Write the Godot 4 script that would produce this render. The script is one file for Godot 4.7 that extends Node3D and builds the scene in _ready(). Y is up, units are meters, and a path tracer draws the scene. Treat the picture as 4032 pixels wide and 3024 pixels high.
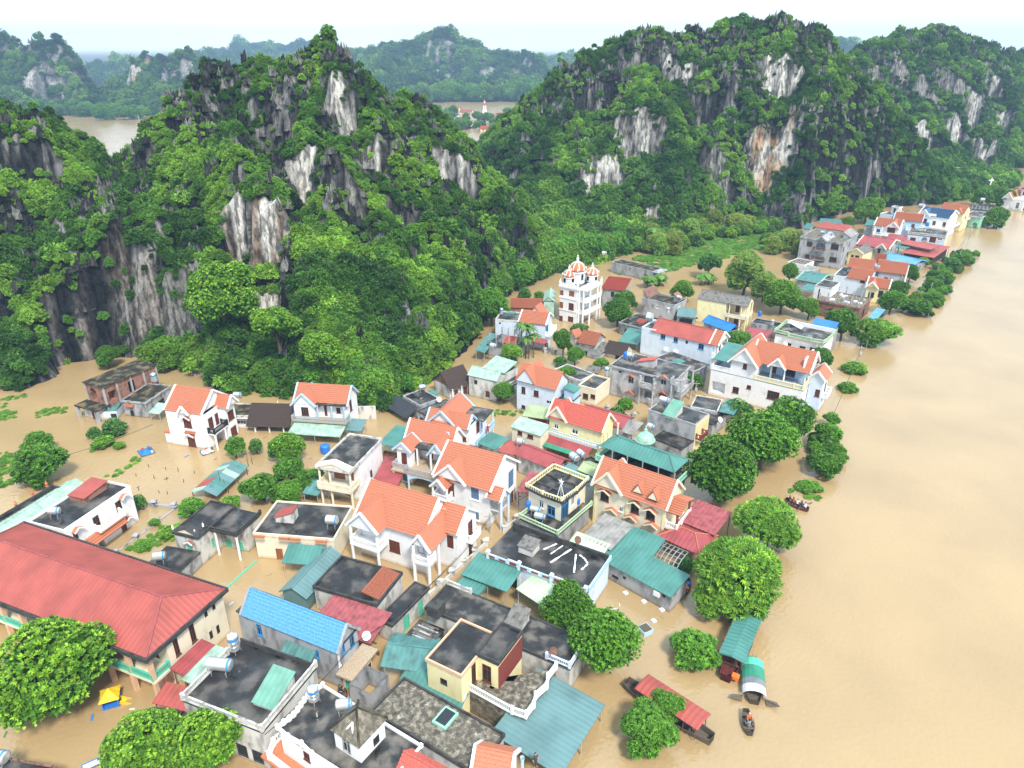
extends Node3D
# A flooded village between limestone hills, seen from above. Local frames: +x along a house's front, +z out of it, y = 0 is the flood water.

# ---------------------------------------------------------------- mesh builder
class MB:
	var v := PackedVector3Array()
	var n := PackedVector3Array()
	var c := PackedColorArray()
	var x := Transform3D.IDENTITY
	var col := Color.WHITE
	var tint := false
	func tri(a: Vector3, b: Vector3, d: Vector3) -> void:
		var p := x * a
		var q := x * b
		var r := x * d
		var m := (q - p).cross(r - p).normalized()
		v.append(p); v.append(r); v.append(q)
		n.append(m); n.append(m); n.append(m)
		if tint:
			c.append(col); c.append(col); c.append(col)
	func quad(a: Vector3, b: Vector3, d: Vector3, e: Vector3) -> void:
		tri(a, b, d)
		tri(a, d, e)
	func stri(a: Vector3, na: Vector3, b: Vector3, nb: Vector3, d: Vector3, nd: Vector3) -> void:
		v.append(x * a); v.append(x * d); v.append(x * b)
		n.append((x.basis * na).normalized()); n.append((x.basis * nd).normalized()); n.append((x.basis * nb).normalized())
		if tint:
			c.append(col); c.append(col); c.append(col)
	func box(x0: float, x1: float, y0: float, y1: float, z0: float, z1: float) -> void:
		var a := Vector3(x0, y0, z1); var b := Vector3(x1, y0, z1); var d := Vector3(x1, y1, z1); var e := Vector3(x0, y1, z1)
		var f := Vector3(x0, y0, z0); var g := Vector3(x1, y0, z0); var h := Vector3(x1, y1, z0); var i := Vector3(x0, y1, z0)
		quad(a, b, d, e); quad(g, f, i, h); quad(b, g, h, d); quad(f, a, e, i); quad(e, d, h, i); quad(f, g, b, a)
	func bar(p: Vector3, q: Vector3, w: float, h: float) -> void:   # a square bar from p to q
		var keep := x
		var d := q - p
		var l := d.length()
		if l < 0.001:
			return
		var up := Vector3.UP if absf(d.normalized().y) < 0.95 else Vector3.RIGHT
		var bz := d / l
		var bx := up.cross(bz).normalized()
		x = keep * Transform3D(Basis(bx, bz.cross(bx), bz), p)
		box(-w / 2, w / 2, -h / 2, h / 2, 0, l)
		x = keep
	func tube(p: Vector3, q: Vector3, r0: float, r1: float, seg := 8, caps := true) -> void:
		var d := (q - p).normalized()
		var up := Vector3.UP if absf(d.y) < 0.95 else Vector3.RIGHT
		var bx := up.cross(d).normalized()
		var by := d.cross(bx)
		for i in seg:
			var a := TAU * i / seg
			var b := TAU * (i + 1) / seg
			var na := bx * cos(a) + by * sin(a)
			var nb := bx * cos(b) + by * sin(b)
			var p0 := p + na * r0; var p1 := p + nb * r0; var q0 := q + na * r1; var q1 := q + nb * r1
			stri(p0, na, p1, nb, q1, nb)
			stri(p0, na, q1, nb, q0, na)
			if caps:
				tri(q, q0, q1)
				tri(p, p1, p0)
	func lathe(o: Vector3, prof: Array, seg := 16) -> void:   # prof: [radius, y] from the bottom to the top
		for k in prof.size() - 1:
			var r0: float = prof[k][0]; var y0: float = prof[k][1]; var r1: float = prof[k + 1][0]; var y1: float = prof[k + 1][1]
			for i in seg:
				var a := TAU * i / seg
				var b := TAU * (i + 1) / seg
				var da := Vector3(cos(a), 0, -sin(a)); var db := Vector3(cos(b), 0, -sin(b))
				var sl := Vector3(0, r0 - r1, 0)
				var na := (da * (y1 - y0) + sl).normalized(); var nb := (db * (y1 - y0) + sl).normalized()
				var p0 := o + da * r0 + Vector3(0, y0, 0); var p1 := o + db * r0 + Vector3(0, y0, 0)
				var q0 := o + da * r1 + Vector3(0, y1, 0); var q1 := o + db * r1 + Vector3(0, y1, 0)
				stri(p0, na, p1, nb, q1, nb)
				stri(p0, na, q1, nb, q0, na)
	func prism(poly: Array, y0: float, y1: float) -> void:   # poly: Vector2(x, z), counter-clockwise seen from above with z down the page
		var k := poly.size()
		var pk := PackedVector2Array()
		for q in poly:
			pk.append(q)
		var idx := Geometry2D.triangulate_polygon(pk)
		for i in range(0, idx.size(), 3):
			var a := pk[idx[i]]; var b := pk[idx[i + 1]]; var d := pk[idx[i + 2]]
			if (b - a).cross(d - a) > 0:
				var t := b; b = d; d = t
			tri(Vector3(a.x, y1, a.y), Vector3(b.x, y1, b.y), Vector3(d.x, y1, d.y))
			tri(Vector3(a.x, y0, a.y), Vector3(d.x, y0, d.y), Vector3(b.x, y0, b.y))
		for i in k:
			var a: Vector2 = poly[i]; var b: Vector2 = poly[(i + 1) % k]
			quad(Vector3(a.x, y0, a.y), Vector3(b.x, y0, b.y), Vector3(b.x, y1, b.y), Vector3(a.x, y1, a.y))
	func mesh() -> ArrayMesh:
		var m := ArrayMesh.new()
		if v.is_empty():
			return m
		var arr := []
		arr.resize(Mesh.ARRAY_MAX)
		arr[Mesh.ARRAY_VERTEX] = v
		arr[Mesh.ARRAY_NORMAL] = n
		if tint:
			arr[Mesh.ARRAY_COLOR] = c
		m.add_surface_from_arrays(Mesh.PRIMITIVE_TRIANGLES, arr)
		return m

# ---------------------------------------------------------------- materials
var M := {}
var TEX := {}

func lin(r: float, g: float, b: float) -> Color:
	return Color(r, g, b).linear_to_srgb()

func noise_tex(key: String, freq: float, oct: int, stops: Array, kind := FastNoiseLite.TYPE_SIMPLEX_SMOOTH, size := 512, warp := 0.0) -> NoiseTexture2D:
	if TEX.has(key):
		return TEX[key]
	var f := FastNoiseLite.new()
	f.seed = 11 + TEX.size() * 7
	f.noise_type = kind
	f.frequency = freq
	f.fractal_octaves = oct
	if warp > 0.0:
		f.domain_warp_enabled = true
		f.domain_warp_amplitude = warp
		f.domain_warp_frequency = freq * 1.5
	var t := NoiseTexture2D.new()
	t.width = size
	t.height = size
	t.seamless = true
	t.noise = f
	var g := Gradient.new()
	g.offsets = PackedFloat32Array()
	g.colors = PackedColorArray()
	var offs := PackedFloat32Array()
	var cols := PackedColorArray()
	for s in stops:
		offs.append(s[0])
		cols.append(s[1] if s[1] is Color else Color(s[1], s[1], s[1]))
	g.offsets = offs
	g.colors = cols
	t.color_ramp = g
	TEX[key] = t
	return t

func normal_tex(key: String, freq: float, oct: int, bump: float) -> NoiseTexture2D:
	if TEX.has(key):
		return TEX[key]
	var f := FastNoiseLite.new()
	f.seed = 5 + TEX.size()
	f.frequency = freq
	f.fractal_octaves = oct
	var t := NoiseTexture2D.new()
	t.width = 1024
	t.height = 1024
	t.seamless = true
	t.noise = f
	t.as_normal_map = true
	t.bump_strength = bump
	TEX[key] = t
	return t

func mat(key: String, albedo: Color, rough := 0.8, tex: Texture2D = null, sc := Vector3(0.15, 0.15, 0.15), metal := 0.0, rtex: Texture2D = null) -> StandardMaterial3D:
	var m := StandardMaterial3D.new()
	m.resource_name = key
	m.albedo_color = albedo
	m.roughness = rough
	m.metallic = metal
	if tex or rtex:
		m.albedo_texture = tex
		m.uv1_triplanar = true
		m.uv1_world_triplanar = true
		m.uv1_scale = sc
	if rtex:
		m.roughness_texture = rtex
		m.roughness_texture_channel = BaseMaterial3D.TEXTURE_CHANNEL_RED
	M[key] = m
	return m

func materials() -> void:
	var grime := noise_tex("grime", 0.012, 5, [[0.0, 0.88], [0.3, 0.97], [0.45, 1.0], [1.0, 1.0]])
	var dirty := noise_tex("dirty", 0.01, 6, [[0.0, 0.45], [0.30, 0.72], [0.46, 0.94], [1.0, 1.0]], FastNoiseLite.TYPE_SIMPLEX_SMOOTH, 512, 20.0)
	var fade := noise_tex("fade", 0.006, 6, [[0.0, 0.82], [0.5, 0.95], [1.0, 1.06]])
	var tiles := noise_tex("tiles", 0.03, 4, [[0.0, 0.64], [0.5, 0.93], [1.0, 1.1]])
	var mold := noise_tex("mold", 0.008, 6, [[0.0, Color(0.11, 0.105, 0.10)], [0.42, Color(0.19, 0.185, 0.18)], [0.56, Color(0.27, 0.265, 0.255)], [0.66, Color(0.40, 0.38, 0.35)], [1.0, Color(0.55, 0.52, 0.48)]], FastNoiseLite.TYPE_SIMPLEX_SMOOTH, 512, 25.0)
	var crust := noise_tex("crust", 0.035, 7, [[0.0, Color(0.22, 0.21, 0.19)], [0.4, Color(0.38, 0.36, 0.33)], [0.55, Color(0.47, 0.45, 0.41)], [0.68, Color(0.58, 0.55, 0.50)], [1.0, Color(0.84, 0.80, 0.72)]], FastNoiseLite.TYPE_SIMPLEX_SMOOTH, 512, 40.0)
	var puddle := noise_tex("puddle", 0.007, 4, [[0.0, 0.09], [0.40, 0.14], [0.50, 0.62], [1.0, 0.92]])
	var rust := noise_tex("rust", 0.02, 5, [[0.0, 0.6], [0.4, 0.86], [1.0, 1.05]])
	mat("white", lin(0.80, 0.80, 0.81), 0.7, grime, Vector3(0.14, 0.07, 0.14))
	mat("trim", lin(0.82, 0.82, 0.82), 0.6)
	mat("bluewhite", lin(0.62, 0.70, 0.80), 0.7, grime, Vector3(0.14, 0.06, 0.14))
	mat("lightblue", lin(0.42, 0.60, 0.76), 0.7, grime)
	mat("cream", lin(0.78, 0.70, 0.54), 0.75, grime, Vector3(0.14, 0.06, 0.14))
	mat("yellow", lin(0.82, 0.74, 0.42), 0.75, grime, Vector3(0.14, 0.06, 0.14))
	mat("peach", lin(0.72, 0.46, 0.30), 0.75, grime)
	mat("dirtywhite", lin(0.66, 0.65, 0.62), 0.85, dirty, Vector3(0.13, 0.05, 0.13))
	mat("cement", lin(0.42, 0.43, 0.45), 0.9, dirty, Vector3(0.13, 0.05, 0.13))
	mat("cementlight", lin(0.50, 0.50, 0.51), 0.9, dirty, Vector3(0.1, 0.04, 0.1))
	mat("brickwall", lin(0.34, 0.17, 0.12), 0.9, dirty, Vector3(0.2, 0.1, 0.2))
	mat("brickdark", lin(0.26, 0.13, 0.10), 0.9, dirty, Vector3(0.2, 0.2, 0.2))
	mat("redbrown", lin(0.22, 0.045, 0.035), 0.6)
	mat("mold", lin(0.75, 0.75, 0.77), 0.9, mold, Vector3(0.09, 0.09, 0.09), 0.0, puddle)
	M["mold"].roughness = 1.0
	mat("blackslab", lin(0.56, 0.56, 0.60), 1.0, mold, Vector3(0.06, 0.06, 0.06), 0.0, puddle)
	mat("mossroof", lin(0.72, 0.66, 0.44), 0.9, mold, Vector3(0.12, 0.12, 0.12))
	mat("crust", lin(0.85, 0.84, 0.80), 0.95, crust, Vector3(0.08, 0.08, 0.08))
	mat("greyslab", lin(0.95, 0.96, 1.0), 1.0, mold, Vector3(0.07, 0.07, 0.07), 0.0, puddle)
	mat("darkedge", lin(0.06, 0.06, 0.06), 0.9, dirty)
	mat("tile", lin(0.57, 0.195, 0.105), 0.55, tiles, Vector3(0.5, 0.5, 0.5))
	mat("oldtile", lin(0.42, 0.13, 0.07), 0.8, rust, Vector3(0.35, 0.35, 0.35))
	mat("darktile", lin(0.075, 0.05, 0.042), 0.9, rust, Vector3(0.35, 0.35, 0.35))
	mat("bluetile", lin(0.11, 0.36, 0.72), 0.4, tiles, Vector3(0.3, 0.3, 0.3))
	mat("navytile", lin(0.06, 0.15, 0.30), 0.5, tiles, Vector3(0.3, 0.3, 0.3))
	mat("red", lin(0.40, 0.085, 0.066), 0.5, fade, Vector3(0.08, 0.08, 0.08))
	mat("redtile", lin(0.58, 0.12, 0.085), 0.5, tiles, Vector3(0.3, 0.3, 0.3))
	mat("maroon", lin(0.36, 0.07, 0.075), 0.5, fade, Vector3(0.1, 0.1, 0.1))
	mat("pinkroof", lin(0.42, 0.10, 0.11), 0.6, rust, Vector3(0.08, 0.08, 0.08))
	mat("teal", lin(0.075, 0.24, 0.21), 0.45, fade, Vector3(0.08, 0.08, 0.08))
	mat("tealold", lin(0.10, 0.27, 0.26), 0.6, rust, Vector3(0.07, 0.07, 0.07))
	mat("tealgrey", lin(0.13, 0.25, 0.26), 0.5, fade, Vector3(0.06, 0.06, 0.06))
	mat("mint", lin(0.42, 0.62, 0.50), 0.55, rust, Vector3(0.06, 0.06, 0.06))
	mat("mintpale", lin(0.50, 0.66, 0.44), 0.55, fade, Vector3(0.06, 0.06, 0.06))
	mat("olive", lin(0.36, 0.44, 0.24), 0.55, fade, Vector3(0.06, 0.06, 0.06))
	mat("skylight", lin(0.16, 0.37, 0.28), 0.45, fade)
	mat("greyroof", lin(0.36, 0.35, 0.33), 0.6, rust, Vector3(0.05, 0.05, 0.05))
	mat("blueroof", lin(0.13, 0.36, 0.66), 0.5, fade, Vector3(0.08, 0.08, 0.08))
	mat("brightblue", lin(0.04, 0.20, 0.62), 0.5, fade, Vector3(0.1, 0.1, 0.1))
	mat("greentrim", lin(0.30, 0.62, 0.46), 0.6, grime)
	mat("asbestos", lin(0.20, 0.19, 0.175), 0.95, dirty, Vector3(0.2, 0.2, 0.2))
	mat("wood", lin(0.16, 0.045, 0.022), 0.55, tiles, Vector3(0.6, 0.2, 0.6))
	mat("woodlight", lin(0.36, 0.13, 0.05), 0.6, tiles, Vector3(0.6, 0.2, 0.6))
	mat("hull", lin(0.16, 0.035, 0.03), 0.6, rust, Vector3(0.3, 0.3, 0.3))
	mat("oldwood", lin(0.16, 0.13, 0.10), 0.9, rust, Vector3(0.5, 0.5, 0.5))
	mat("glass", lin(0.02, 0.025, 0.03), 0.08)
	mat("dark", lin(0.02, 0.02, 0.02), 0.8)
	mat("curtain", lin(0.16, 0.30, 0.52), 0.8, noise_tex("curt", 0.12, 2, [[0.0, 0.35], [0.45, 0.5], [0.55, 1.3], [1.0, 1.6]]), Vector3(0.5, 0.5, 0.5))
	mat("bluepaint", lin(0.05, 0.24, 0.52), 0.5)
	mat("greenpaint", lin(0.10, 0.50, 0.36), 0.6)
	mat("steel", lin(0.74, 0.74, 0.73), 0.28, null, Vector3.ONE, 0.7)
	mat("zinc", lin(0.50, 0.52, 0.54), 0.45, null, Vector3.ONE, 0.5)
	mat("rustpipe", lin(0.16, 0.08, 0.05), 0.8)
	mat("plasticblue", lin(0.02, 0.17, 0.62), 0.4)
	mat("tarp", lin(0.02, 0.20, 0.66), 0.5, fade)
	mat("tarpgrey", lin(0.22, 0.24, 0.26), 0.7, fade)
	mat("tarpblack", lin(0.035, 0.04, 0.05), 0.8, fade)
	mat("tarpgreen", lin(0.04, 0.28, 0.18), 0.7, fade)
	mat("tarpwhite", lin(0.66, 0.68, 0.72), 0.6, fade)
	mat("orange", lin(0.78, 0.16, 0.02), 0.6)
	mat("signred", lin(0.6, 0.03, 0.03), 0.6)
	mat("signyellow", lin(0.8, 0.55, 0.02), 0.6)
	mat("purple", lin(0.14, 0.10, 0.42), 0.7)
	mat("terracotta", lin(0.50, 0.17, 0.08), 0.7, grime)
	mat("floortile", lin(0.52, 0.40, 0.28), 0.4, tiles, Vector3(0.4, 0.4, 0.4))
	mat("bluefloor", lin(0.38, 0.44, 0.56), 0.35, tiles, Vector3(0.4, 0.4, 0.4))
	mat("bark", lin(0.12, 0.095, 0.07), 0.95, rust, Vector3(0.5, 0.2, 0.5))
	mat("debris", lin(0.10, 0.085, 0.06), 0.9)
	mat("skin", lin(0.42, 0.24, 0.16), 0.6)
	for w in ["white", "bluewhite", "lightblue", "cream", "yellow", "dirtywhite", "cement", "cementlight", "brickwall", "brickdark", "greentrim", "tealgrey", "mint", "mintpale"]:
		M[w].vertex_color_use_as_albedo = true   # mud line near the water
	for p in [["leaf", 0.45], ["blade", 0.4]]:
		var l := mat(p[0], Color.WHITE, 0.55)
		l.vertex_color_use_as_albedo = true
		l.backlight = lin(0.5, 0.5, 0.42) if p[0] == "leaf" else lin(0.45, 0.45, 0.35)
		l.metallic_specular = 0.35
	var ppl := mat("figure", Color.WHITE, 0.75)
	ppl.vertex_color_use_as_albedo = true
	var streak := noise_tex("streak", 0.02, 8, [[0.0, 0.35], [0.4, 0.62], [0.52, 0.92], [0.64, 1.08], [1.0, 1.25]], FastNoiseLite.TYPE_SIMPLEX_SMOOTH, 512, 12.0)
	var rk := mat("rock", Color.WHITE, 0.9, streak, Vector3(0.08, 0.02, 0.08))
	rk.vertex_color_use_as_albedo = true
	rk.normal_enabled = true
	rk.normal_texture = normal_tex("rockn", 0.02, 6, 12.0)
	rk.normal_scale = 1.4
	rk.metallic_specular = 0.12
	var silt := noise_tex("silt", 0.006, 5, [[0.0, 0.92], [0.5, 0.98], [1.0, 1.03]], FastNoiseLite.TYPE_SIMPLEX_SMOOTH, 512, 30.0)
	var wt := mat("water", lin(0.43, 0.30, 0.15), 0.17, silt, Vector3(0.012, 0.012, 0.012))
	wt.metallic_specular = 0.62
	wt.normal_enabled = true
	wt.normal_texture = normal_tex("wave", 0.11, 4, 3.0)
	wt.normal_scale = 0.16

# ---------------------------------------------------------------- naming
var names := {}

func numbered(called: String) -> String:
	var k: int = names.get(called, 0)
	names[called] = k + 1
	return called if k == 0 else "%s_%03d" % [called, k]

func thing(called: String, label: String, category: String, at: Vector3, yaw := 0.0, group := "") -> Node3D:
	var o := Node3D.new()
	o.name = numbered(called)
	o.position = at
	o.rotation.y = yaw
	add_child(o, true)
	tag(o, label, category, group)
	return o

func tag(o: Node3D, label: String, category := "", group := "", kind := "") -> void:
	if label != "":
		o.set_meta("label", label)
	if category != "":
		o.set_meta("category", category)
	if group != "":
		o.set_meta("group", group)
	if kind != "":
		o.set_meta("kind", kind)

func part(parent: Node, called: String, mb: MB, material: String, kind := "") -> MeshInstance3D:
	var o := MeshInstance3D.new()
	o.mesh = mb.mesh()
	o.material_override = M[material]
	o.name = called
	parent.add_child(o, true)
	if parent == self:
		o.name = numbered(called)
	var k := 1
	if parent != self:
		var want := called
		while parent.has_node(NodePath(want)) and parent.get_node(NodePath(want)) != o:
			want = "%s_%03d" % [called, k]
			k += 1
		o.name = want
	if kind != "":
		o.set_meta("kind", kind)
	return o

func rng(s: int) -> RandomNumberGenerator:
	var r := RandomNumberGenerator.new()
	r.seed = s
	return r

# ---------------------------------------------------------------- foliage
func leaf(m: MB, p: Vector3, d: Vector3, side: Vector3, l: float, w: float) -> void:   # one leaf blade folded along its rib
	var nrm := side.cross(d).normalized()
	var tip := p + d * l
	var mid := p + d * l * 0.5 - nrm * w * 0.12
	m.tri(p, mid + side * w * 0.5 + nrm * w * 0.2, tip)
	m.tri(p, tip, mid - side * w * 0.5 + nrm * w * 0.2)

func tuft(m: MB, r: RandomNumberGenerator, p: Vector3, out: Vector3, k: int, l: float, droop: float, slim := 0.45) -> void:
	var a := out.cross(Vector3(0.3, 0.2, 0.9)).normalized()
	var b := out.cross(a)
	for i in k:
		var t := TAU * (i + r.randf()) / k
		var sp := r.randf_range(0.35, 1.15)
		var d := (out + (a * cos(t) + b * sin(t)) * sp + Vector3(0, -droop * r.randf_range(0.3, 1.0), 0)).normalized()
		var s := d.cross(out + Vector3(r.randf_range(-0.4, 0.4), r.randf_range(-0.4, 0.4), r.randf_range(-0.4, 0.4))).normalized()
		leaf(m, p + d * l * 0.1, d, s, l * r.randf_range(0.75, 1.2), l * slim)

# lobes: Vector4(x, y, z, radius); tufts sit over the lobes' outsides, fewer below
func crown(s: int, lobes: Array, tufts: int, k: int, l: float, droop: float, base: Color, flush: Color, share: float, slim := 0.45, low := -0.35) -> ArrayMesh:
	var r := rng(s)
	var m := MB.new()
	m.tint = true
	var total := 0.0
	for q in lobes:
		total += q.w * q.w
	for q in lobes:   # coarse leaves deep inside, so that the crown closes
		for i in int(60.0 * q.w / 0.5):
			var e := Vector3(r.randfn(), r.randfn(), r.randfn()).normalized()
			m.col = base * r.randf_range(0.7, 1.1)
			m.col.a = 1.0
			tuft(m, r, Vector3(q.x, q.y, q.z) + e * q.w * r.randf_range(0.3, 0.68), e, 6, 0.2, 0.2, 0.7)
	for q in lobes:
		var c := Vector3(q.x, q.y, q.z)
		var cnt := int(tufts * q.w * q.w / total)
		var lobe_tone := r.randf_range(0.85, 1.15)
		for i in cnt:
			var d := Vector3(r.randfn(), r.randfn(), r.randfn()).normalized()
			if d.y < low:
				d.y = -d.y
			var p: Vector3 = c + d * q.w * (r.randf_range(0.86, 1.05) if r.randf() < 0.75 else r.randf_range(0.45, 0.9))
			var hid := false
			for o in lobes:
				if o != q and p.distance_to(Vector3(o.x, o.y, o.z)) < o.w * 0.72:
					hid = true
			if hid:
				continue
			var tone := lobe_tone * r.randf_range(0.6, 1.4)
			var young := r.randf() < share
			var cl := (base.lerp(flush, r.randf_range(0.5, 1.0)) if young else base.lerp(flush, r.randf() * 0.22)) * tone
			cl.a = 1.0
			m.col = cl
			tuft(m, r, p, (d + Vector3(0, 0.35, 0)).normalized(), k, l * r.randf_range(0.8, 1.2), droop, slim)
	return m.mesh()

func dome(s: int, spread: float, count: int, flat: float, r0 := 0.42, r1 := 0.62) -> Array:
	var r := rng(s)
	var out := [Vector4(0, flat * 0.35, 0, 0.66)]
	for i in count:
		var a := TAU * (i + r.randf_range(-0.3, 0.3)) / count
		var rad := spread * r.randf_range(0.75, 1.1)
		out.append(Vector4(cos(a) * rad, r.randf_range(-0.25, 0.5) * flat, sin(a) * rad, r.randf_range(r0, r1)))
	return out

const G_DARK := Color(0.045, 0.135, 0.016)
const G_MID := Color(0.08, 0.215, 0.024)
const G_LIGHT := Color(0.16, 0.36, 0.034)
const G_LIME := Color(0.27, 0.47, 0.04)
const G_BLUE := Color(0.05, 0.135, 0.04)
var CROWNS := {}

func crowns() -> void:
	CROWNS["longan"] = [crown(1, dome(1, 0.42, 6, 1.0), 3000, 8, 0.066, 0.25, G_MID, G_LIGHT, 0.45), crown(2, dome(2, 0.56, 9, 1.0, 0.26, 0.5), 3000, 8, 0.066, 0.25, Color(0.06, 0.165, 0.02), G_LIGHT, 0.3), crown(3, dome(3, 0.55, 8, 0.9, 0.28, 0.5), 3000, 8, 0.066, 0.25, G_MID, G_LIME, 0.35)]
	CROWNS["bright"] = [crown(4, dome(4, 0.6, 10, 1.1, 0.24, 0.46), 3200, 8, 0.068, 0.3, G_MID, G_LIME, 0.55), crown(5, dome(5, 0.58, 9, 1.1, 0.26, 0.5), 3200, 8, 0.068, 0.3, G_MID, G_LIME, 0.5)]
	CROWNS["feather"] = [crown(6, dome(6, 0.55, 8, 1.0, 0.3, 0.48), 2600, 7, 0.105, 0.9, G_MID, G_LIME, 0.4, 0.2), crown(7, dome(7, 0.58, 9, 0.9, 0.28, 0.45), 2600, 7, 0.105, 0.9, G_MID, G_LIME, 0.5, 0.2)]
	CROWNS["mango"] = [crown(8, dome(8, 0.6, 8, 0.9, 0.26, 0.44), 1700, 7, 0.095, 0.7, G_MID, G_LIGHT, 0.4, 0.32), crown(9, dome(9, 0.62, 9, 0.8, 0.24, 0.42), 1700, 7, 0.095, 0.7, G_DARK, G_LIGHT, 0.3, 0.32)]
	CROWNS["bush"] = [crown(10, dome(10, 0.65, 7, 0.7, 0.25, 0.42), 700, 7, 0.14, 0.5, G_MID, G_LIGHT, 0.4, 0.3), crown(11, dome(11, 0.7, 8, 0.6, 0.22, 0.4), 700, 7, 0.14, 0.5, G_MID, G_LIME, 0.35, 0.3), crown(12, dome(12, 0.6, 6, 0.8, 0.25, 0.4), 700, 7, 0.14, 0.5, G_BLUE, G_LIGHT, 0.3, 0.3)]
	CROWNS["bamboo"] = [crown(13, dome(13, 0.5, 9, 1.3, 0.25, 0.42), 2000, 7, 0.12, 1.1, Color(0.10, 0.20, 0.03), Color(0.24, 0.36, 0.055), 0.5, 0.16), crown(14, dome(14, 0.5, 8, 1.4, 0.25, 0.42), 2000, 7, 0.12, 1.1, Color(0.11, 0.21, 0.032), Color(0.26, 0.38, 0.06), 0.5, 0.16)]
	CROWNS["sparse"] = [crown(15, dome(15, 0.72, 9, 0.8, 0.16, 0.3), 600, 7, 0.11, 0.7, G_MID, G_LIGHT, 0.4, 0.28), crown(16, dome(16, 0.75, 10, 0.7, 0.15, 0.28), 600, 7, 0.11, 0.7, G_BLUE, G_LIGHT, 0.4, 0.28)]
	# small clumps that cover the hills; tinted copy by copy
	var one := Color(1, 1, 1)
	var two := Color(1.5, 1.35, 1.0)
	CROWNS["clump"] = []
	for i in 5:
		CROWNS["clump"].append(crown(20 + i, dome(20 + i, 0.78, 5 + i % 3, 0.9, 0.2, 0.42), 120, 6, 0.26, 0.5, one, two, 0.35, 0.4, -0.1))
	CROWNS["shrub"] = []
	for i in 3:
		CROWNS["shrub"].append(crown(30 + i, dome(30 + i, 0.75, 4, 0.5, 0.25, 0.4), 45, 6, 0.36, 0.6, one, two, 0.35, 0.3, 0.0))

var CRAGS := []

func crags() -> void:   # jagged limestone spikes
	for i in 3:
		var r := rng(70 + i)
		var m := MB.new()
		for k in 5 + i:
			var o := Vector3(r.randf_range(-0.7, 0.7), 0, r.randf_range(-0.7, 0.7))
			var tip := o + Vector3(r.randf_range(-0.25, 0.25), r.randf_range(0.6, 1.5), r.randf_range(-0.25, 0.25))
			var rings := []
			for j in 4:
				var ring := []
				var t := j / 3.0
				for q in 6:
					var a := TAU * q / 6.0
					ring.append(o.lerp(tip, t) + Vector3(cos(a), 0, sin(a)) * (0.42 * (1.0 - t * 0.85) * r.randf_range(0.6, 1.35)) + Vector3(0, r.randf_range(-0.1, 0.1), 0))
				rings.append(ring)
			for j in 3:
				for q in 6:
					var a: Vector3 = rings[j][q]; var b: Vector3 = rings[j][(q + 1) % 6]; var c: Vector3 = rings[j + 1][(q + 1) % 6]; var d: Vector3 = rings[j + 1][q]
					m.tri(b, a, d); m.tri(b, d, c)
			for q in 6:
				m.tri(rings[3][(q + 1) % 6], rings[3][q], tip + Vector3(0, 0.12, 0))
		CRAGS.append(m.mesh())

# a tree of its own; base is the height where its trunk leaves the water or the ground
func tree(called: String, label: String, x: float, z: float, kind: String, r: float, top: float, at := 0.0, turn := 0.0, squash := 1.0, group := "") -> Node3D:
	var o := thing(called, label, "bush" if called.contains("bush") else "tree", Vector3(x, at, z), turn, group)
	var ry := r * squash
	var cy := top - ry * 0.95 - at
	var trunk := MB.new()
	var rr := rng(int(absf(x) * 31 + absf(z) * 17))
	var tr := 0.055 * r + 0.06
	var lean := Vector3(rr.randf_range(-0.12, 0.12), 0, rr.randf_range(-0.12, 0.12)) * r
	var fork := lean * 0.5 + Vector3(0, maxf(cy - ry * 0.45, -0.6), 0)
	trunk.tube(Vector3(0, -2.6, 0), fork, tr * 1.25, tr * 0.85, 8)
	for i in 6:
		var a := TAU * (i + rr.randf() * 0.6) / 6.0
		var e := Vector3(cos(a) * r * 0.55, cy + rr.randf_range(-0.1, 0.45) * ry, sin(a) * r * 0.55)
		var mid := fork.lerp(e, 0.5) + Vector3(0, -0.06 * r, 0)
		trunk.tube(fork, mid, tr * 0.6, tr * 0.4, 6, false)
		trunk.tube(mid, e, tr * 0.4, tr * 0.12, 5, false)
	part(o, "trunk", trunk, "bark")
	var set_: Array = CROWNS[kind]
	var cr := MeshInstance3D.new()
	cr.mesh = set_[rr.randi() % set_.size()]
	cr.material_override = M["leaf"]
	cr.name = "crown"
	cr.position = Vector3(0, cy, 0)
	cr.rotation.y = rr.randf() * TAU
	cr.scale = Vector3(r, ry, r)
	o.add_child(cr, true)
	return o

func blade_fan(m: MB, r: RandomNumberGenerator, o: Vector3, count: int, l: float, w: float, rise: float, cols: Array) -> void:   # long arching leaves
	for i in count:
		var a := TAU * (i + r.randf() * 0.7) / count
		var d := Vector3(cos(a), 0, sin(a))
		var s := Vector3(-sin(a), 0, cos(a))
		m.col = cols[i % cols.size()] * r.randf_range(0.8, 1.2)
		var ln := l * r.randf_range(0.8, 1.15)
		var up := rise * r.randf_range(0.6, 1.2)
		var prev := o
		var pw := w * 0.35
		for k in 4:
			var t := (k + 1) / 4.0
			var q := o + d * ln * t * (1.0 - 0.15 * t) + Vector3(0, ln * (up * t - (up + 0.45) * t * t * 0.85), 0)
			var qw := w * (1.0 if k < 2 else 0.75 if k == 2 else 0.08)
			var dip := Vector3(0, -w * 0.25, 0)
			m.quad(prev - s * pw + dip, prev, q, q - s * qw + dip)
			m.quad(prev, prev + s * pw + dip, q + s * qw + dip, q)
			prev = q
			pw = qw

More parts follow.
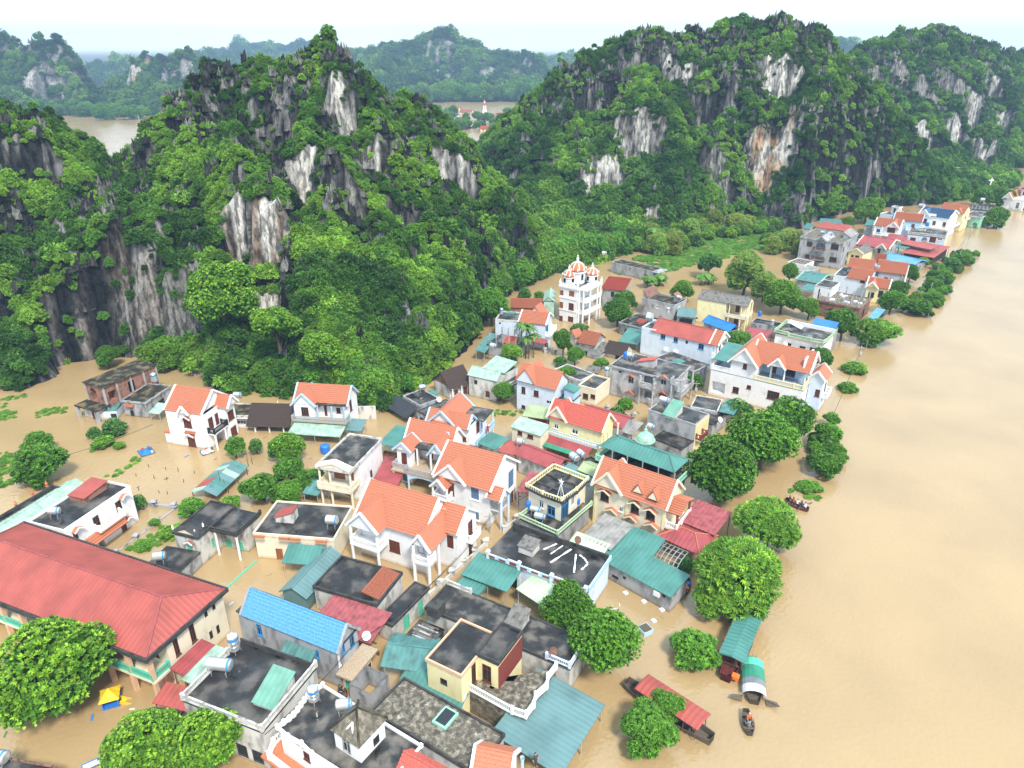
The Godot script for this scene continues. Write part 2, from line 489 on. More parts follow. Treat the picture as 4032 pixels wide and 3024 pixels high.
func palm(called: String, label: String, x: float, z: float, top: float, l: float, w: float, rise: float, stems: int, group := "") -> Node3D:
	var o := thing(called, label, "tree", Vector3(x, 0, z), 0.0, group)
	var r := rng(int(absf(x * 13) + absf(z * 7)))
	var cols := [Color(0.05, 0.13, 0.02), Color(0.085, 0.19, 0.03), Color(0.12, 0.22, 0.04)]
	for i in stems:
		var p := Vector3.ZERO if i == 0 else Vector3(r.randf_range(-1.4, 1.4), 0, r.randf_range(-1.4, 1.4))
		var t := top * (1.0 if i == 0 else r.randf_range(0.6, 0.95))
		var st := MB.new()
		st.tube(p + Vector3(0, -2.5, 0), p + Vector3(0.1, t, 0), 0.14, 0.09, 7)
		part(o, "trunk", st, "bark")
		var m := MB.new()
		m.tint = true
		blade_fan(m, r, p + Vector3(0.1, t, 0), 9, l, w, rise, cols)
		part(o, "crown", m, "blade")
	return o

func copies(called: String, mesh: Mesh, where: Array, cols: Array, material: String, label: String) -> void:
	if where.is_empty():
		return
	var mm := MultiMesh.new()
	mm.transform_format = MultiMesh.TRANSFORM_3D
	mm.use_colors = true
	mm.mesh = mesh
	mm.instance_count = where.size()
	for i in where.size():
		mm.set_instance_transform(i, where[i])
		mm.set_instance_color(i, cols[i])
	var o := MultiMeshInstance3D.new()
	o.multimesh = mm
	o.material_override = M[material]
	o.name = numbered(called)
	add_child(o, true)
	tag(o, label, "", "", "stuff")

# ---------------------------------------------------------------- hills
# the shore under the hills: bearing (x over distance) and distance
const FOOT := [Vector2(-1.018, 124), Vector2(-0.799, 126), Vector2(-0.754, 127), Vector2(-0.672, 134), Vector2(-0.605, 133), Vector2(-0.548, 128), Vector2(-0.438, 125), Vector2(-0.338, 123), Vector2(-0.238, 118), Vector2(-0.198, 117), Vector2(-0.145, 128), Vector2(-0.104, 135), Vector2(-0.060, 150), Vector2(-0.039, 167), Vector2(-0.014, 183), Vector2(0.016, 193), Vector2(0.063, 207), Vector2(0.136, 222), Vector2(0.206, 249), Vector2(0.258, 259), Vector2(0.322, 269), Vector2(0.361, 270), Vector2(0.395, 262), Vector2(0.425, 280), Vector2(0.480, 301), Vector2(0.544, 310), Vector2(0.601, 316), Vector2(0.655, 341), Vector2(0.687, 359), Vector2(0.708, 496), Vector2(0.805, 522)]

func inland(x: float, z: float) -> float:   # metres behind the shore
	var a := x / maxf(-z, 1.0)
	for i in range(1, FOOT.size()):
		if a <= FOOT[i].x or i == FOOT.size() - 1:
			var t := clampf((a - FOOT[i - 1].x) / (FOOT[i].x - FOOT[i - 1].x), 0.0, 1.0)
			return -z - lerpf(FOOT[i - 1].y, FOOT[i].y, t)
	return 0.0

# ridges: Vector4(x, z, height, foot distance); cliffs: [x, z, facing x, facing z, half width, drop, pale, ochre]
func hill(label: String, ridges: Array, x0: float, z0: float, x1: float, z1: float, step: float, rough: float, cliffs: Array, s: int, plant: Array, bare: float, tone := 1.0) -> void:
	var nx := int((x1 - x0) / step) + 1
	var nz := int((z1 - z0) / step) + 1
	var big := FastNoiseLite.new(); big.seed = s; big.frequency = 0.022 / rough; big.fractal_octaves = 2
	var mid := FastNoiseLite.new(); mid.seed = s + 1; mid.frequency = 0.075 / rough; mid.fractal_octaves = 3
	var fine := FastNoiseLite.new(); fine.seed = s + 2; fine.frequency = 0.25 / rough; fine.fractal_octaves = 2
	var crag := FastNoiseLite.new(); crag.seed = s + 3; crag.noise_type = FastNoiseLite.TYPE_CELLULAR; crag.frequency = 0.13 / rough
	crag.cellular_return_type = FastNoiseLite.RETURN_DISTANCE; crag.fractal_octaves = 2
	var hgt := PackedFloat32Array(); hgt.resize(nx * nz)
	var pale := PackedFloat32Array(); pale.resize(nx * nz)
	var ochre := PackedFloat32Array(); ochre.resize(nx * nz)
	for j in nz:
		var z := z0 + j * step
		for i in nx:
			var x := x0 + i * step
			var h := -6.0
			var wx := x + mid.get_noise_2d(x + 300.0, z) * 4.0 * rough
			var wz := z + mid.get_noise_2d(x, z + 300.0) * 4.0 * rough
			for line in ridges:
				for k in line.size() - 1:
					var a: Vector4 = line[k]
					var b: Vector4 = line[k + 1]
					var ex := b.x - a.x
					var ez := b.y - a.y
					var t := clampf(((wx - a.x) * ex + (wz - a.y) * ez) / (ex * ex + ez * ez + 0.001), 0.0, 1.0)
					var dx := wx - a.x - ex * t
					var dz := wz - a.y - ez * t
					var top := a.z + (b.z - a.z) * t - 2.6 * rough
					var u := sqrt(dx * dx + dz * dz) / (a.w + (b.w - a.w) * t)
					if u < 1.12:
						var v := top * (1.0 - pow(u, 1.18))
						if v > h:
							h = v
			var back := inland(x, z) + mid.get_noise_2d(x * 1.5, z * 1.5) * 2.5
			if back < 14.0 and h > 0.0:
				h = -3.0 if back < 0.0 else h * pow(back / 14.0, 0.55)
			var lift := clampf(h / 12.0, 0.0, 1.0)
			if h > -5.0:
				h += (big.get_noise_2d(x, z) * 5.0 + mid.get_noise_2d(x, z) * 4.0) * rough * lift
				# ledges and faces
				var bandn := 9.0 * rough
				var hh := h / bandn + big.get_noise_2d(x * 1.7, z * 1.7) * 1.6
				var fr := hh - floorf(hh)
				var st := floorf(hh) + smoothstep(0.32, 0.72, fr)
				var mask := smoothstep(-0.1, 0.35, big.get_noise_2d(x + 900.0, z * 1.3))
				h += (st - hh - 0.15) * bandn * 0.7 * mask * lift
				h += (crag.get_noise_2d(x, z) + 0.25) * 3.0 * rough * lift * (0.4 + 0.6 * mask) + fine.get_noise_2d(x, z) * 0.9 * rough * lift
			var pw := 0.0
			var po := 0.0
			for c in cliffs:
				var qx: float = x - c[0] + mid.get_noise_2d(x * 2.0, z * 2.0) * 3.0
				var qz: float = z - c[1]
				var sd: float = qx * c[2] + qz * c[3]
				var ld: float = absf(-qx * c[3] + qz * c[2])
				var reach: float = c[5] * 2.4
				if absf(sd) < reach and ld < c[4] * 1.7:
					var w := 1.0 - smoothstep(c[4] * 0.75, c[4] * 1.6, ld)
					h += c[5] * w * (0.22 * (1.0 - absf(sd) / reach) if sd < 0.0 else 0.0) - c[5] * w * (0.78 * (1.0 - sd / reach) if sd > 0.0 else 0.0) * clampf(sd / (step * 0.8), 0.0, 1.0)
					if absf(sd) < step * 2.2:
						pw = maxf(pw, w * c[6])
						po = maxf(po, w * c[7])
			hgt[j * nx + i] = h
			pale[j * nx + i] = pw
			ochre[j * nx + i] = po
	var v := PackedVector3Array(); v.resize(nx * nz)
	var nrm := PackedVector3Array(); nrm.resize(nx * nz)
	var col := PackedColorArray(); col.resize(nx * nz)
	var slope := PackedFloat32Array(); slope.resize(nx * nz)
	for j in nz:
		for i in nx:
			var q := j * nx + i
			var hx := (hgt[q + (1 if i < nx - 1 else 0)] - hgt[q - (1 if i > 0 else 0)]) / (2.0 * step)
			var hz := (hgt[q + (nx if j < nz - 1 else 0)] - hgt[q - (nx if j > 0 else 0)]) / (2.0 * step)
			var x := x0 + i * step
			var z := z0 + j * step
			var h := hgt[q]
			nrm[q] = Vector3(-hx, 1, -hz).normalized()
			slope[q] = sqrt(hx * hx + hz * hz)
			var push := smoothstep(0.8, 2.5, slope[q]) * step * 0.9
			v[q] = Vector3(x + fine.get_noise_3d(x, h * 0.6, z) * push, h, z + fine.get_noise_3d(x + 70.0, h * 0.6, z) * push)
			var k := clampf(0.5 + mid.get_noise_3d(x * 2.6, h * 0.3, z * 2.6) * 1.2, 0.0, 1.0)
			var c := Color(0.016, 0.017, 0.020).lerp(Color(0.060, 0.060, 0.062), k * k)
			c = c.lerp(Color(0.34, 0.33, 0.32), smoothstep(0.74, 0.86, k) * 0.7)
			c = c.lerp(Color(0.62, 0.60, 0.56), smoothstep(0.56, 0.36, k) * smoothstep(0.15, 0.7, pale[q]))
			c = c.lerp(Color(0.56, 0.36, 0.22), ochre[q] * smoothstep(0.5, 0.75, k))
			col[q] = c
	var idx := PackedInt32Array()
	for j in nz - 1:
		for i in nx - 1:
			var q := j * nx + i
			if maxf(maxf(hgt[q], hgt[q + 1]), maxf(hgt[q + nx], hgt[q + nx + 1])) < -1.5:
				continue
			idx.append_array(PackedInt32Array([q, q + 1, q + nx, q + 1, q + nx + 1, q + nx]))
	var arr := []
	arr.resize(Mesh.ARRAY_MAX)
	arr[Mesh.ARRAY_VERTEX] = v
	arr[Mesh.ARRAY_NORMAL] = nrm
	arr[Mesh.ARRAY_COLOR] = col
	arr[Mesh.ARRAY_INDEX] = idx
	var mesh := ArrayMesh.new()
	mesh.add_surface_from_arrays(Mesh.PRIMITIVE_TRIANGLES, arr)
	var o := MeshInstance3D.new()
	o.mesh = mesh
	o.material_override = M["rock"]
	o.name = numbered("hill")
	add_child(o, true)
	tag(o, label, "", "", "structure")
	# plants: [grow size at the foot, at the top, plants per square metre, reach beyond ridge]
	var r := rng(s * 3 + 1)
	var w8 := []
	var c8 := []
	for i in 8:
		w8.append([])
		c8.append([])
	var per: float = plant[2] * step * step
	var wr := [[], [], []]
	var cr := [[], [], []]
	for j in range(1, nz - 1):
		for i in range(1, nx - 1):
			var q := j * nx + i
			var h := hgt[q]
			if h < 0.0:
				continue
			var nn := nrm[q]
			var p0 := v[q]
			var eye := (Vector3(0, 60, 0) - p0).normalized()
			if nn.dot(eye) < -0.35:
				continue
			var sl := slope[q]
			var cover := 1.0 - smoothstep(2.0, 3.8, sl)
			cover *= 1.0 - pale[q] * 0.93
			var naked := smoothstep(0.0, 0.4, mid.get_noise_2d(x0 + i * step + 55.0, z0 + j * step) + bare * (0.4 + h / 70.0) - 0.35) * clampf(h / 14.0, 0.0, 1.0)
			cover *= 1.0 - naked * 0.92
			cover = maxf(cover, 0.2 * (1.0 - pale[q]))
			var want := per * cover * clampf(1.0 + sl * 0.5, 1.0, 2.0)
			if pale[q] < 0.4 and h > 4.0 and r.randf() < (0.01 + 0.4 * smoothstep(1.4, 3.0, sl) + 0.9 * naked) * step * step * 0.45 / (rough * rough):
				var z := r.randf_range(0.6, 1.8) * rough
				var k := r.randi() % 3
				wr[k].append(Transform3D(Basis(Vector3.UP, r.randf() * TAU).scaled(Vector3(z, z * r.randf_range(0.8, 1.6), z)), p0 - Vector3(0, z * 0.2, 0)))
				cr[k].append(col[q].lerp(Color(0.16, 0.16, 0.16), r.randf() * r.randf()))
			var cnt := int(want) + (1 if r.randf() < want - int(want) else 0)
			for k in cnt:
				var fx := r.randf() - 0.5
				var fz := r.randf() - 0.5
				var p := p0 + Vector3(fx * step, 0, fz * step)
				p.y += -(nn.x * fx + nn.z * fz) * step / maxf(nn.y, 0.35)
				var size: float = lerpf(plant[0], plant[1], clampf(h / 45.0, 0.0, 1.0)) * exp(r.randfn() * 0.28)
				if sl > 1.2:
					size *= 0.75
				var zone := mid.get_noise_2d(p.x * 0.6 + 200.0, p.z * 0.6)
				var f := clampf(0.45 + zone * 1.1 + r.randf_range(-0.32, 0.32), 0.0, 1.0)
				var g := Color(0.030, 0.095, 0.012).lerp(Color(0.086, 0.215, 0.022), minf(f * 2.0, 1.0)).lerp(Color(0.20, 0.38, 0.036), maxf(f * 2.0 - 1.0, 0.0))
				g = g * r.randf_range(0.65, 1.35) * tone
				g.a = 1.0
				var ci := r.randi() % 8 if r.randf() < 0.7 else 5 + r.randi() % 3
				var up := (Vector3.UP * 1.2 + nn).normalized()
				var bx := up.cross(Vector3(sin(r.randf() * TAU), 0, cos(r.randf() * TAU)) + Vector3(0.01, 0, 0)).normalized()
				w8[ci].append(Transform3D(Basis(bx * size, up * size * r.randf_range(0.75, 1.15), bx.cross(up) * size), p + up * size * 0.25))
				c8[ci].append(g)
	for k in 3:
		copies("rocks", CRAGS[k], wr[k], cr[k], "rock", label.replace("hill", "jagged crags on the hill"))
	for i in 8:
		copies("foliage", CROWNS["clump"][i] if i < 5 else CROWNS["shrub"][i - 5], w8[i], c8[i], "leaf", label.replace("hill", "trees and scrub over the hill"))

# ---------------------------------------------------------------- buildings
var H: Node3D          # the building being put together
var FX := {}           # its faces: letter -> [Transform3D, length]

func house(called: String, label: String, category: String, x: float, z: float, deg: float, group := "") -> Node3D:
	H = thing(called, label, category, Vector3(x, 0, z), deg_to_rad(deg), group)
	FX = {}
	return H

func face(f: String, cx: float, cz: float, w: float, d: float) -> Array:
	match f:
		"F": return [Transform3D(Basis.IDENTITY, Vector3(cx, 0, cz + d / 2)), w]
		"R": return [Transform3D(Basis(Vector3(0, 0, -1), Vector3.UP, Vector3(1, 0, 0)), Vector3(cx + w / 2, 0, cz)), d]
		"B": return [Transform3D(Basis(Vector3(-1, 0, 0), Vector3.UP, Vector3(0, 0, -1)), Vector3(cx, 0, cz - d / 2)), w]
	return [Transform3D(Basis(Vector3(0, 0, 1), Vector3.UP, Vector3(-1, 0, 0)), Vector3(cx - w / 2, 0, cz)), d]

# four walls with real openings. ops: [face, u, y, width, height, kind]; kinds in window(); "o" a deep open bay, "a" an arched one
func walls(cx: float, cz: float, w: float, d: float, y0: float, y1: float, material: String, ops := []) -> void:
	var m := MB.new()
	m.tint = true
	var done := []
	for f in ["F", "R", "B", "L"]:
		var fx := face(f, cx, cz, w, d)
		FX[f] = fx
		var t: Transform3D = fx[0]
		var half: float = fx[1] / 2.0
		m.x = t
		var xs := [-half, half]
		var ys := [y0, y1]
		for cut in [0.16, 0.5]:
			if y0 < cut and y1 > cut + 0.1:
				ys.append(cut)
		var mine := []
		for o in ops:
			if o[0] == f:
				var q := [maxf(o[1] - o[3] / 2.0, -half + 0.05), minf(o[1] + o[3] / 2.0, half - 0.05), maxf(o[2], y0 + 0.02), minf(o[2] + o[4], y1 - 0.05), o[5]]
				if q[1] - q[0] < 0.1 or q[3] - q[2] < 0.1:
					continue
				mine.append(q)
				xs.append(q[0]); xs.append(q[1]); ys.append(q[2]); ys.append(q[3])
		xs.sort()
		ys.sort()
		for i in xs.size() - 1:
			for j in ys.size() - 1:
				if xs[i + 1] - xs[i] < 0.001 or ys[j + 1] - ys[j] < 0.001:
					continue
				var mx: float = (xs[i] + xs[i + 1]) / 2
				var my: float = (ys[j] + ys[j + 1]) / 2
				var open := false
				for q in mine:
					if mx > q[0] and mx < q[1] and my > q[2] and my < q[3]:
						open = true
				m.col = Color(0.60, 0.47, 0.33) if my < 0.16 else Color(0.86, 0.81, 0.74) if my < 0.5 else Color.WHITE
				if not open:
					m.quad(Vector3(xs[i], ys[j], 0), Vector3(xs[i + 1], ys[j], 0), Vector3(xs[i + 1], ys[j + 1], 0), Vector3(xs[i], ys[j + 1], 0))
		m.col = Color.WHITE
		for q in mine:
			var deep := 1.5 if q[4] in ["o", "a"] else 0.2
			var a := Vector3(q[0], q[2], 0); var b := Vector3(q[1], q[2], 0); var c := Vector3(q[1], q[3], 0); var e := Vector3(q[0], q[3], 0)
			var k := Vector3(0, 0, -deep)
			m.quad(a, a + k, b + k, b) ; m.quad(a, e, e + k, a + k); m.quad(e, c, c + k, e + k); m.quad(b, b + k, c + k, c)
			if deep > 1.0:
				m.quad(a + k, b + k, c + k, e + k)
			if q[4] == "a":
				var r: float = (q[1] - q[0]) / 2
				var rise := minf(r, (q[3] - q[2]) * 0.5)
				var cx2: float = (q[0] + q[1]) / 2
				for s in 10:
					var t0 := PI * s / 10.0
					var t1 := PI * (s + 1) / 10.0
					var p0 := Vector3(cx2 - cos(t0) * r, q[3] - rise + sin(t0) * rise, 0)
					var p1 := Vector3(cx2 - cos(t1) * r, q[3] - rise + sin(t1) * rise, 0)
					m.quad(p0, p1, Vector3(p1.x, q[3], 0), Vector3(p0.x, q[3], 0))
					m.quad(p1, p0, p0 + Vector3(0, 0, -0.22), p1 + Vector3(0, 0, -0.22))
			done.append([t, q])
	m.x = Transform3D.IDENTITY
	part(H, "wall", m, material)
	for e in done:
		var q: Array = e[1]
		if not q[4] in ["o", "a", "x"]:
			window(e[0], (q[0] + q[1]) / 2, q[2], q[1] - q[0], q[3] - q[2], q[4])

# S brown shutters, D brown door, G white frame and glass, B blue frame and glass, W wood frame and glass, P blue curtain, K bare dark opening, R roller shutter, T green shutters, V orange door, M metal grille
func window(t: Transform3D, u: float, y: float, w: float, h: float, kind: String) -> void:
	var fm := MB.new()
	fm.x = t
	var z0 := -0.14
	var b := clampf(w * 0.07, 0.05, 0.09)
	var x0 := u - w / 2; var x1 := u + w / 2; var y1 := y + h
	fm.box(x0, x0 + b, y, y1, z0, 0.03); fm.box(x1 - b, x1, y, y1, z0, 0.03)
	fm.box(x0 + b, x1 - b, y1 - b, y1, z0, 0.03); fm.box(x0 + b, x1 - b, y, y + b, z0, 0.03)
	if kind in ["S", "W", "G", "B", "T", "P"]:
		fm.box(x0 - 0.08, x1 + 0.08, y - 0.09, y - 0.003, 0.003, 0.1)
	var frames := {"S": "wood", "D": "wood", "G": "trim", "B": "bluepaint", "W": "wood", "P": "trim", "K": "darkedge", "R": "zinc", "T": "greenpaint", "V": "woodlight", "M": "cement"}
	var door := kind in ["D", "V"]
	var root := part(H, "door" if door else "window", fm, frames[kind])
	var ix0 := x0 + b; var ix1 := x1 - b; var iy0 := y + b; var iy1 := y1 - b
	if kind in ["S", "D", "T", "V"]:
		var cnt := 2 if w < 1.7 else 4
		for i in cnt:
			var m := MB.new()
			m.x = t
			var a := ix0 + (ix1 - ix0) * i / cnt + 0.012
			var c := ix0 + (ix1 - ix0) * (i + 1) / cnt - 0.012
			m.box(a, c, iy0, iy1, z0 + 0.02, z0 + 0.07)
			var k := 6 if not door else 3
			for j in k:
				var s0 := iy0 + (iy1 - iy0) * (j + 0.15) / k
				var s1 := iy0 + (iy1 - iy0) * (j + 0.85) / k
				m.box(a + 0.06, c - 0.06, s0, s1, z0 + 0.07, z0 + 0.1)
			part(root, "shutter" if not door else "door_leaf", m, {"S": "wood", "D": "wood", "T": "greenpaint", "V": "woodlight"}[kind])
	else:
		var m := MB.new()
		m.x = t
		m.box(ix0, ix1, iy0, iy1, z0 + 0.02, z0 + 0.04)
		part(root, "pane" if kind in ["G", "B", "W", "M"] else "infill", m, {"G": "glass", "B": "glass", "W": "glass", "P": "curtain", "K": "dark", "R": "zinc", "M": "dark"}[kind])
		if kind in ["G", "B", "W", "M"]:
			var g := MB.new()
			g.x = t
			var cnt := 1 if w < 1.3 else 3
			for i in cnt:
				var a := ix0 + (ix1 - ix0) * (i + 1) / (cnt + 1.0)
				g.box(a - 0.035, a + 0.035, iy0, iy1, z0 + 0.04, z0 + 0.09)
			g.box(ix0, ix1, iy0 + (iy1 - iy0) * 0.7, iy0 + (iy1 - iy0) * 0.7 + 0.06, z0 + 0.05, z0 + 0.095)
			part(root, "glazing_bar", g, frames[kind])

# one sheet of roof: eave from p along u for L, rising along s for W; the top runs from t0 to t1 along u
func slope(m: MB, p: Vector3, u: Vector3, s: Vector3, L: float, W: float, t0: float, t1: float, kind: String) -> void:
	var nn := u.cross(s).normalized()
	var up := nn
	if kind == "rib":
		var n := maxi(2, int(round(L / 0.19)))
		var f := func(x: float) -> float:
			if x < t0:
				return W * x / maxf(t0, 0.001)
			if x > t1:
				return W * (L - x) / maxf(L - t1, 0.001)
			return W
		for i in n:
			var a := L * i / n
			var b := L * (i + 1) / n
			var oa := 0.035 if i % 3 == 1 else 0.0
			var ob := 0.035 if (i + 1) % 3 == 1 else 0.0
			var wa: float = f.call(a)
			var wb: float = f.call(b)
			m.quad(p + u * a + up * oa, p + u * b + up * ob, p + u * b + s * wb + up * ob, p + u * a + s * wa + up * oa)
	elif kind == "tile":
		var n := maxi(2, int(round(W / 0.36)))
		for i in n:
			var w0 := W * i / n
			var w1 := W * (i + 1) / n
			var a0 := t0 * w0 / W; var a1 := t0 * w1 / W
			var b0 := L + (t1 - L) * w0 / W; var b1 := L + (t1 - L) * w1 / W
			var lo := up * 0.1
			var back := s * 0.05
			m.quad(p + u * a0 + s * w0 + lo, p + u * b0 + s * w0 + lo, p + u * b1 + s * w1 + up * 0.005, p + u * a1 + s * w1 + up * 0.005)
			m.quad(p + u * a0 + s * w0 + back, p + u * b0 + s * w0 + back, p + u * b0 + s * w0 + lo, p + u * a0 + s * w0 + lo)
	else:
		m.quad(p, p + u * L, p + u * t1 + s * W, p + u * t0 + s * W)
	var dn := up * -0.09
	m.quad(p + dn, p + u * t0 + s * W + dn, p + u * t1 + s * W + dn, p + u * L + dn)
	m.quad(p + dn, p + u * L + dn, p + u * L, p)
	m.quad(p + u * L + dn, p + u * t1 + s * W + dn, p + u * t1 + s * W, p + u * L)
	m.quad(p + u * t0 + s * W + dn, p + dn, p, p + u * t0 + s * W)

const TILED := ["tile", "oldtile", "darktile", "bluetile", "navytile", "redtile"]

func kind_of(material: String) -> String:
	return "tile" if material in TILED else "rib"

func roof_part(called: String, m: MB, material: String) -> MeshInstance3D:
	return part(H, called, m, material)

# gable over a rectangle; ax "x": the ridge runs along x. wm: wall of the gable ends; verge: trim colour of raised edges or ""
func gable(cx: float, cz: float, w: float, d: float, y: float, rise: float, ax: String, material: String, wm := "", verge := "", ov := 0.45, ends := 0.3) -> void:
	var t := Transform3D(Basis.IDENTITY, Vector3(cx, y, cz))
	var L := w
	var D := d
	if ax == "z":
		t = Transform3D(Basis(Vector3(0, 0, -1), Vector3.UP, Vector3(1, 0, 0)), Vector3(cx, y, cz))
		L = d
		D = w
	var run := D / 2
	var k := Vector3(0, rise, -run).normalized()
	var drop := rise / run * ov
	var len := sqrt((run + ov) * (run + ov) + (rise + drop) * (rise + drop))
	var m := MB.new()
	m.x = t
	var hl := L / 2 + ends
	slope(m, Vector3(-hl, -drop + 0.1, run + ov), Vector3.RIGHT, k, 2 * hl, len, 0, 2 * hl, kind_of(material))
	slope(m, Vector3(hl, -drop + 0.1, -run - ov), Vector3.LEFT, Vector3(0, k.y, -k.z), 2 * hl, len, 0, 2 * hl, kind_of(material))
	var rf := roof_part("roof", m, material)
	var rg := MB.new()
	rg.x = t
	rg.tube(Vector3(-hl, rise + 0.13, 0), Vector3(hl, rise + 0.13, 0), 0.11, 0.11, 6)
	part(rf, "ridge_cap", rg, material)
	if wm != "":
		for e in [-1, 1]:
			var g := MB.new()
			g.x = t
			var x0: float = e * L / 2
			var a := Vector3(x0, 0, -run); var b := Vector3(x0, 0, run); var c := Vector3(x0, rise, 0)
			if e > 0:
				g.tri(b, a, c)
			else:
				g.tri(a, b, c)
			a.x -= e * 0.2; b.x -= e * 0.2; c.x -= e * 0.2
			if e > 0:
				g.tri(a, b, c)
			else:
				g.tri(b, a, c)
			part(H, "gable", g, wm)
	if verge != "":
		for e in [-1, 1]:
			var g := MB.new()
			g.x = t
			var x0: float = e * hl
			for sgn in [-1.0, 1.0]:
				g.bar(Vector3(x0, -drop + 0.1, sgn * (run + ov)), Vector3(x0, rise + 0.16, 0), 0.26, 0.3)
			part(rf, "verge_board", g, verge)

func hip(cx: float, cz: float, w: float, d: float, y: float, rise: float, material: String, ov := 0.5, left := 1.0, right := 1.0, cap := "") -> void:   # ridge along the longer x side; left, right: how far the hips run in, times half the depth
	var m := MB.new()
	m.x = Transform3D(Basis.IDENTITY, Vector3(cx, y, cz))
	var hw := w / 2 + ov
	var hd := d / 2 + ov
	var k := Vector3(0, rise, -hd)
	var W := k.length()
	var il := hd * left
	var ir := hd * right
	var kd := kind_of(material)
	slope(m, Vector3(-hw, 0, hd), Vector3.RIGHT, k / W, 2 * hw, W, il, 2 * hw - ir, kd)
	slope(m, Vector3(hw, 0, -hd), Vector3.LEFT, Vector3(0, k.y, -k.z) / W, 2 * hw, W, ir, 2 * hw - il, kd)
	if ir > 0.01:
		var kr := Vector3(-ir, rise, 0)
		slope(m, Vector3(hw, 0, hd), Vector3(0, 0, -1), kr.normalized(), 2 * hd, kr.length(), hd, hd, kd)
	if il > 0.01:
		var kl := Vector3(il, rise, 0)
		slope(m, Vector3(-hw, 0, -hd), Vector3(0, 0, 1), kl.normalized(), 2 * hd, kl.length(), hd, hd, kd)
	var rf := roof_part("roof", m, material)
	var rg := MB.new()
	rg.x = m.x
	var a := Vector3(-hw + il, rise + 0.04, 0); var b := Vector3(hw - ir, rise + 0.04, 0)
	rg.tube(a, b, 0.1, 0.1, 6)
	for s in [-1.0, 1.0]:
		if ir > 0.01:
			rg.tube(Vector3(hw, 0.04, s * hd), b, 0.1, 0.1, 6)
		if il > 0.01:
			rg.tube(Vector3(-hw, 0.04, s * hd), a, 0.1, 0.1, 6)
	part(rf, "ridge_cap", rg, cap if cap != "" else material)

# a gable that runs out of a larger roof over the front (ridge along z), its back end buried in the roof behind
func cross_gable(cx: float, z_front: float, z_back: float, w: float, y: float, rise: float, material: String, wm: String, verge := "", ov := 0.35) -> void:
	gable(cx, (z_front + z_back) / 2, w, absf(z_front - z_back), y, rise, "z", material, wm, verge, ov, 0.25)

# a slab of sheet roof: [corner heights follow y0 at the low edge and y1 at the high edge]; low edge on side F, R, B or L
func shed(cx: float, cz: float, w: float, d: float, y0: float, y1: float, low: String, material: String, posts := "", called := "roof") -> MeshInstance3D:
	var f := face(low, cx, cz, w, d)
	var L: float = f[1]
	var D := d if low in ["F", "B"] else w
	var m := MB.new()
	m.x = f[0]
	var s := Vector3(0, y1 - y0, -D)
	slope(m, Vector3(-L / 2, y0, 0), Vector3.RIGHT, s.normalized(), L, s.length(), 0, L, kind_of(material))
	var r := roof_part(called, m, material)
	if posts != "":
		var n := maxi(2, int(L / 3.5) + 1)
		for i in n:
			for zz in [-0.25, -D + 0.25]:
				var pm := MB.new()
				pm.x = f[0]
				var px := -L / 2 + 0.2 + (L - 0.4) * i / (n - 1)
				pm.tube(Vector3(px, -2.5, zz), Vector3(px, y0 + (y1 - y0) * (-zz / D) - 0.09, zz), 0.06, 0.06, 6)
				part(H, "post", pm, posts)
	return r

# flat concrete roof with a low rim; parapet: height above the roof, 0 for a bare slab that sticks out
func flat(cx: float, cz: float, w: float, d: float, y: float, material: String, ph := 0.35, pm := "dirtywhite", ov := 0.0) -> void:
	var m := MB.new()
	var hw := w / 2 + ov
	var hd := d / 2 + ov
	m.box(cx - hw + 0.01, cx + hw - 0.01, y - 0.16, y + 0.006, cz - hd + 0.01, cz + hd - 0.01)
	part(H, "roof", m, material)
	if ph > 0.0:
		var t := 0.16
		var p := MB.new()
		p.box(cx - hw - 0.02, cx + hw + 0.02, y - 0.2, y + ph, cz + hd - t, cz + hd + 0.02)
		p.box(cx - hw - 0.02, cx + hw + 0.02, y - 0.2, y + ph, cz - hd - 0.02, cz - hd + t)
		p.box(cx - hw - 0.02, cx - hw + t, y - 0.2, y + ph, cz - hd + t, cz + hd - t)
		p.box(cx + hw - t, cx + hw + 0.02, y - 0.2, y + ph, cz - hd + t, cz + hd - t)
		part(H, "parapet", p, pm)

# balustrade along points (Vector2 x, z) at height y
func rail(pts: Array, y: float, material: String, h := 0.9, pitch := 0.24, solid := false, called := "balustrade") -> void:
	var m := MB.new()
	var bl := MB.new()
	for i in pts.size() - 1:
		var a := Vector3(pts[i].x, y, pts[i].y)
		var b := Vector3(pts[i + 1].x, y, pts[i + 1].y)
		m.bar(a + Vector3(0, h, 0), b + Vector3(0, h, 0), 0.18, 0.12)
		m.bar(a + Vector3(0, 0.1, 0), b + Vector3(0, 0.1, 0), 0.18, 0.14)
		var L := a.distance_to(b)
		if solid:
			m.bar(a + Vector3(0, h / 2, 0), b + Vector3(0, h / 2, 0), 0.1, h - 0.2)
		else:
			var n := maxi(1, int(L / pitch))
			for k in range(1, n):
				var p := a.lerp(b, k / float(n))
				bl.box(p.x - 0.045, p.x + 0.045, y + 0.17, y + h - 0.06, p.z - 0.045, p.z + 0.045)
	for q in pts:
		m.box(q.x - 0.14, q.x + 0.14, y, y + h + 0.16, q.y - 0.14, q.y + 0.14)
	var r := part(H, called, m, material)
	if not solid:
		part(r, "balusters", bl, material, "stuff")

func slab(x0: float, x1: float, y0: float, y1: float, z0: float, z1: float, material: String, called := "slab") -> MeshInstance3D:
	var m := MB.new()
	m.box(x0, x1, y0, y1, z0, z1)
	return part(H, called, m, material)

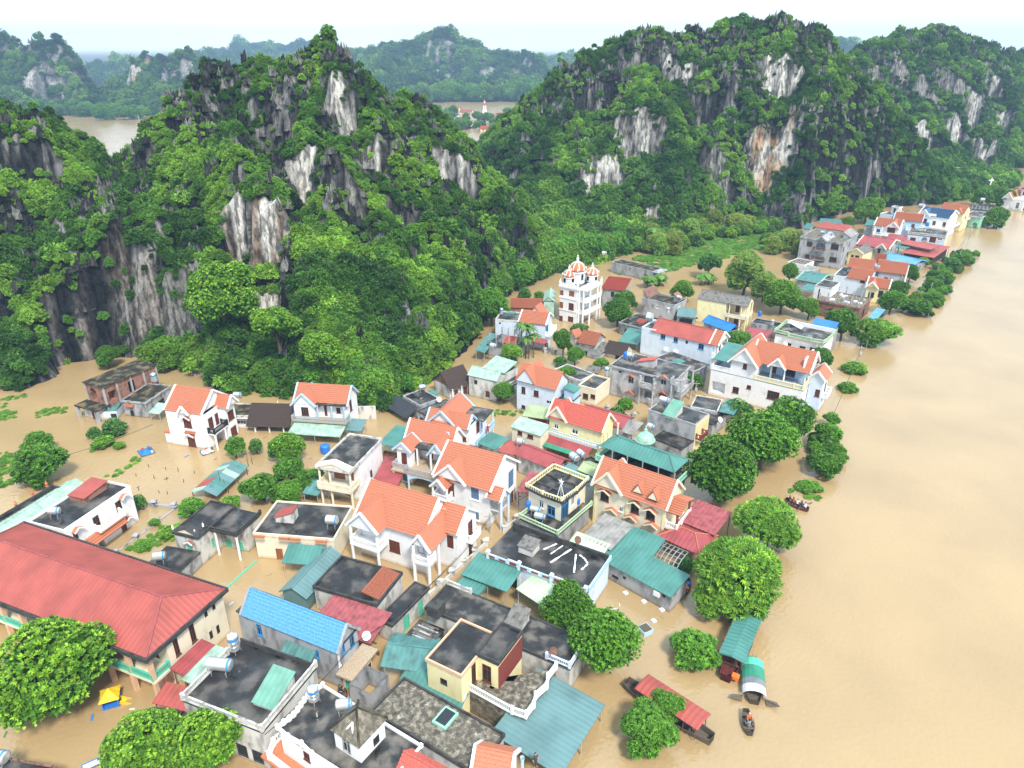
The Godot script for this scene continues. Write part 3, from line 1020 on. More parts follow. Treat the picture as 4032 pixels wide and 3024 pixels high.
# a balcony out of face f, centre u, with its floor at y
func balcony(f: String, u: float, y: float, w: float, out: float, floor_m: String, rail_m: String, solid := false) -> void:
	var t: Transform3D = FX[f][0]
	var m := MB.new()
	m.x = t
	m.box(u - w / 2, u + w / 2, y - 0.22, y, 0.004, out)
	part(H, "balcony_floor", m, floor_m)
	var q := []
	for p in [Vector3(u - w / 2 + 0.1, 0, 0.1), Vector3(u - w / 2 + 0.1, 0, out - 0.1), Vector3(u + w / 2 - 0.1, 0, out - 0.1), Vector3(u + w / 2 - 0.1, 0, 0.1)]:
		var g: Vector3 = t * p
		q.append(Vector2(g.x, g.z))
	rail(q, y, rail_m, 0.9, 0.24, solid)

func columns(pts: Array, y0: float, y1: float, r: float, material: String) -> void:
	for p in pts:
		var m := MB.new()
		m.lathe(Vector3(p[0], 0, p[1]), [[r * 1.0, y0], [r, y1 - 0.35], [r * 1.25, y1 - 0.3], [r * 1.1, y1 - 0.22], [r * 1.5, y1 - 0.1], [r * 1.5, y1]], 10)
		part(H, "column", m, material)

func pier(x: float, z: float, w: float, y0: float, y1: float, material: String, cap := 0.12) -> void:
	var m := MB.new()
	m.box(x - w / 2, x + w / 2, y0, y1, z - w / 2, z + w / 2)
	if cap > 0:
		m.box(x - w / 2 - 0.08, x + w / 2 + 0.08, y1 - 0.28, y1 - 0.16, z - w / 2 - 0.08, z + w / 2 + 0.08)
	part(H, "pillar", m, material)

# an arched screen standing between two points, springing and crown heights given
func arch(a: Vector2, b: Vector2, y0: float, spring: float, top: float, material: String, th := 0.22) -> void:
	var d := b - a
	var L := d.length()
	var t := Transform3D(Basis(Vector3(d.x / L, 0, d.y / L), Vector3.UP, Vector3(-d.y / L, 0, d.x / L)), Vector3(a.x, 0, a.y))
	var m := MB.new()
	m.x = t
	var r := L / 2
	var rise := (top - spring) * 0.82
	for s in 10:
		var t0 := PI * s / 10.0
		var t1 := PI * (s + 1) / 10.0
		var p0 := Vector3(r - cos(t0) * r, spring + sin(t0) * rise, 0)
		var p1 := Vector3(r - cos(t1) * r, spring + sin(t1) * rise, 0)
		var q0 := Vector3(p0.x, top, 0); var q1 := Vector3(p1.x, top, 0)
		var z := Vector3(0, 0, th / 2)
		m.quad(p0 + z, p1 + z, q1 + z, q0 + z)
		m.quad(p1 - z, p0 - z, q0 - z, q1 - z)
		m.quad(p1 + z, p0 + z, p0 - z, p1 - z)
	m.quad(Vector3(0, top, th / 2), Vector3(L, top, th / 2), Vector3(L, top, -th / 2), Vector3(0, top, -th / 2))
	part(H, "arch", m, material)

# small tiled hood over an opening on face f
func hood(f: String, u: float, y: float, w: float, out: float, material: String, peak := true, verge := "") -> void:
	var t: Transform3D = FX[f][0]
	var m := MB.new()
	m.x = t
	if peak:
		var rise := w * 0.3
		var s := Vector3(w / 2, rise, 0)
		slope(m, Vector3(u - w / 2, y, 0.02), Vector3(0, 0, 1), s.normalized(), out, s.length(), 0, out, "flat")
		slope(m, Vector3(u + w / 2, y, out + 0.02), Vector3(0, 0, -1), Vector3(-s.x, s.y, 0).normalized(), out, s.length(), 0, out, "flat")
	else:
		var s := Vector3(0, out * 0.5, -out)
		slope(m, Vector3(u - w / 2, y, out + 0.02), Vector3.RIGHT, s.normalized(), w, s.length(), 0, w, "tile")
	var r := part(H, "window_hood", m, material)
	if verge != "" and peak:
		var g := MB.new()
		g.x = t
		g.bar(Vector3(u - w / 2, y - 0.06, out + 0.04), Vector3(u, y - 0.06 + w * 0.3, out + 0.04), 0.1, 0.16)
		g.bar(Vector3(u + w / 2, y - 0.06, out + 0.04), Vector3(u, y - 0.06 + w * 0.3, out + 0.04), 0.1, 0.16)
		part(r, "verge_board", g, verge)

# stair head on a roof: a wedge with a sheet lid that falls to side low
func stairhead(cx: float, cz: float, w: float, d: float, y: float, h0: float, h1: float, low: String, wall_m: String, lid_m: String) -> void:
	var f := face(low, cx, cz, w, d)
	var L: float = f[1]
	var D := d if low in ["F", "B"] else w
	var m := MB.new()
	m.x = f[0]
	var a := Vector3(-L / 2, y, 0); var b := Vector3(L / 2, y, 0)
	var k := Vector3(0, 0, -D)
	var u0 := Vector3(0, h0, 0); var u1 := Vector3(0, h1, 0)
	m.quad(a, b, b + u0, a + u0)
	m.quad(b + k, a + k, a + k + u1, b + k + u1)
	m.quad(b, b + k, b + k + u1, b + u0)
	m.quad(a + k, a, a + u0, a + k + u1)
	part(H, "stair_head", m, wall_m)
	var l := MB.new()
	l.x = f[0]
	var s := Vector3(0, h1 - h0, -D - 0.3)
	slope(l, Vector3(-L / 2 - 0.15, y + h0 + 0.1, 0.15), Vector3.RIGHT, s.normalized(), L + 0.3, s.length(), 0, L + 0.3, kind_of(lid_m))
	part(H, "stair_roof", l, lid_m)

func finial(x: float, y: float, z: float, s: float, material: String) -> void:
	var m := MB.new()
	m.lathe(Vector3(x, y, z), [[0.3 * s, 0], [0.3 * s, 0.2 * s], [0.14 * s, 0.26 * s], [0.3 * s, 0.55 * s], [0.26 * s, 0.85 * s], [0.08 * s, 1.0 * s], [0.15 * s, 1.15 * s], [0.0, 1.5 * s]], 8)
	part(H, "finial", m, material)

# ---------------------------------------------------------------- things on roofs and about the village
func tank(label: String, x: float, y: float, z: float, deg: float, lying := true, material := "steel", r := 0.5, l := 1.5, group := "") -> void:
	var o := thing("water_tank", label, "water tank", Vector3(x, y, z), deg_to_rad(deg), group)
	var fr := MB.new()
	if lying:
		var m := MB.new()
		m.x = Transform3D(Basis(Vector3.UP, Vector3.LEFT, Vector3(0, 0, 1)), Vector3(0, 0.55 + r, 0))
		m.lathe(Vector3(0, -l / 2, 0), [[0, 0], [r * 0.7, 0.03], [r, 0.16], [r, l * 0.33], [r * 1.03, l * 0.335], [r * 1.03, l * 0.36], [r, l * 0.365], [r, l * 0.63], [r * 1.03, l * 0.635], [r * 1.03, l * 0.66], [r, l * 0.665], [r, l - 0.16], [r * 0.7, l - 0.03], [0, l]], 18)
		part(o, "barrel", m, material)
		var b := MB.new()
		b.x = m.x
		b.lathe(Vector3(0, -l / 2, 0), [[r * 1.01, 0.13], [r * 1.012, 0.15], [r * 1.012, 0.3], [r * 1.01, 0.32]], 18)
		part(o, "painted_band", b, "bluepaint")
		for sx in [-l * 0.3, l * 0.3]:
			for sz in [-r * 0.8, r * 0.8]:
				fr.bar(Vector3(sx, 0, sz), Vector3(sx, 0.75, sz * 0.8), 0.05, 0.05)
			fr.bar(Vector3(sx, 0.5, -r), Vector3(sx, 0.5, r), 0.05, 0.05)
	else:
		var m := MB.new()
		m.lathe(Vector3(0, 0.45, 0), [[0, 0], [r, 0.0], [r, l * 0.3], [r * 1.03, l * 0.31], [r * 1.03, l * 0.34], [r, l * 0.35], [r, l * 0.62], [r * 1.03, l * 0.63], [r * 1.03, l * 0.66], [r, l * 0.67], [r, l], [r * 0.85, l + 0.12], [r * 0.3, l + 0.24], [r * 0.3, l + 0.3], [0, l + 0.3]], 18)
		part(o, "barrel", m, material)
		if material == "steel":
			var b := MB.new()
			b.lathe(Vector3(0, 0.45, 0), [[r * 1.005, l * 0.68], [r * 1.012, l * 0.7], [r * 1.012, l * 0.88], [r * 1.005, l * 0.9]], 18)
			part(o, "painted_band", b, "bluepaint")
		for i in 4:
			var a := TAU * (i + 0.5) / 4
			fr.bar(Vector3(cos(a) * r, 0, sin(a) * r), Vector3(cos(a) * r * 0.9, 0.47, sin(a) * r * 0.9), 0.05, 0.05)
	part(o, "stand", fr, "zinc")

func pole(label: String, x: float, z: float, h: float, tilt := 0.0, arms := true, material := "cementlight", r := 0.14) -> void:
	var o := thing("utility_pole", label, "pole", Vector3(x, 0, z))
	o.rotation.z = tilt
	var m := MB.new()
	m.tube(Vector3(0, -2.6, 0), Vector3(0, h, 0), r, r * 0.65, 8)
	part(o, "shaft", m, material)
	if arms:
		var a := MB.new()
		a.box(-0.7, 0.7, h - 0.5, h - 0.4, -0.05, 0.05)
		a.box(-0.25, 0.25, h - 1.9, h - 1.3, 0.1, 0.4)
		part(o, "cross_arm", a, "zinc")

func wire(label: String, pts: Array, sag: float, group := "overhead wires between the poles") -> void:
	var m := MB.new()
	for i in pts.size() - 1:
		var a: Vector3 = pts[i]
		var b: Vector3 = pts[i + 1]
		var prev := a
		for k in 8:
			var t := (k + 1) / 8.0
			var q := a.lerp(b, t) + Vector3(0, -sag * 4.0 * t * (1.0 - t), 0)
			m.tube(prev, q, 0.035, 0.035, 4, false)
			prev = q
	tag(part(self, "overhead_wire", m, "dark"), label, "wire", group)

func patch(label: String, blobs: Array, s: int, called := "floating_plants") -> void:   # a drifting mat of water plants: blobs Vector3(x, z, r)
	var r := rng(s)
	var w := []
	var c := []
	for b in blobs:
		var n := int(b.z * b.z * 3.2)
		for i in n:
			var a := r.randf() * TAU
			var d: float = b.z * sqrt(r.randf())
			var sz := r.randf_range(0.28, 0.6) * (1.0 if b.z < 4.0 else 1.6)
			w.append(Transform3D(Basis(Vector3.UP, r.randf() * TAU).scaled(Vector3(sz, sz * 0.55, sz)), Vector3(b.x + cos(a) * d, 0.05, b.y + sin(a) * d * 0.8)))
			var g := Color(0.09, 0.24, 0.03).lerp(Color(0.20, 0.42, 0.05), r.randf()) * r.randf_range(0.8, 1.2)
			g.a = 1
			c.append(g)
	copies(called, CROWNS["shrub"][s % 3], w, c, "leaf", label)

func mark(a: Vector2, b: Vector2, w: float, y: float) -> void:   # a brushed strip of white sealant on a roof
	var m := MB.new()
	var d := (b - a).normalized()
	var s := Vector2(-d.y, d.x) * w / 2
	for k in 4:
		var p := a.lerp(b, k / 4.0)
		var q := a.lerp(b, (k + 1) / 4.0)
		var e0 := 0.8 + 0.4 * sin(k * 2.3)
		var e1 := 0.8 + 0.4 * sin((k + 1) * 2.3)
		m.quad(Vector3(p.x - s.x * e0, y, p.y - s.y * e0), Vector3(q.x - s.x * e1, y, q.y - s.y * e1), Vector3(q.x + s.x * e1, y, q.y + s.y * e1), Vector3(p.x + s.x * e0, y, p.y + s.y * e0))
		if m.n[m.n.size() - 1].y < 0:
			for i in range(m.n.size() - 6, m.n.size()):
				m.n[i] = Vector3.UP
			for i in range(m.v.size() - 6, m.v.size(), 3):
				var t := m.v[i + 1]; m.v[i + 1] = m.v[i + 2]; m.v[i + 2] = t
	part(H, "sealant_stroke", m, "trim")

func trellis(w: float, d: float, y: float, rise: float) -> void:
	for i in 7:
		var m := MB.new()
		var x := -w / 2 + w * i / 6.0
		for k in 8:
			var t0 := PI * k / 8.0
			var t1 := PI * (k + 1) / 8.0
			m.bar(Vector3(x, y + sin(t0) * rise, -cos(t0) * d / 2), Vector3(x, y + sin(t1) * rise, -cos(t1) * d / 2), 0.09, 0.09)
		part(H, "hoop", m, "zinc")
	for k in 9:
		var m := MB.new()
		var t := PI * k / 8.0
		m.bar(Vector3(-w / 2, y + sin(t) * rise, -cos(t) * d / 2), Vector3(w / 2, y + sin(t) * rise, -cos(t) * d / 2), 0.07, 0.07)
		part(H, "rail", m, "zinc")
	for e in [[-1, -1], [-1, 1], [1, -1], [1, 1]]:
		pier(e[0] * w / 2, e[1] * d / 2, 0.1, -2.5, y, "zinc", 0)

func star(x: float, y: float, z: float) -> void:   # white tripod with a five pointed star
	var m := MB.new()
	for i in 3:
		var a := TAU * i / 3.0
		m.bar(Vector3(x + cos(a) * 0.7, y, z + sin(a) * 0.7), Vector3(x, y + 2.6, z), 0.06, 0.06)
	part(H, "star_stand", m, "trim")
	var s := MB.new()
	s.x = Transform3D(Basis.IDENTITY, Vector3(x, y + 2.9, z))
	for i in 5:
		var a := TAU * i / 5.0 + PI / 2
		var t := Vector3(cos(a), sin(a), 0) * 0.55
		var l := Vector3(cos(a - 0.63), sin(a - 0.63), 0) * 0.22
		var r := Vector3(cos(a + 0.63), sin(a + 0.63), 0) * 0.22
		var f := Vector3(0, 0, 0.12)
		s.tri(l, t, f); s.tri(t, r, f); s.tri(t, l, -f); s.tri(r, t, -f)
	part(H, "star", s, "trim")

func dome_cap(x: float, y: float, z: float, r: float, material := "mint", trim := "greentrim", ribs := 8) -> void:
	var m := MB.new()
	m.lathe(Vector3(x, y, z), [[r * 0.85, -0.4], [r * 0.85, 0.0], [r * 1.12, 0.02], [r * 1.12, 0.16], [r, 0.18], [r * 0.96, r * 0.3], [r * 0.82, r * 0.58], [r * 0.55, r * 0.82], [r * 0.2, r * 0.97], [0.0, r]], 24)
	var o := part(H, "dome", m, material)
	var g := MB.new()
	for i in ribs:
		var a := TAU * i / ribs
		var d := Vector3(cos(a), 0, sin(a))
		var q := [[1.0, 0.18 / r], [0.97, 0.3], [0.83, 0.58], [0.56, 0.82], [0.1, 1.0]]
		for k in 4:
			g.bar(Vector3(x, y, z) + d * r * q[k][0] + Vector3(0, r * q[k][1], 0), Vector3(x, y, z) + d * r * q[k + 1][0] + Vector3(0, r * q[k + 1][1], 0), 0.1 * r, 0.08 * r)
	g.lathe(Vector3(x, y + r * 0.95, z), [[0.2 * r, 0], [0.22 * r, 0.1 * r], [0.08 * r, 0.2 * r], [0.2 * r, 0.36 * r], [0.12 * r, 0.5 * r], [0.04 * r, 0.6 * r], [0.1 * r, 0.72 * r], [0.0, 0.95 * r]], 10)
	part(o, "dome_rib", g, trim)

func yard_wall(label: String, a: Vector2, b: Vector2, h: float, material: String, posts := 0, group := "") -> void:
	var o := thing("yard_wall", label, "wall", Vector3(a.x, 0, a.y), 0.0, group)
	var m := MB.new()
	var d := Vector3(b.x - a.x, 0, b.y - a.y)
	m.bar(Vector3(0, (h - 2.4) / 2, 0), d + Vector3(0, (h - 2.4) / 2, 0), 0.2, h + 2.4)
	part(o, "wall", m, material)
	for i in posts:
		var p := MB.new()
		var q := d * (i / maxf(posts - 1.0, 1.0))
		p.box(q.x - 0.3, q.x + 0.3, -2.4, h + 0.35, q.z - 0.3, q.z + 0.3)
		p.box(q.x - 0.4, q.x + 0.4, h + 0.35, h + 0.5, q.z - 0.4, q.z + 0.4)
		part(o, "pillar", p, material)

func drum(x: float, y: float, z: float, r: float, h: float) -> void:
	var m := MB.new()
	m.lathe(Vector3(x, y, z), [[r * 0.98, 0], [r * 0.98, h * 0.9], [r * 1.15, h * 0.92], [r * 1.15, h], [0, h]], 16)
	var o := part(H, "drum", m, "white")
	for i in 4:
		var a := TAU * i / 4.0 + 0.3
		var g := MB.new()
		var d := Vector3(cos(a), 0, sin(a))
		g.x = Transform3D(Basis(Vector3(d.z, 0, -d.x), Vector3.UP, d), Vector3(x, y, z) + d * (r * 0.94))
		g.box(-0.35, 0.35, h * 0.3, h * 0.7, -0.05, 0.1)
		g.tube(Vector3(0, h * 0.7, -0.05), Vector3(0, h * 0.7, 0.1), 0.35, 0.35, 12)
		part(o, "arched_window", g, "glass")

# boats: bow at -x; kinds open, loaded, oars, tarp, covered, redroof, tealroof
func boat(called: String, label: String, x: float, z: float, deg: float, L: float, W: float, material: String, kind: String) -> void:
	H = thing(called, label, "boat", Vector3(x, 0, z), deg_to_rad(deg))
	var m := MB.new()
	var hh := 0.55 if L < 7 else 0.8
	var n := 12
	var sec := func(i: int) -> Array:
		var t := i / float(n)
		var w: float = W / 2 * (0.35 + 0.65 * sin(PI * clampf(t * 0.86 + 0.07, 0, 1)))
		var lift: float = 0.35 * pow(absf(t - 0.5) * 2.0, 2.4)
		return [Vector3(-L / 2 + L * t, -0.3, 0), w, hh - 0.25 + lift]
	for i in n:
		var a: Array = sec.call(i)
		var b: Array = sec.call(i + 1)
		for sg in [-1.0, 1.0]:
			var a0: Vector3 = a[0] + Vector3(0, 0, sg * a[1] * 0.7); var b0: Vector3 = b[0] + Vector3(0, 0, sg * b[1] * 0.7)
			var a1 := Vector3(a[0].x, a[2], sg * a[1]); var b1 := Vector3(b[0].x, b[2], sg * b[1])
			var a2 := Vector3(a1.x, a1.y, sg * (a[1] - 0.09)); var b2 := Vector3(b1.x, b1.y, sg * (b[1] - 0.09))
			var a3 := Vector3(a1.x, 0.12, sg * a[1] * 0.72); var b3 := Vector3(b1.x, 0.12, sg * b[1] * 0.72)
			if sg > 0:
				m.quad(a0, b0, b1, a1); m.quad(a1, b1, b2, a2); m.quad(a2, b2, b3, a3); m.quad(a3, b3, Vector3(b3.x, 0.12, 0), Vector3(a3.x, 0.12, 0))
			else:
				m.quad(b0, a0, a1, b1); m.quad(b1, a1, a2, b2); m.quad(b2, a2, a3, b3); m.quad(b3, a3, Vector3(a3.x, 0.12, 0), Vector3(b3.x, 0.12, 0))
	for e in [0, n]:
		var a: Array = sec.call(e)
		var q := Vector3(a[0].x, a[2], -a[1]); var r := Vector3(a[0].x, a[2], a[1])
		var d: Vector3 = a[0] + Vector3(0, 0, a[1] * 0.7); var f: Vector3 = a[0] - Vector3(0, 0, a[1] * 0.7)
		m.quad(f, d, r, q); m.quad(d, f, q, r)
	part(H, "hull", m, material)
	for i in 3:
		var t := MB.new()
		var tx := -L * 0.28 + L * 0.28 * i
		t.box(tx - 0.12, tx + 0.12, 0.3, 0.36, -W * 0.4, W * 0.4)
		part(H, "seat", t, "oldwood")
	match kind:
		"loaded":
			for i in 4:
				var b := MB.new()
				b.lathe(Vector3(-L * 0.25 + i * L * 0.17, 0.15, (i % 2 - 0.5) * 0.3), [[0.3, 0], [0.36, 0.15], [0.3, 0.34], [0.0, 0.42]], 8)
				part(H, "bundle", b, ["tarp", "orange", "tarpwhite", "tarp"][i])
		"oars":
			for sg in [-1.0, 1.0]:
				var b := MB.new()
				b.bar(Vector3(L * 0.2, 0.6, sg * 0.3), Vector3(L * 0.3, 0.05, sg * 2.4), 0.06, 0.06)
				b.bar(Vector3(L * 0.285, 0.12, sg * 2.0), Vector3(L * 0.31, 0.0, sg * 2.7), 0.18, 0.04)
				part(H, "oar", b, "oldwood")
		"tarp":
			var b := MB.new()
			for k in 6:
				var t0 := PI * k / 6.0; var t1 := PI * (k + 1) / 6.0
				b.quad(Vector3(-L * 0.3, 0.4 + sin(t1) * 0.9, -cos(t1) * W * 0.5), Vector3(-L * 0.3, 0.4 + sin(t0) * 0.9, -cos(t0) * W * 0.5), Vector3(L * 0.35, 0.4 + sin(t0) * 0.9, -cos(t0) * W * 0.5), Vector3(L * 0.35, 0.4 + sin(t1) * 0.9, -cos(t1) * W * 0.5))
			part(H, "cover", b, "tarp")
		"covered":
			var seg := [[-0.38, -0.2, "glass"], [-0.2, 0.08, "tarpgreen"], [0.08, 0.22, "tarpgrey"], [0.22, 0.4, "tarpwhite"]]
			for s in seg:
				var b := MB.new()
				for k in 8:
					var t0 := PI * k / 8.0; var t1 := PI * (k + 1) / 8.0
					b.quad(Vector3(L * s[0], 0.5 + sin(t1) * 0.8, -cos(t1) * W * 0.55), Vector3(L * s[0], 0.5 + sin(t0) * 0.8, -cos(t0) * W * 0.55), Vector3(L * s[1] + 0.05, 0.5 + sin(t0) * 0.8, -cos(t0) * W * 0.55), Vector3(L * s[1] + 0.05, 0.5 + sin(t1) * 0.8, -cos(t1) * W * 0.55))
				part(H, "cover", b, s[2] if s[2] != "glass" else "greenpaint")
			var p := MB.new()
			p.bar(Vector3(-L * 0.42, 0.5, 0), Vector3(-L * 0.42, 2.6, 0), 0.05, 0.05)
			var pp := part(H, "flag_pole", p, "zinc")
			var fl := MB.new()
			fl.quad(Vector3(-L * 0.42, 2.0, 0), Vector3(-L * 0.42 + 0.8, 1.9, 0.2), Vector3(-L * 0.42 + 0.8, 2.45, 0.2), Vector3(-L * 0.42, 2.6, 0))
			part(pp, "flag", fl, "signred")
			var st := MB.new()
			st.quad(Vector3(-L * 0.42 + 0.28, 2.12, 0.1), Vector3(-L * 0.42 + 0.5, 2.1, 0.16), Vector3(-L * 0.42 + 0.5, 2.34, 0.16), Vector3(-L * 0.42 + 0.28, 2.36, 0.1))
			part(pp, "flag_star", st, "signyellow")
			for sg in [-1.0, 1.0]:
				var nb := MB.new()
				nb.bar(Vector3(L * 0.4, 0.5, sg * W * 0.4), Vector3(L * 0.52, 0.5, sg * W * 1.1), 0.06, 0.06)
				nb.quad(Vector3(L * 0.36, 0.2, sg * W * 0.5), Vector3(L * 0.5, 0.15, sg * W * 0.55), Vector3(L * 0.52, 0.48, sg * W * 1.1), Vector3(L * 0.42, 0.4, sg * W * 1.0))
				part(H, "net_pole", nb, "oldwood")
		"redroof", "tealroof":
			var rm := "red" if kind == "redroof" else "teal"
			var x0 := -L * 0.32 if kind == "redroof" else -L * 0.36
			var x1 := L * 0.4 if kind == "redroof" else L * 0.46
			var r := MB.new()
			var y := 2.0
			slope(r, Vector3(x0, y, W * 0.55), Vector3.RIGHT, Vector3(0, 0.22, -W * 0.55).normalized(), x1 - x0, Vector3(0, 0.22, W * 0.55).length(), 0, x1 - x0, "rib")
			slope(r, Vector3(x1, y, -W * 0.55), Vector3.LEFT, Vector3(0, 0.22, W * 0.55).normalized(), x1 - x0, Vector3(0, 0.22, W * 0.55).length(), 0, x1 - x0, "rib")
			part(H, "roof", r, rm)
			for i in 6:
				for sg in [-1.0, 1.0]:
					var p := MB.new()
					var px := x0 + 0.3 + (x1 - x0 - 0.6) * i / 5.0
					p.bar(Vector3(px, 0.3, sg * W * 0.45), Vector3(px, y + 0.02, sg * W * 0.45), 0.07, 0.07)
					part(H, "post", p, "rustpipe")
			if kind == "tealroof":
				for i in 5:
					var b := MB.new()
					b.box(-0.3 + x0 + 1.2 + (x1 - x0 - 2) * i / 4.0, 0.3 + x0 + 1.2 + (x1 - x0 - 2) * i / 4.0, 1.0, 1.6, -W * 0.62, -W * 0.5)
					part(H, "life_jacket", b, "orange")
				var b2 := MB.new()
				b2.box(-L * 0.48, -L * 0.42, 0.5, 0.9, W * 0.2, W * 0.5)
				part(H, "life_jacket", b2, "orange")
			else:
				for i in 5:
					var b := MB.new()
					b.box(L * 0.1 + i * 0.5, L * 0.1 + i * 0.5 + 0.3, 0.15, 0.6, -0.5 + 0.2 * (i % 3), 0.1 + 0.2 * (i % 3))
					part(H, "crate", b, "oldwood")

# people: one skin meshed over blended capsules, coloured by bone
var BODY := {}

func body_field(pose: String) -> Array:   # [a, b, ra, rb, what]  what: 0 skin, 1 shirt, 2 legs, 3 hair
	if pose == "stand":
		return [[Vector3(0, 0.98, 0), Vector3(0, 1.36, 0.0), 0.15, 0.17, 1], [Vector3(0, 1.36, 0), Vector3(0, 1.52, 0.0), 0.07, 0.06, 0], [Vector3(0, 1.6, 0.02), Vector3(0, 1.66, 0.02), 0.095, 0.095, 0], [Vector3(0, 1.66, -0.025), Vector3(0, 1.7, -0.02), 0.1, 0.09, 3], [Vector3(0, 1.59, 0.11), Vector3(0, 1.6, 0.12), 0.02, 0.02, 0],
			[Vector3(-0.1, 0.92, 0), Vector3(-0.11, 0.5, 0.02), 0.105, 0.075, 2], [Vector3(-0.11, 0.5, 0.02), Vector3(-0.12, 0.09, -0.02), 0.07, 0.045, 2], [Vector3(-0.12, 0.04, -0.04), Vector3(-0.13, 0.04, 0.15), 0.045, 0.035, 0],
			[Vector3(0.1, 0.92, 0), Vector3(0.11, 0.5, 0.03), 0.105, 0.075, 2], [Vector3(0.11, 0.5, 0.03), Vector3(0.12, 0.09, 0.0), 0.07, 0.045, 2], [Vector3(0.12, 0.04, -0.02), Vector3(0.14, 0.04, 0.17), 0.045, 0.035, 0],
			[Vector3(-0.2, 1.38, 0), Vector3(-0.28, 1.1, -0.02), 0.06, 0.05, 1], [Vector3(-0.28, 1.1, -0.02), Vector3(-0.25, 0.86, 0.08), 0.045, 0.035, 0], [Vector3(-0.25, 0.84, 0.09), Vector3(-0.24, 0.74, 0.11), 0.035, 0.022, 0],
			[Vector3(0.2, 1.38, 0), Vector3(0.29, 1.12, 0.0), 0.06, 0.05, 1], [Vector3(0.29, 1.12, 0.0), Vector3(0.2, 0.98, 0.18), 0.045, 0.035, 0], [Vector3(0.2, 0.98, 0.18), Vector3(0.14, 0.97, 0.25), 0.035, 0.022, 0]]
	return [[Vector3(0, 0.18, 0), Vector3(0, 0.58, 0.04), 0.16, 0.17, 1], [Vector3(0, 0.6, 0.05), Vector3(0, 0.74, 0.06), 0.07, 0.06, 0], [Vector3(0, 0.82, 0.08), Vector3(0, 0.87, 0.08), 0.095, 0.095, 0], [Vector3(0, 0.88, 0.04), Vector3(0, 0.92, 0.05), 0.1, 0.09, 3], [Vector3(0, 0.81, 0.17), Vector3(0, 0.82, 0.18), 0.02, 0.02, 0],
		[Vector3(-0.1, 0.14, 0.02), Vector3(-0.15, 0.26, 0.42), 0.11, 0.08, 2], [Vector3(-0.15, 0.26, 0.42), Vector3(-0.13, -0.1, 0.5), 0.07, 0.05, 2], [Vector3(-0.13, -0.12, 0.5), Vector3(-0.14, -0.13, 0.66), 0.045, 0.035, 0],
		[Vector3(0.1, 0.14, 0.02), Vector3(0.15, 0.26, 0.42), 0.11, 0.08, 2], [Vector3(0.15, 0.26, 0.42), Vector3(0.13, -0.1, 0.5), 0.07, 0.05, 2], [Vector3(0.13, -0.12, 0.5), Vector3(0.14, -0.13, 0.66), 0.045, 0.035, 0],
		[Vector3(-0.2, 0.6, 0.04), Vector3(-0.28, 0.36, 0.14), 0.06, 0.05, 1], [Vector3(-0.28, 0.36, 0.14), Vector3(-0.16, 0.32, 0.38), 0.045, 0.035, 0], [Vector3(-0.16, 0.32, 0.38), Vector3(-0.12, 0.33, 0.46), 0.035, 0.022, 0],
		[Vector3(0.2, 0.6, 0.04), Vector3(0.28, 0.36, 0.14), 0.06, 0.05, 1], [Vector3(0.28, 0.36, 0.14), Vector3(0.16, 0.32, 0.38), 0.045, 0.035, 0], [Vector3(0.16, 0.32, 0.38), Vector3(0.12, 0.33, 0.46), 0.035, 0.022, 0]]

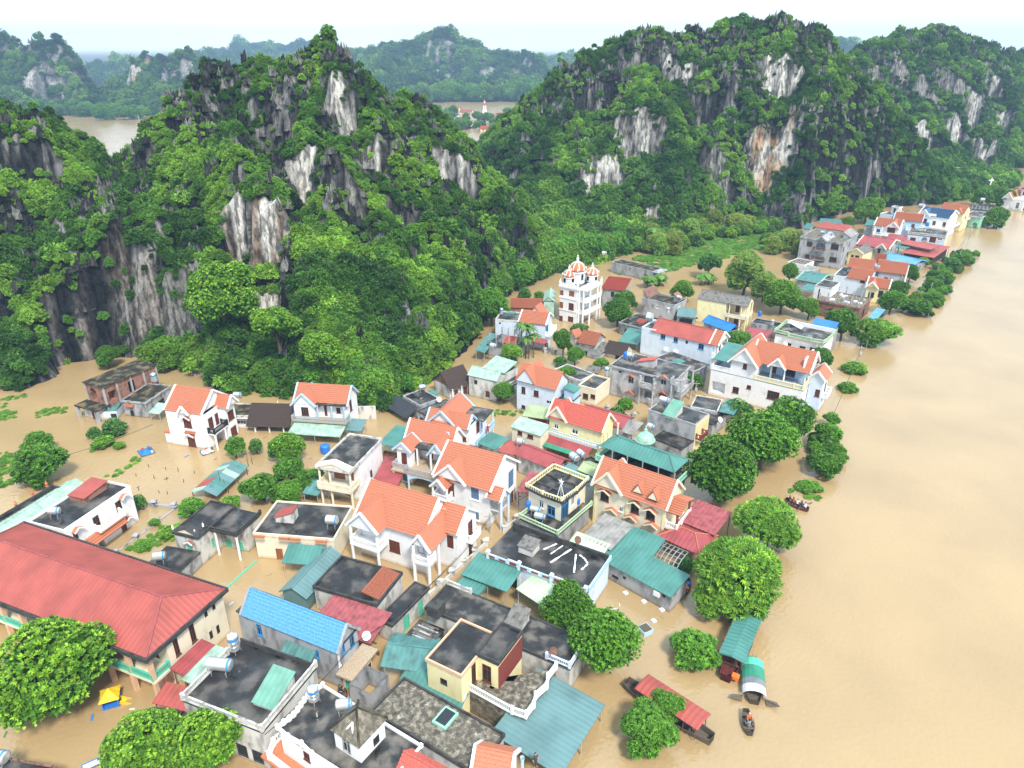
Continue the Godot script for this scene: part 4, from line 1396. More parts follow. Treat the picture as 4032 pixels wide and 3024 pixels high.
func body(pose: String) -> Array:   # [triangle corners, normals, bone kind]
	if BODY.has(pose):
		return BODY[pose]
	var bones := body_field(pose)
	var lo := Vector3(-0.42, -0.25, -0.25)
	var hi := Vector3(0.42, 1.82 if pose == "stand" else 1.06, 0.75 if pose == "sit" else 0.35)
	var s := 0.032
	var nx := int((hi.x - lo.x) / s) + 1
	var ny := int((hi.y - lo.y) / s) + 1
	var nz := int((hi.z - lo.z) / s) + 1
	var f := PackedFloat32Array()
	f.resize(nx * ny * nz)
	f.fill(1.0)
	var own := PackedInt32Array()
	own.resize(nx * ny * nz)
	var best := PackedFloat32Array()
	best.resize(nx * ny * nz)
	best.fill(9.0)
	for b in bones:
		var a: Vector3 = b[0]
		var e: Vector3 = b[1]
		var r: float = maxf(b[2], b[3]) + 0.09
		var i0 := ((a.min(e) - Vector3.ONE * r - lo) / s).floor().max(Vector3.ZERO)
		var i1 := ((a.max(e) + Vector3.ONE * r - lo) / s).ceil().min(Vector3(nx - 1, ny - 1, nz - 1))
		var ab := e - a
		var l2 := maxf(ab.length_squared(), 0.00001)
		for iz in range(int(i0.z), int(i1.z) + 1):
			for iy in range(int(i0.y), int(i1.y) + 1):
				for ix in range(int(i0.x), int(i1.x) + 1):
					var p := lo + Vector3(ix, iy, iz) * s
					var t := clampf((p - a).dot(ab) / l2, 0.0, 1.0)
					var d := p.distance_to(a + ab * t) - lerpf(b[2], b[3], t)
					var q := (iz * ny + iy) * nx + ix
					var k := 0.035
					var h := clampf(0.5 + 0.5 * (f[q] - d) / k, 0.0, 1.0)
					f[q] = lerpf(f[q], d, h) - k * h * (1.0 - h)
					if d < best[q]:
						best[q] = d
						own[q] = b[4]
	var at := {}
	var pts := PackedVector3Array()
	var kinds := PackedInt32Array()
	for iz in nz - 1:
		for iy in ny - 1:
			for ix in nx - 1:
				var c := (iz * ny + iy) * nx + ix
				var sum := Vector3.ZERO
				var cnt := 0
				var vals := [f[c], f[c + 1], f[c + nx], f[c + nx + 1], f[c + nx * ny], f[c + nx * ny + 1], f[c + nx * ny + nx], f[c + nx * ny + nx + 1]]
				for e in [[0, 1], [2, 3], [4, 5], [6, 7], [0, 2], [1, 3], [4, 6], [5, 7], [0, 4], [1, 5], [2, 6], [3, 7]]:
					var va: float = vals[e[0]]
					var vb: float = vals[e[1]]
					if (va < 0.0) != (vb < 0.0):
						var t := va / (va - vb)
						var pa := Vector3(e[0] & 1, (e[0] >> 1) & 1, e[0] >> 2)
						var pb := Vector3(e[1] & 1, (e[1] >> 1) & 1, e[1] >> 2)
						sum += pa.lerp(pb, t)
						cnt += 1
				if cnt:
					at[c] = pts.size()
					pts.append(lo + (Vector3(ix, iy, iz) + sum / cnt) * s)
					kinds.append(own[c])
	var v := PackedVector3Array()
	var n := PackedVector3Array()
	var kk := PackedInt32Array()
	var steps := [1, nx, nx * ny]
	for iz in range(1, nz - 1):
		for iy in range(1, ny - 1):
			for ix in range(1, nx - 1):
				var c := (iz * ny + iy) * nx + ix
				for ax in 3:
					var inside := f[c] < 0.0
					if inside == (f[c + steps[ax]] < 0.0):
						continue
					var u: int = steps[(ax + 1) % 3]
					var w: int = steps[(ax + 2) % 3]
					if not (at.has(c) and at.has(c - u) and at.has(c - w) and at.has(c - u - w)):
						continue
					var q := [at[c - u - w], at[c - w], at[c], at[c - u]]
					if not inside:
						q.reverse()
					for tr in [[0, 1, 2], [0, 2, 3]]:
						var p0: Vector3 = pts[q[tr[0]]]; var p1: Vector3 = pts[q[tr[1]]]; var p2: Vector3 = pts[q[tr[2]]]
						var m := (p1 - p0).cross(p2 - p0).normalized()
						for g in [tr[0], tr[2], tr[1]]:
							v.append(pts[q[g]]); n.append(m); kk.append(kinds[q[g]])
	BODY[pose] = [v, n, kk]
	return BODY[pose]

func person(label: String, p: Vector3, deg: float, pose: String, shirt: Color, legs: Color, hair: Color) -> void:
	var b := body(pose)
	var tones := [Color(0.42, 0.24, 0.16), shirt, legs, hair]
	var m := MB.new()
	m.tint = true
	m.v = b[0]
	m.n = b[1]
	for k in b[2]:
		m.c.append(tones[k])
	var o := part(self, "person", m, "figure")
	o.position = p + Vector3(0, 0.05, 0)
	o.rotation.y = deg_to_rad(deg)
	if label.begins_with("child"):
		o.scale = Vector3(0.72, 0.72, 0.72)
	tag(o, label, "person")

func float_block(label: String, x: float, z: float, w: float, material: String, soil := false) -> void:
	H = thing("floating_box" if not soil else "planter_box", label, "box", Vector3(x, 0, z), 0.5)
	slab(-w / 2, w / 2, -0.3, 0.14 if not soil else 0.6, -w / 2, w / 2, material, "box")
	if soil:
		slab(-w / 2 + 0.1, w / 2 - 0.1, 0.6, 0.66, -w / 2 + 0.1, w / 2 - 0.1, "debris", "soil")
	else:
		slab(-w / 2 + 0.06, w / 2 - 0.06, 0.14, 0.18, -w / 2 + 0.06, w / 2 - 0.06, "trim", "lid")

func thicket(label: String, blobs: Array, s: int, key: String, lo: float, hi: float) -> void:
	var r := rng(s * 101)
	var set_: Array = CROWNS[key]
	for k in set_.size():
		var w := []
		var c := []
		for b in blobs:
			for i in int(b[3]):
				if i % set_.size() != k:
					continue
				var a := r.randf() * TAU
				var d: float = b[2] * sqrt(r.randf())
				var sz := r.randf_range(lo, hi)
				if key == "mango" and inland(b[0] + cos(a) * d, b[1] + sin(a) * d) < sz * 0.7:
					continue
				w.append(Transform3D(Basis(Vector3.UP, r.randf() * TAU).scaled(Vector3(sz, sz * r.randf_range(0.8, 1.2), sz)), Vector3(b[0] + cos(a) * d, b[4] + sz * 0.62, b[1] + sin(a) * d)))
				var g := Color(1, 1, 1) * r.randf_range(0.75, 1.25)
				g.r *= r.randf_range(0.85, 1.35)
				g.a = 1
				c.append(g)
		copies("shrubbery", set_[k], w, c, "leaf", label)

func white_cross(p: Vector3, h: float) -> void:
	H = thing("hill_cross", "white stone cross on the wooded mound at the far right", "cross", p, 0.2)
	slab(-0.22, 0.22, -0.1, h, -0.2, 0.2, "trim", "upright")
	slab(-1.25, 1.25, h * 0.66, h * 0.66 + 0.42, -0.19, 0.19, "trim", "cross_bar")
	slab(-0.8, 0.8, -9, -0.1, -0.8, 0.8, "brickdark", "plinth")

func playground(x: float, z: float) -> void:
	H = thing("playground_tower", "yellow plastic playground tower half under water beside the huge leafy tree", "playground", Vector3(x, 0, z), 0.4)
	for e in [[-0.7, -0.7], [-0.7, 0.7], [0.7, -0.7], [0.7, 0.7]]:
		pier(e[0], e[1], 0.12, -2.5, 1.1, "plasticblue", 0)
	hip(0, 0, 1.5, 1.5, 1.1, 0.8, "signyellow", 0.15)
	slab(-0.75, 0.75, 0.1, 0.2, -0.75, 0.75, "plasticblue", "deck")
	var m := MB.new()
	m.bar(Vector3(0.8, 0.2, 0.2), Vector3(2.2, -0.6, 0.6), 0.7, 0.08)
	m.bar(Vector3(0.8, 0.4, -0.15), Vector3(2.2, -0.4, 0.25), 0.06, 0.3)
	m.bar(Vector3(0.8, 0.4, 0.55), Vector3(2.2, -0.4, 0.95), 0.06, 0.3)
	part(H, "slide", m, "signyellow")

func leaning_sign(p: Vector3) -> void:
	H = thing("leaning_sign", "blue edged sign board leaning out of the water at the bottom", "sign", p, 0.6)
	slab(-0.9, 0.9, -0.4, 0.4, -0.04, 0.04, "bluepaint", "board")
	slab(-0.8, 0.8, -0.3, 0.3, 0.041, 0.05, "trim", "face")
	pier(-0.7, -0.06, 0.08, -3.5, 0.4, "zinc", 0)
	pier(0.7, -0.06, 0.08, -3.5, 0.4, "zinc", 0)

func raft(label: String, x: float, z: float, w: float, d: float, material: String) -> void:
	H = thing("junk_raft", label, "raft", Vector3(x, 0, z), 0.7)
	var r := rng(int(absf(x)) + 3)
	slab(-w / 2, w / 2, -0.15, 0.1, -d / 2, d / 2, "oldwood", "deck")
	var m := MB.new()
	for i in 4:
		for j in 4:
			var q := []
			for e in [[0, 1], [1, 1], [1, 0], [0, 0]]:
				var fx: float = (i + e[0]) / 4.0
				var fz: float = (j + e[1]) / 4.0
				q.append(Vector3((fx - 0.5) * w * 0.9, 0.14 + 0.4 * sin(fx * PI) * sin(fz * PI) + 0.1 * sin(fx * 9 + fz * 7), (fz - 0.5) * d * 0.9))
			m.quad(q[0], q[1], q[2], q[3])
	part(H, "cloth", m, material)
	for i in 5:
		var b := MB.new()
		var bx := r.randf_range(-w / 2, w / 2)
		var bz := r.randf_range(-d / 2, d / 2)
		b.box(bx - 0.15, bx + 0.15, 0.1, r.randf_range(0.3, 0.7), bz - 0.12, bz + 0.12)
		part(H, "junk", b, ["signred", "tarpwhite", "plasticblue", "oldwood", "cement"][i])

func stake(x: float, z: float, h: float) -> void:
	var m := MB.new()
	m.tube(Vector3(0, -2.5, 0), Vector3(0.04, h, 0.03), 0.06, 0.05, 6)
	var o := part(self, "stake", m, "oldwood")
	o.position = Vector3(x, 0, z)
	tag(o, "thin wooden stake poking out of the open flood left of the patchwork shelter", "stake", "stakes in the open flood")

func far_house(label: String, x: float, z: float, deg: float, w: float, h: float, wall_m: String, roof_m: String) -> void:
	house("far_house", label, "house", x, z, deg)
	var d := w * 0.62
	walls(0, 0, w, d, -2, h, wall_m, [["F", -w * 0.25, h * 0.35, w * 0.12, h * 0.4, "K"], ["F", w * 0.1, h * 0.35, w * 0.12, h * 0.4, "K"], ["F", w * 0.35, 0, w * 0.12, h * 0.5, "K"]])
	gable(0, 0, w, d, h, d * 0.28, "x", roof_m, wall_m, "", 0.5, 0.5)

func far_tower(x: float, z: float, h: float) -> void:
	house("church_tower", "slim white church tower with a red cap in the village across the lake", "tower", x, z, 0)
	walls(0, 0, 4.2, 4.2, -2, h * 0.55, "white", [["F", 0, h * 0.3, 1.2, 2.4, "a"]])
	walls(0, 0, 3.2, 3.2, h * 0.55, h * 0.85, "white", [["F", 0, h * 0.6, 1.2, 2.4, "a"], ["R", 0, h * 0.6, 1.2, 2.4, "a"]])
	hip(0, 0, 3.4, 3.4, h * 0.85, 2.4, "redtile", 0.3)
	walls(0, 0, 1.4, 1.4, h * 0.85 + 1.8, h * 0.85 + 3.6, "white", [])
	hip(0, 0, 1.4, 1.4, h * 0.85 + 3.6, 1.8, "redtile", 0.2)

func litter() -> void:   # bits of flotsam in the lanes
	var r := rng(77)
	var m := MB.new()
	m.box(-0.5, 0.5, -0.05, 0.05, -0.12, 0.12)
	var w := []
	var c := []
	for i in 240:
		var x := r.randf_range(-62.0, 46.0)
		var z := r.randf_range(-150.0, -48.0)
		if x > 12.0 + (-z - 50.0) * 0.42:
			continue
		var sz := r.randf_range(0.25, 1.0)
		w.append(Transform3D(Basis(Vector3.UP, r.randf() * TAU).scaled(Vector3(sz, 0.7, sz)), Vector3(x, 0.02, z)))
		c.append([Color(0.2, 0.15, 0.1), Color(0.12, 0.1, 0.07), Color(0.7, 0.7, 0.68), Color(0.3, 0.25, 0.15), Color(0.1, 0.2, 0.06), Color(0.05, 0.2, 0.5)][r.randi() % 6])
	copies("litter", m.mesh(), w, c, "figure", "driftwood, plastic and rubbish floating in the flooded lanes")

func dish(label: String, p: Vector3, material: String) -> void:
	H = thing("satellite_dish", label, "dish", p, 0.6)
	var m := MB.new()
	m.x = Transform3D(Basis.from_euler(Vector3(0.9, 0, 0)), Vector3(0, 0.75, 0))
	m.lathe(Vector3.ZERO, [[0, 0], [0.3, 0.05], [0.5, 0.15]], 14)
	part(H, "bowl", m, material)
	var s := MB.new()
	s.bar(Vector3(0, 0, 0), Vector3(0, 0.8, 0), 0.06, 0.06)
	s.bar(Vector3(0, 0.8, 0), Vector3(0, 1.05, 0.45), 0.04, 0.04)
	part(H, "mast", s, "zinc")

func quarter_0() -> void:
	house("school_building", "long cream two storey school block with a red hipped metal roof", "school", -48.7, -62.7, -22.2)
	walls(0, -1.1, 31.7, 7.96, -2.2, 6, "cream", [["R", -2.89, 3.2, 0.57, 2.97, "W"], ["R", -0.7, 3.08, 0.64, 3.04, "W"], ["R", 1.41, 4.68, 0.4, 1.09, "K"], ["R", 2.57, 4.7, 0.4, 1.09, "K"], ["R", 1.45, 1.54, 0.4, 1.02, "K"], ["R", 2.47, 1.39, 0.4, 1.1, "K"], ["F", -14.1, 2.7, 1.1, 2.1, "D"], ["F", -12.6, 3.4, 1.2, 1.3, "W"], ["F", -14.1, -0.5, 1.1, 2, "D"], ["F", -10.8, 2.7, 1.1, 2.1, "D"], ["F", -9.27, 3.4, 1.2, 1.3, "W"], ["F", -10.8, -0.5, 1.1, 2, "D"], ["F", -7.47, 2.7, 1.1, 2.1, "D"], ["F", -5.97, 3.4, 1.2, 1.3, "W"], ["F", -7.47, -0.5, 1.1, 2, "D"], ["F", -4.17, 2.7, 1.1, 2.1, "D"], ["F", -2.67, 3.4, 1.2, 1.3, "W"], ["F", -4.17, -0.5, 1.1, 2, "D"], ["F", -0.87, 2.7, 1.1, 2.1, "D"], ["F", 0.63, 3.4, 1.2, 1.3, "W"], ["F", -0.87, -0.5, 1.1, 2, "D"], ["F", 2.43, 2.7, 1.1, 2.1, "D"], ["F", 3.93, 3.4, 1.2, 1.3, "W"], ["F", 2.43, -0.5, 1.1, 2, "D"], ["F", 5.73, 2.7, 1.1, 2.1, "D"], ["F", 7.23, 3.4, 1.2, 1.3, "W"], ["F", 5.73, -0.5, 1.1, 2, "D"], ["F", 9.03, 2.7, 1.1, 2.1, "D"], ["F", 10.5, 3.4, 1.2, 1.3, "W"], ["F", 9.03, -0.5, 1.1, 2, "D"], ["F", 12.3, 2.7, 1.1, 2.1, "D"], ["F", 13.8, 3.4, 1.2, 1.3, "W"], ["F", 12.3, -0.5, 1.1, 2, "D"]])
	slab(-15.9, 15.9, 2.3, 2.6, 2.89, 5.08, "cream", "gallery_floor")
	slab(-15.9, 15.9, 5.3, 5.9, 4.78, 5.08, "cream", "eave_beam")
	slab(15.8, 15.9, 0.9, 2.3, 2.93, 4.68, "brickwall", "end_panel")
	pier(-15.6, 4.84, 0.42, -2.5, 5.3, "peach")
	pier(-12.5, 4.84, 0.42, -2.5, 5.3, "peach")
	pier(-9.37, 4.84, 0.42, -2.5, 5.3, "peach")
	pier(-6.25, 4.84, 0.42, -2.5, 5.3, "peach")
	pier(-3.12, 4.84, 0.42, -2.5, 5.3, "peach")
	pier(0, 4.84, 0.42, -2.5, 5.3, "peach")
	pier(3.12, 4.84, 0.42, -2.5, 5.3, "peach")
	pier(6.25, 4.84, 0.42, -2.5, 5.3, "peach")
	pier(9.37, 4.84, 0.42, -2.5, 5.3, "peach")
	pier(12.5, 4.84, 0.42, -2.5, 5.3, "peach")
	pier(15.6, 4.84, 0.42, -2.5, 5.3, "peach")
	rail([Vector2(-15.6, 4.94), Vector2(-12.5, 4.94), Vector2(-9.37, 4.94), Vector2(-6.25, 4.94), Vector2(-3.12, 4.94), Vector2(0, 4.94), Vector2(3.12, 4.94), Vector2(6.25, 4.94), Vector2(9.37, 4.94), Vector2(12.5, 4.94), Vector2(15.6, 4.94), Vector2(15.7, 2.98)], 2.6, "greenpaint", 0.8, 0.2)
	flat(0, 0, 31.7, 10.2, 6.05, "darkedge", 0.32, "darkedge", 0.5)
	hip(0, 0, 31.7, 10.2, 6.3, 2.3, "red", 0.25, 0.55, 0.55, "pinkroof")
	house("town_house", "white two storey house with a flat grey roof beside the school", "house", -57.3, -78.8, -18.5)
	walls(0, 0, 6.06, 10.7, -2.2, 5.6, "white", [["R", 2.86, 2.4, 0.89, 2.49, "W"], ["R", -0.82, 1.51, 0.91, 3.4, "W"], ["R", 2.79, -1.15, 0.82, 2.34, "D"], ["R", -4.07, 2.88, 0.6, 1.78, "W"], ["R", -0.97, -1.04, 0.97, 2.14, "a"]])
	flat(0, 0, 6.06, 10.7, 5.6, "blackslab", 0.28, "trim", 0)
	balcony("R", 0.7, 2.9, 4.2, 1.0, "terracotta", "trim", true)
	hood("R", -0.25, 2.1, 5.6, 1.4, "tile", false)
	hood("R", -3.75, 4.89, 1.5, 0.6, "tile", true, "trim")
	hood("R", 3.83, 5.07, 1.5, 0.6, "tile", true, "trim")
	hood("R", 3.54, 1.52, 1.5, 0.6, "tile", true, "trim")
	stairhead(-0.97, -2.27, 2.6, 3.8, 5.6, 0.7, 1.1, "F", "brickwall", "red")
	house("long_shed", "long shed with a pale green sheet roof beside the flat grey roof", "shed", -65.1, -81, -18.3)
	walls(0, 0, 3.44, 12.9, -2.2, 3.4, "dirtywhite", [])
	gable(0, 0, 3.44, 12.9, 3.4, 0.7, "z", "mint", "dirtywhite", "", 0.3, 0.2)
	house("old_house", "low dark flat roof with brick finials at the left edge", "house", -66.5, -81.2, -19.7)
	walls(0, 0, 2.03, 9.66, -2.2, 3.6, "dirtywhite", [])
	flat(0, 0, 2.03, 9.66, 3.6, "blackslab", 0.35, "darkedge", 0)
	finial(-1.31, 3.6, 0.55, 0.7, "terracotta")
	finial(-1.63, 3.6, -2.19, 0.7, "terracotta")
	finial(-1.87, 3.6, -4.59, 0.7, "terracotta")
	house("old_house", "cream house with a painted pediment and two dark flat roofs", "house", -40.5, -77.3, -18.3)
	walls(0, 0, 3.72, 7.16, -2.2, 4.3, "dirtywhite", [["F", 0.25, 1.61, 0.74, 1.12, "T"], ["R", -1.31, 1.44, 0.4, 1.09, "T"]])
	flat(0, 0, 3.72, 7.16, 4.3, "blackslab", 0.2, "darkedge", 0.15)
	gable(0, 2.98, 3.72, 1, 4.35, 0.75, "z", "darkedge", "cream", "", 0.1, 0.1)
	hood("F", 0.49, 3.27, 1.3, 0.4, "oldtile", true, "trim")
	finial(-2.32, 4.4, 3.15, 0.45, "trim")
	finial(1.03, 4.4, 1.49, 0.45, "trim")
	finial(1, 4.4, 3, 0.45, "trim")
	flat(3.73, -1.12, 4.4, 5.01, 4, "blackslab", 0, "darkedge", 0.1)
	walls(3.73, -2.02, 4.2, 3.11, -2.2, 3.84, "dirtywhite", [["F", -1, -0.6, 0.9, 2, "T"], ["F", 0.8, 0.2, 1.0, 1.2, "T"], ["R", 0.5, -0.4, 0.9, 2, "T"]])
	rail([Vector2(1.54, 1.39), Vector2(5.93, 1.39), Vector2(5.93, -3.62)], 4.0, "darkedge", 0.5, 0.3)
	columns([[2.44, 1.19], [5.73, 1.19]], -2.4, 3.84, 0.16, "white")
	house("small_shed", "small grey shed with a black flat roof behind the school", "shed", -42.8, -71.7, -14.1)
	walls(0, 0, 4.77, 4.22, -2.2, 2.2, "cement", [])
	flat(0, 0, 4.77, 4.22, 2.2, "blackslab", 0, "cement", 0.12)
	house("town_house", "low cream house with a black flat roof and a teal awning", "house", -27.5, -77.6, -7.02)
	walls(0, 0, 10.6, 7.13, -2.2, 3.9, "cream", [["F", -2.29, -0.2, 0.91, 2, "V"], ["F", 1.4, -0.4, 0.9, 2, "K"]])
	flat(0, 0, 10.6, 7.13, 3.9, "blackslab", 0.22, "cream", 0.1)
	slab(-4.96, -3.46, 4.1, 4.42, 4.38, 4.62, "terracotta", "brick_panel")
	slab(-1.54, -0.04, 4.1, 4.42, 4.38, 4.62, "terracotta", "brick_panel")
	slab(-0.2, 1.3, 4.1, 4.42, 4.38, 4.62, "terracotta", "brick_panel")
	slab(3.32, 4.82, 4.1, 4.42, 4.38, 4.62, "terracotta", "brick_panel")
	shed(1.94, 5.7, 4.6, 2.6, 2.5, 3.5, "F", "teal", "peach", "awning")
	stairhead(-2.34, 0.02, 2.4, 1.7, 3.9, 0.7, 1.7, "L", "dirtywhite", "red")
	house("villa", "big white two storey villa with a wide orange tiled roof and brown shutters", "house", -14.1, -76.2, -25.5)
	walls(0, -0.6, 10, 7, -2.2, 6.3, "white", [["F", -4.43, 1.06, 1.22, 1.93, "S"], ["F", 0.41, 2.02, 1.59, 1.75, "S"], ["F", -4.45, -1.26, 1.71, 0.4, "D"], ["F", 0.35, -1.86, 1.63, 1.44, "D"]])
	gable(0, -0.6, 10, 7, 6.3, 3, "x", "tile", "white", "trim", 0.5, 0.25)
	cross_gable(-2.7, 5, -1, 4.2, 6.3, 2.1, "tile", "white", "trim")
	slab(-5, -0.6, 2.9, 3.15, 2.9, 5, "white", "balcony_floor")
	rail([Vector2(-4.85, 3.1), Vector2(-4.85, 4.85), Vector2(-0.8, 4.85), Vector2(-0.8, 3.1)], 3.15, "trim", 0.9, 0.22)
	columns([[-4.8, 4.8], [-0.8, 4.8]], -2.4, 6.2, 0.2, "white")
	slab(-5, -0.6, 5.9, 6.3, 2.9, 4.98, "white", "beam")
	cross_gable(5.4, 4.5, -1.2, 2.4, 5.7, 1.6, "tile", "white", "trim")
	slab(4.2, 6.6, 2.9, 3.15, 2.9, 4.6, "white", "balcony_floor")
	rail([Vector2(4.3, 4.5), Vector2(6.45, 4.5), Vector2(6.45, 3)], 3.15, "trim", 0.9, 0.22)
	columns([[4.3, 4.4], [6.45, 4.4], [6.45, 2.1]], -2.4, 5.7, 0.22, "white")
	window(face("F", 0, -0.6, 10, 7)[0], 4.4, 3.2, 0.9, 2.0, "D")
	walls(6.6, -2.1, 3.2, 5, -2.2, 5.9, "white", [["F", 0.6, 3.2, 0.9, 1.9, "D"], ["R", 0.9, 3.2, 1.1, 2.2, "S"], ["R", 0.9, 0.2, 1.1, 2, "S"]])
	gable(6.6, -2.1, 3.2, 5, 5.9, 2, "x", "tile", "white", "trim", 0.4, 0.25)
	balcony("R", 0.9, 3.0, 2.4, 0.9, "white", "trim")
	house("town_house", "narrow cream house with a columned balcony and a long mouldy black roof", "house", -24, -91, -17.1)
	walls(0, -1.2, 5.33, 7.33, -2.2, 6.3, "white", [["R", -0.26, 2.02, 0.57, 1.21, "K"], ["F", -0.6, 3.2, 1.8, 2.1, "V"], ["F", 1.3, 3.3, 0.9, 2, "V"]])
	flat(0, 0, 5.33, 9.73, 6.3, "mold", 0.3, "dirtywhite", 0.15)
	slab(-2.66, 2.66, 2.85, 3.1, 2.47, 5.26, "cream", "balcony_floor")
	rail([Vector2(-2.56, 2.66), Vector2(-2.56, 5.16), Vector2(0, 5.16), Vector2(2.56, 5.16), Vector2(2.56, 2.66)], 3.1, "cream", 0.85, 0.3, true)
	columns([[-2.46, 4.66], [-0.8, 4.66], [2.46, 4.66], [-2.46, 2.76]], -2.4, 6.1, 0.17, "cream")
	arch(Vector2(-0.8, 4.66), Vector2(2.46, 4.66), 3, 5.2, 6.1, "brickwall")
	arch(Vector2(-2.46, 4.66), Vector2(-0.8, 4.66), 3, 5.2, 6.1, "brickwall")
	arch(Vector2(-2.46, 4.65), Vector2(2.46, 4.65), 0, 1.5, 2.8, "brickwall")
	gable(0, 4.46, 5.33, 0.8, 6.4, 0.8, "z", "cream", "cream", "cream", 0.1, 0.05)
	shed(-3.86, 4.26, 2.6, 3, 1.9, 2.7, "F", "tealold", "zinc", "awning")
	house("town_house", "white house with blue trim, an orange roof and a wide green awning", "house", -32.4, -110.8, -7.65)
	walls(0, -0.5, 9.1, 4.82, -2.2, 5.9, "white", [["F", 0.61, 3.2, 0.46, 2.1, "D"], ["F", 2.91, 3.91, 0.72, 1.01, "W"], ["R", -0.86, 3.67, 0.99, 2.04, "W"], ["F", -3.09, 3.27, 1, 1.71, "W"]])
	walls(-2.65, 2.41, 3.6, 1.6, 2.8, 5.9, "white", [["F", 0.1, 3.7, 1.3, 1.6, "W"]])
	gable(0, -0.3, 9.1, 4.82, 5.9, 2.1, "x", "tile", "white", "lightblue", 0.5, 0.3)
	cross_gable(-2.65, 3.31, -0.6, 3.8, 5.9, 1.9, "tile", "white", "lightblue")
	slab(-4.55, 4.55, 5.75, 5.9, 1.71, 3.11, "mossroof", "porch_roof")
	slab(-4.85, 4.85, 2.75, 2.95, 1.91, 3.81, "floortile", "balcony_floor")
	rail([Vector2(-4.75, 2.31), Vector2(-4.75, 3.71), Vector2(4.75, 3.71), Vector2(4.75, 2.01)], 2.95, "zinc", 0.8, 0.35)
	columns([[-0.35, 3.01], [2.15, 3.01], [4.35, 3.01]], 2.9, 5.8, 0.13, "lightblue")
	hood("R", 0, 5.2, 1.3, 0.7, "tile", false)
	shed(0.03, 4.51, 9.27, 4.2, 1.9, 2.65, "F", "mint", "zinc", "awning")
	shed(5.96, 2.31, 2.8, 3.4, 1.8, 2.3, "F", "tealgrey", "zinc", "awning")
	house("old_house", "old single storey house with a dark brown tiled roof behind the hedge", "house", -42.1, -111.8, -3.41)
	walls(0, -0.8, 7.05, 4.62, -2.2, 1.6, "mintpale", [["F", -2, -0.6, 1, 1.8, "D"], ["F", 1, 0.2, 1.2, 1, "T"]])
	gable(0, 0, 7.05, 6.22, 1.6, 2.3, "x", "darktile", "dirtywhite", "", 0.5, 0.3)
	columns([[-2.53, 3.01], [0, 3.01], [2.53, 3.01]], -2.4, 1.5, 0.14, "white")
	house("small_house", "small white house with a weedy flat roof beside the tilted orange roof", "house", -47.8, -112.5, -1.45)
	walls(0, 0, 6, 4.76, -2.2, 2.4, "white", [["F", 0.68, 0.87, 2.21, 1.06, "M"]])
	flat(0, 0, 6, 4.76, 2.4, "mossroof", 0.2, "dirtywhite", 0)
	house("town_house", "white two storey house with orange roof and black balcony near the brick shell", "house", -52.9, -107, -15.2)
	walls(0, 0, 7.42, 6.95, -2.2, 6.6, "white", [["F", 0.22, 3.76, 1.48, 1.63, "S"], ["F", 0.27, 0.2, 1.47, 1.66, "S"], ["R", -2.2, 3.3, 1.1, 2.1, "D"], ["R", -0.6, 3.3, 0.8, 2.1, "D"], ["R", 2, 3.4, 1.6, 1.7, "S"], ["R", 2.1, 0.3, 1.6, 1.7, "S"], ["R", -0.8, -0.8, 2.2, 2.7, "a"]])
	gable(-0.3, -0.2, 6.82, 6.95, 6.6, 2.6, "x", "tile", "white", "trim", 0.3, 0.2)
	cross_gable(0.1, 3.83, 0.5, 1.9, 6.5, 1.2, "tile", "white", "trim", 0.15)
	gable(4.21, -1.48, 2.6, 2.6, 6.4, 1.5, "x", "tile", "white", "trim", 0.25, 0.2)
	walls(4.31, -1.48, 1.2, 2.5, -2.2, 6.4, "white", [["R", 0, 3.4, 1.5, 1.7, "S"], ["R", 0, 0.3, 1.5, 1.7, "S"]])
	FX["R"] = face("R", 0, 0, 7.42, 6.95)
	balcony("R", -1.5, 3.0, 3.6, 1.3, "white", "dark")
	columns([[4.91, 3.18], [4.91, 0.58]], -2.4, 2.8, 0.17, "white")
	FX["F"] = face("F", 0, 0, 7.42, 6.95)
	hood("F", 0.22, 5.45, 1.9, 0.5, "tile", true, "trim")
	hood("F", 0.27, 2.25, 1.9, 0.5, "tile", true, "trim")
	hood("F", 0.52, 2.9, 1.9, 0.5, "tile", false)
	hood("R", 2.1, 2.9, 2.2, 0.6, "tile", false)
	walls(-4.31, 2.58, 1.2, 1.6, -2.2, 2.0, "white", [])
	slab(-5.01, -3.69, 2.0, 2.25, 1.68, 3.48, "tile", "ledge")
	house("brick_shell", "unfinished red brick building with a bare concrete roof at the cliff foot", "house", -72.6, -120.2, -25.9)
	walls(0, 0, 4.8, 11, -2.2, 6.2, "brickwall", [["F", -0.7, 2.7, 1.7, 2.6, "a"], ["R", -3.98, 2.9, 1.6, 1.9, "o"], ["R", 0, 2.9, 1.3, 2.2, "x"]])
	flat(0, 0, 4.8, 11, 6.2, "mossroof", 0, "cement", 0.35)
	slab(-2.54, -2.26, -2.3, 6.0, 5.34, 5.62, "cement", "frame_post")
	slab(2.26, 2.54, -2.3, 6.0, 5.34, 5.62, "cement", "frame_post")
	slab(2.26, 2.54, -2.3, 6.0, 2.74, 3.02, "cement", "frame_post")
	slab(2.26, 2.54, -2.3, 6.0, -0.14, 0.14, "cement", "frame_post")
	slab(2.26, 2.54, -2.3, 6.0, -2.88, -2.6, "cement", "frame_post")
	slab(2.26, 2.54, -2.3, 6.0, -5.62, -5.34, "cement", "frame_post")
	slab(-3, 2.7, 2.3, 2.6, 4.98, 8.08, "mossroof", "porch_roof")
	pier(-2.7, 7.78, 0.5, -2.5, 2.3, "cement", 0)
	pier(2.4, 7.78, 0.5, -2.5, 2.3, "cement", 0)
	walls(0, 6.38, 4.2, 1.6, -2.2, 2.28, "dirtywhite", [["F", 0.9, -0.6, 1.6, 2.2, "D"]])
	house("lean_to", "teal sheet lean-to with a blue front between the brick shell and grey house", "shed", -72.9, -116.5, 6.02)
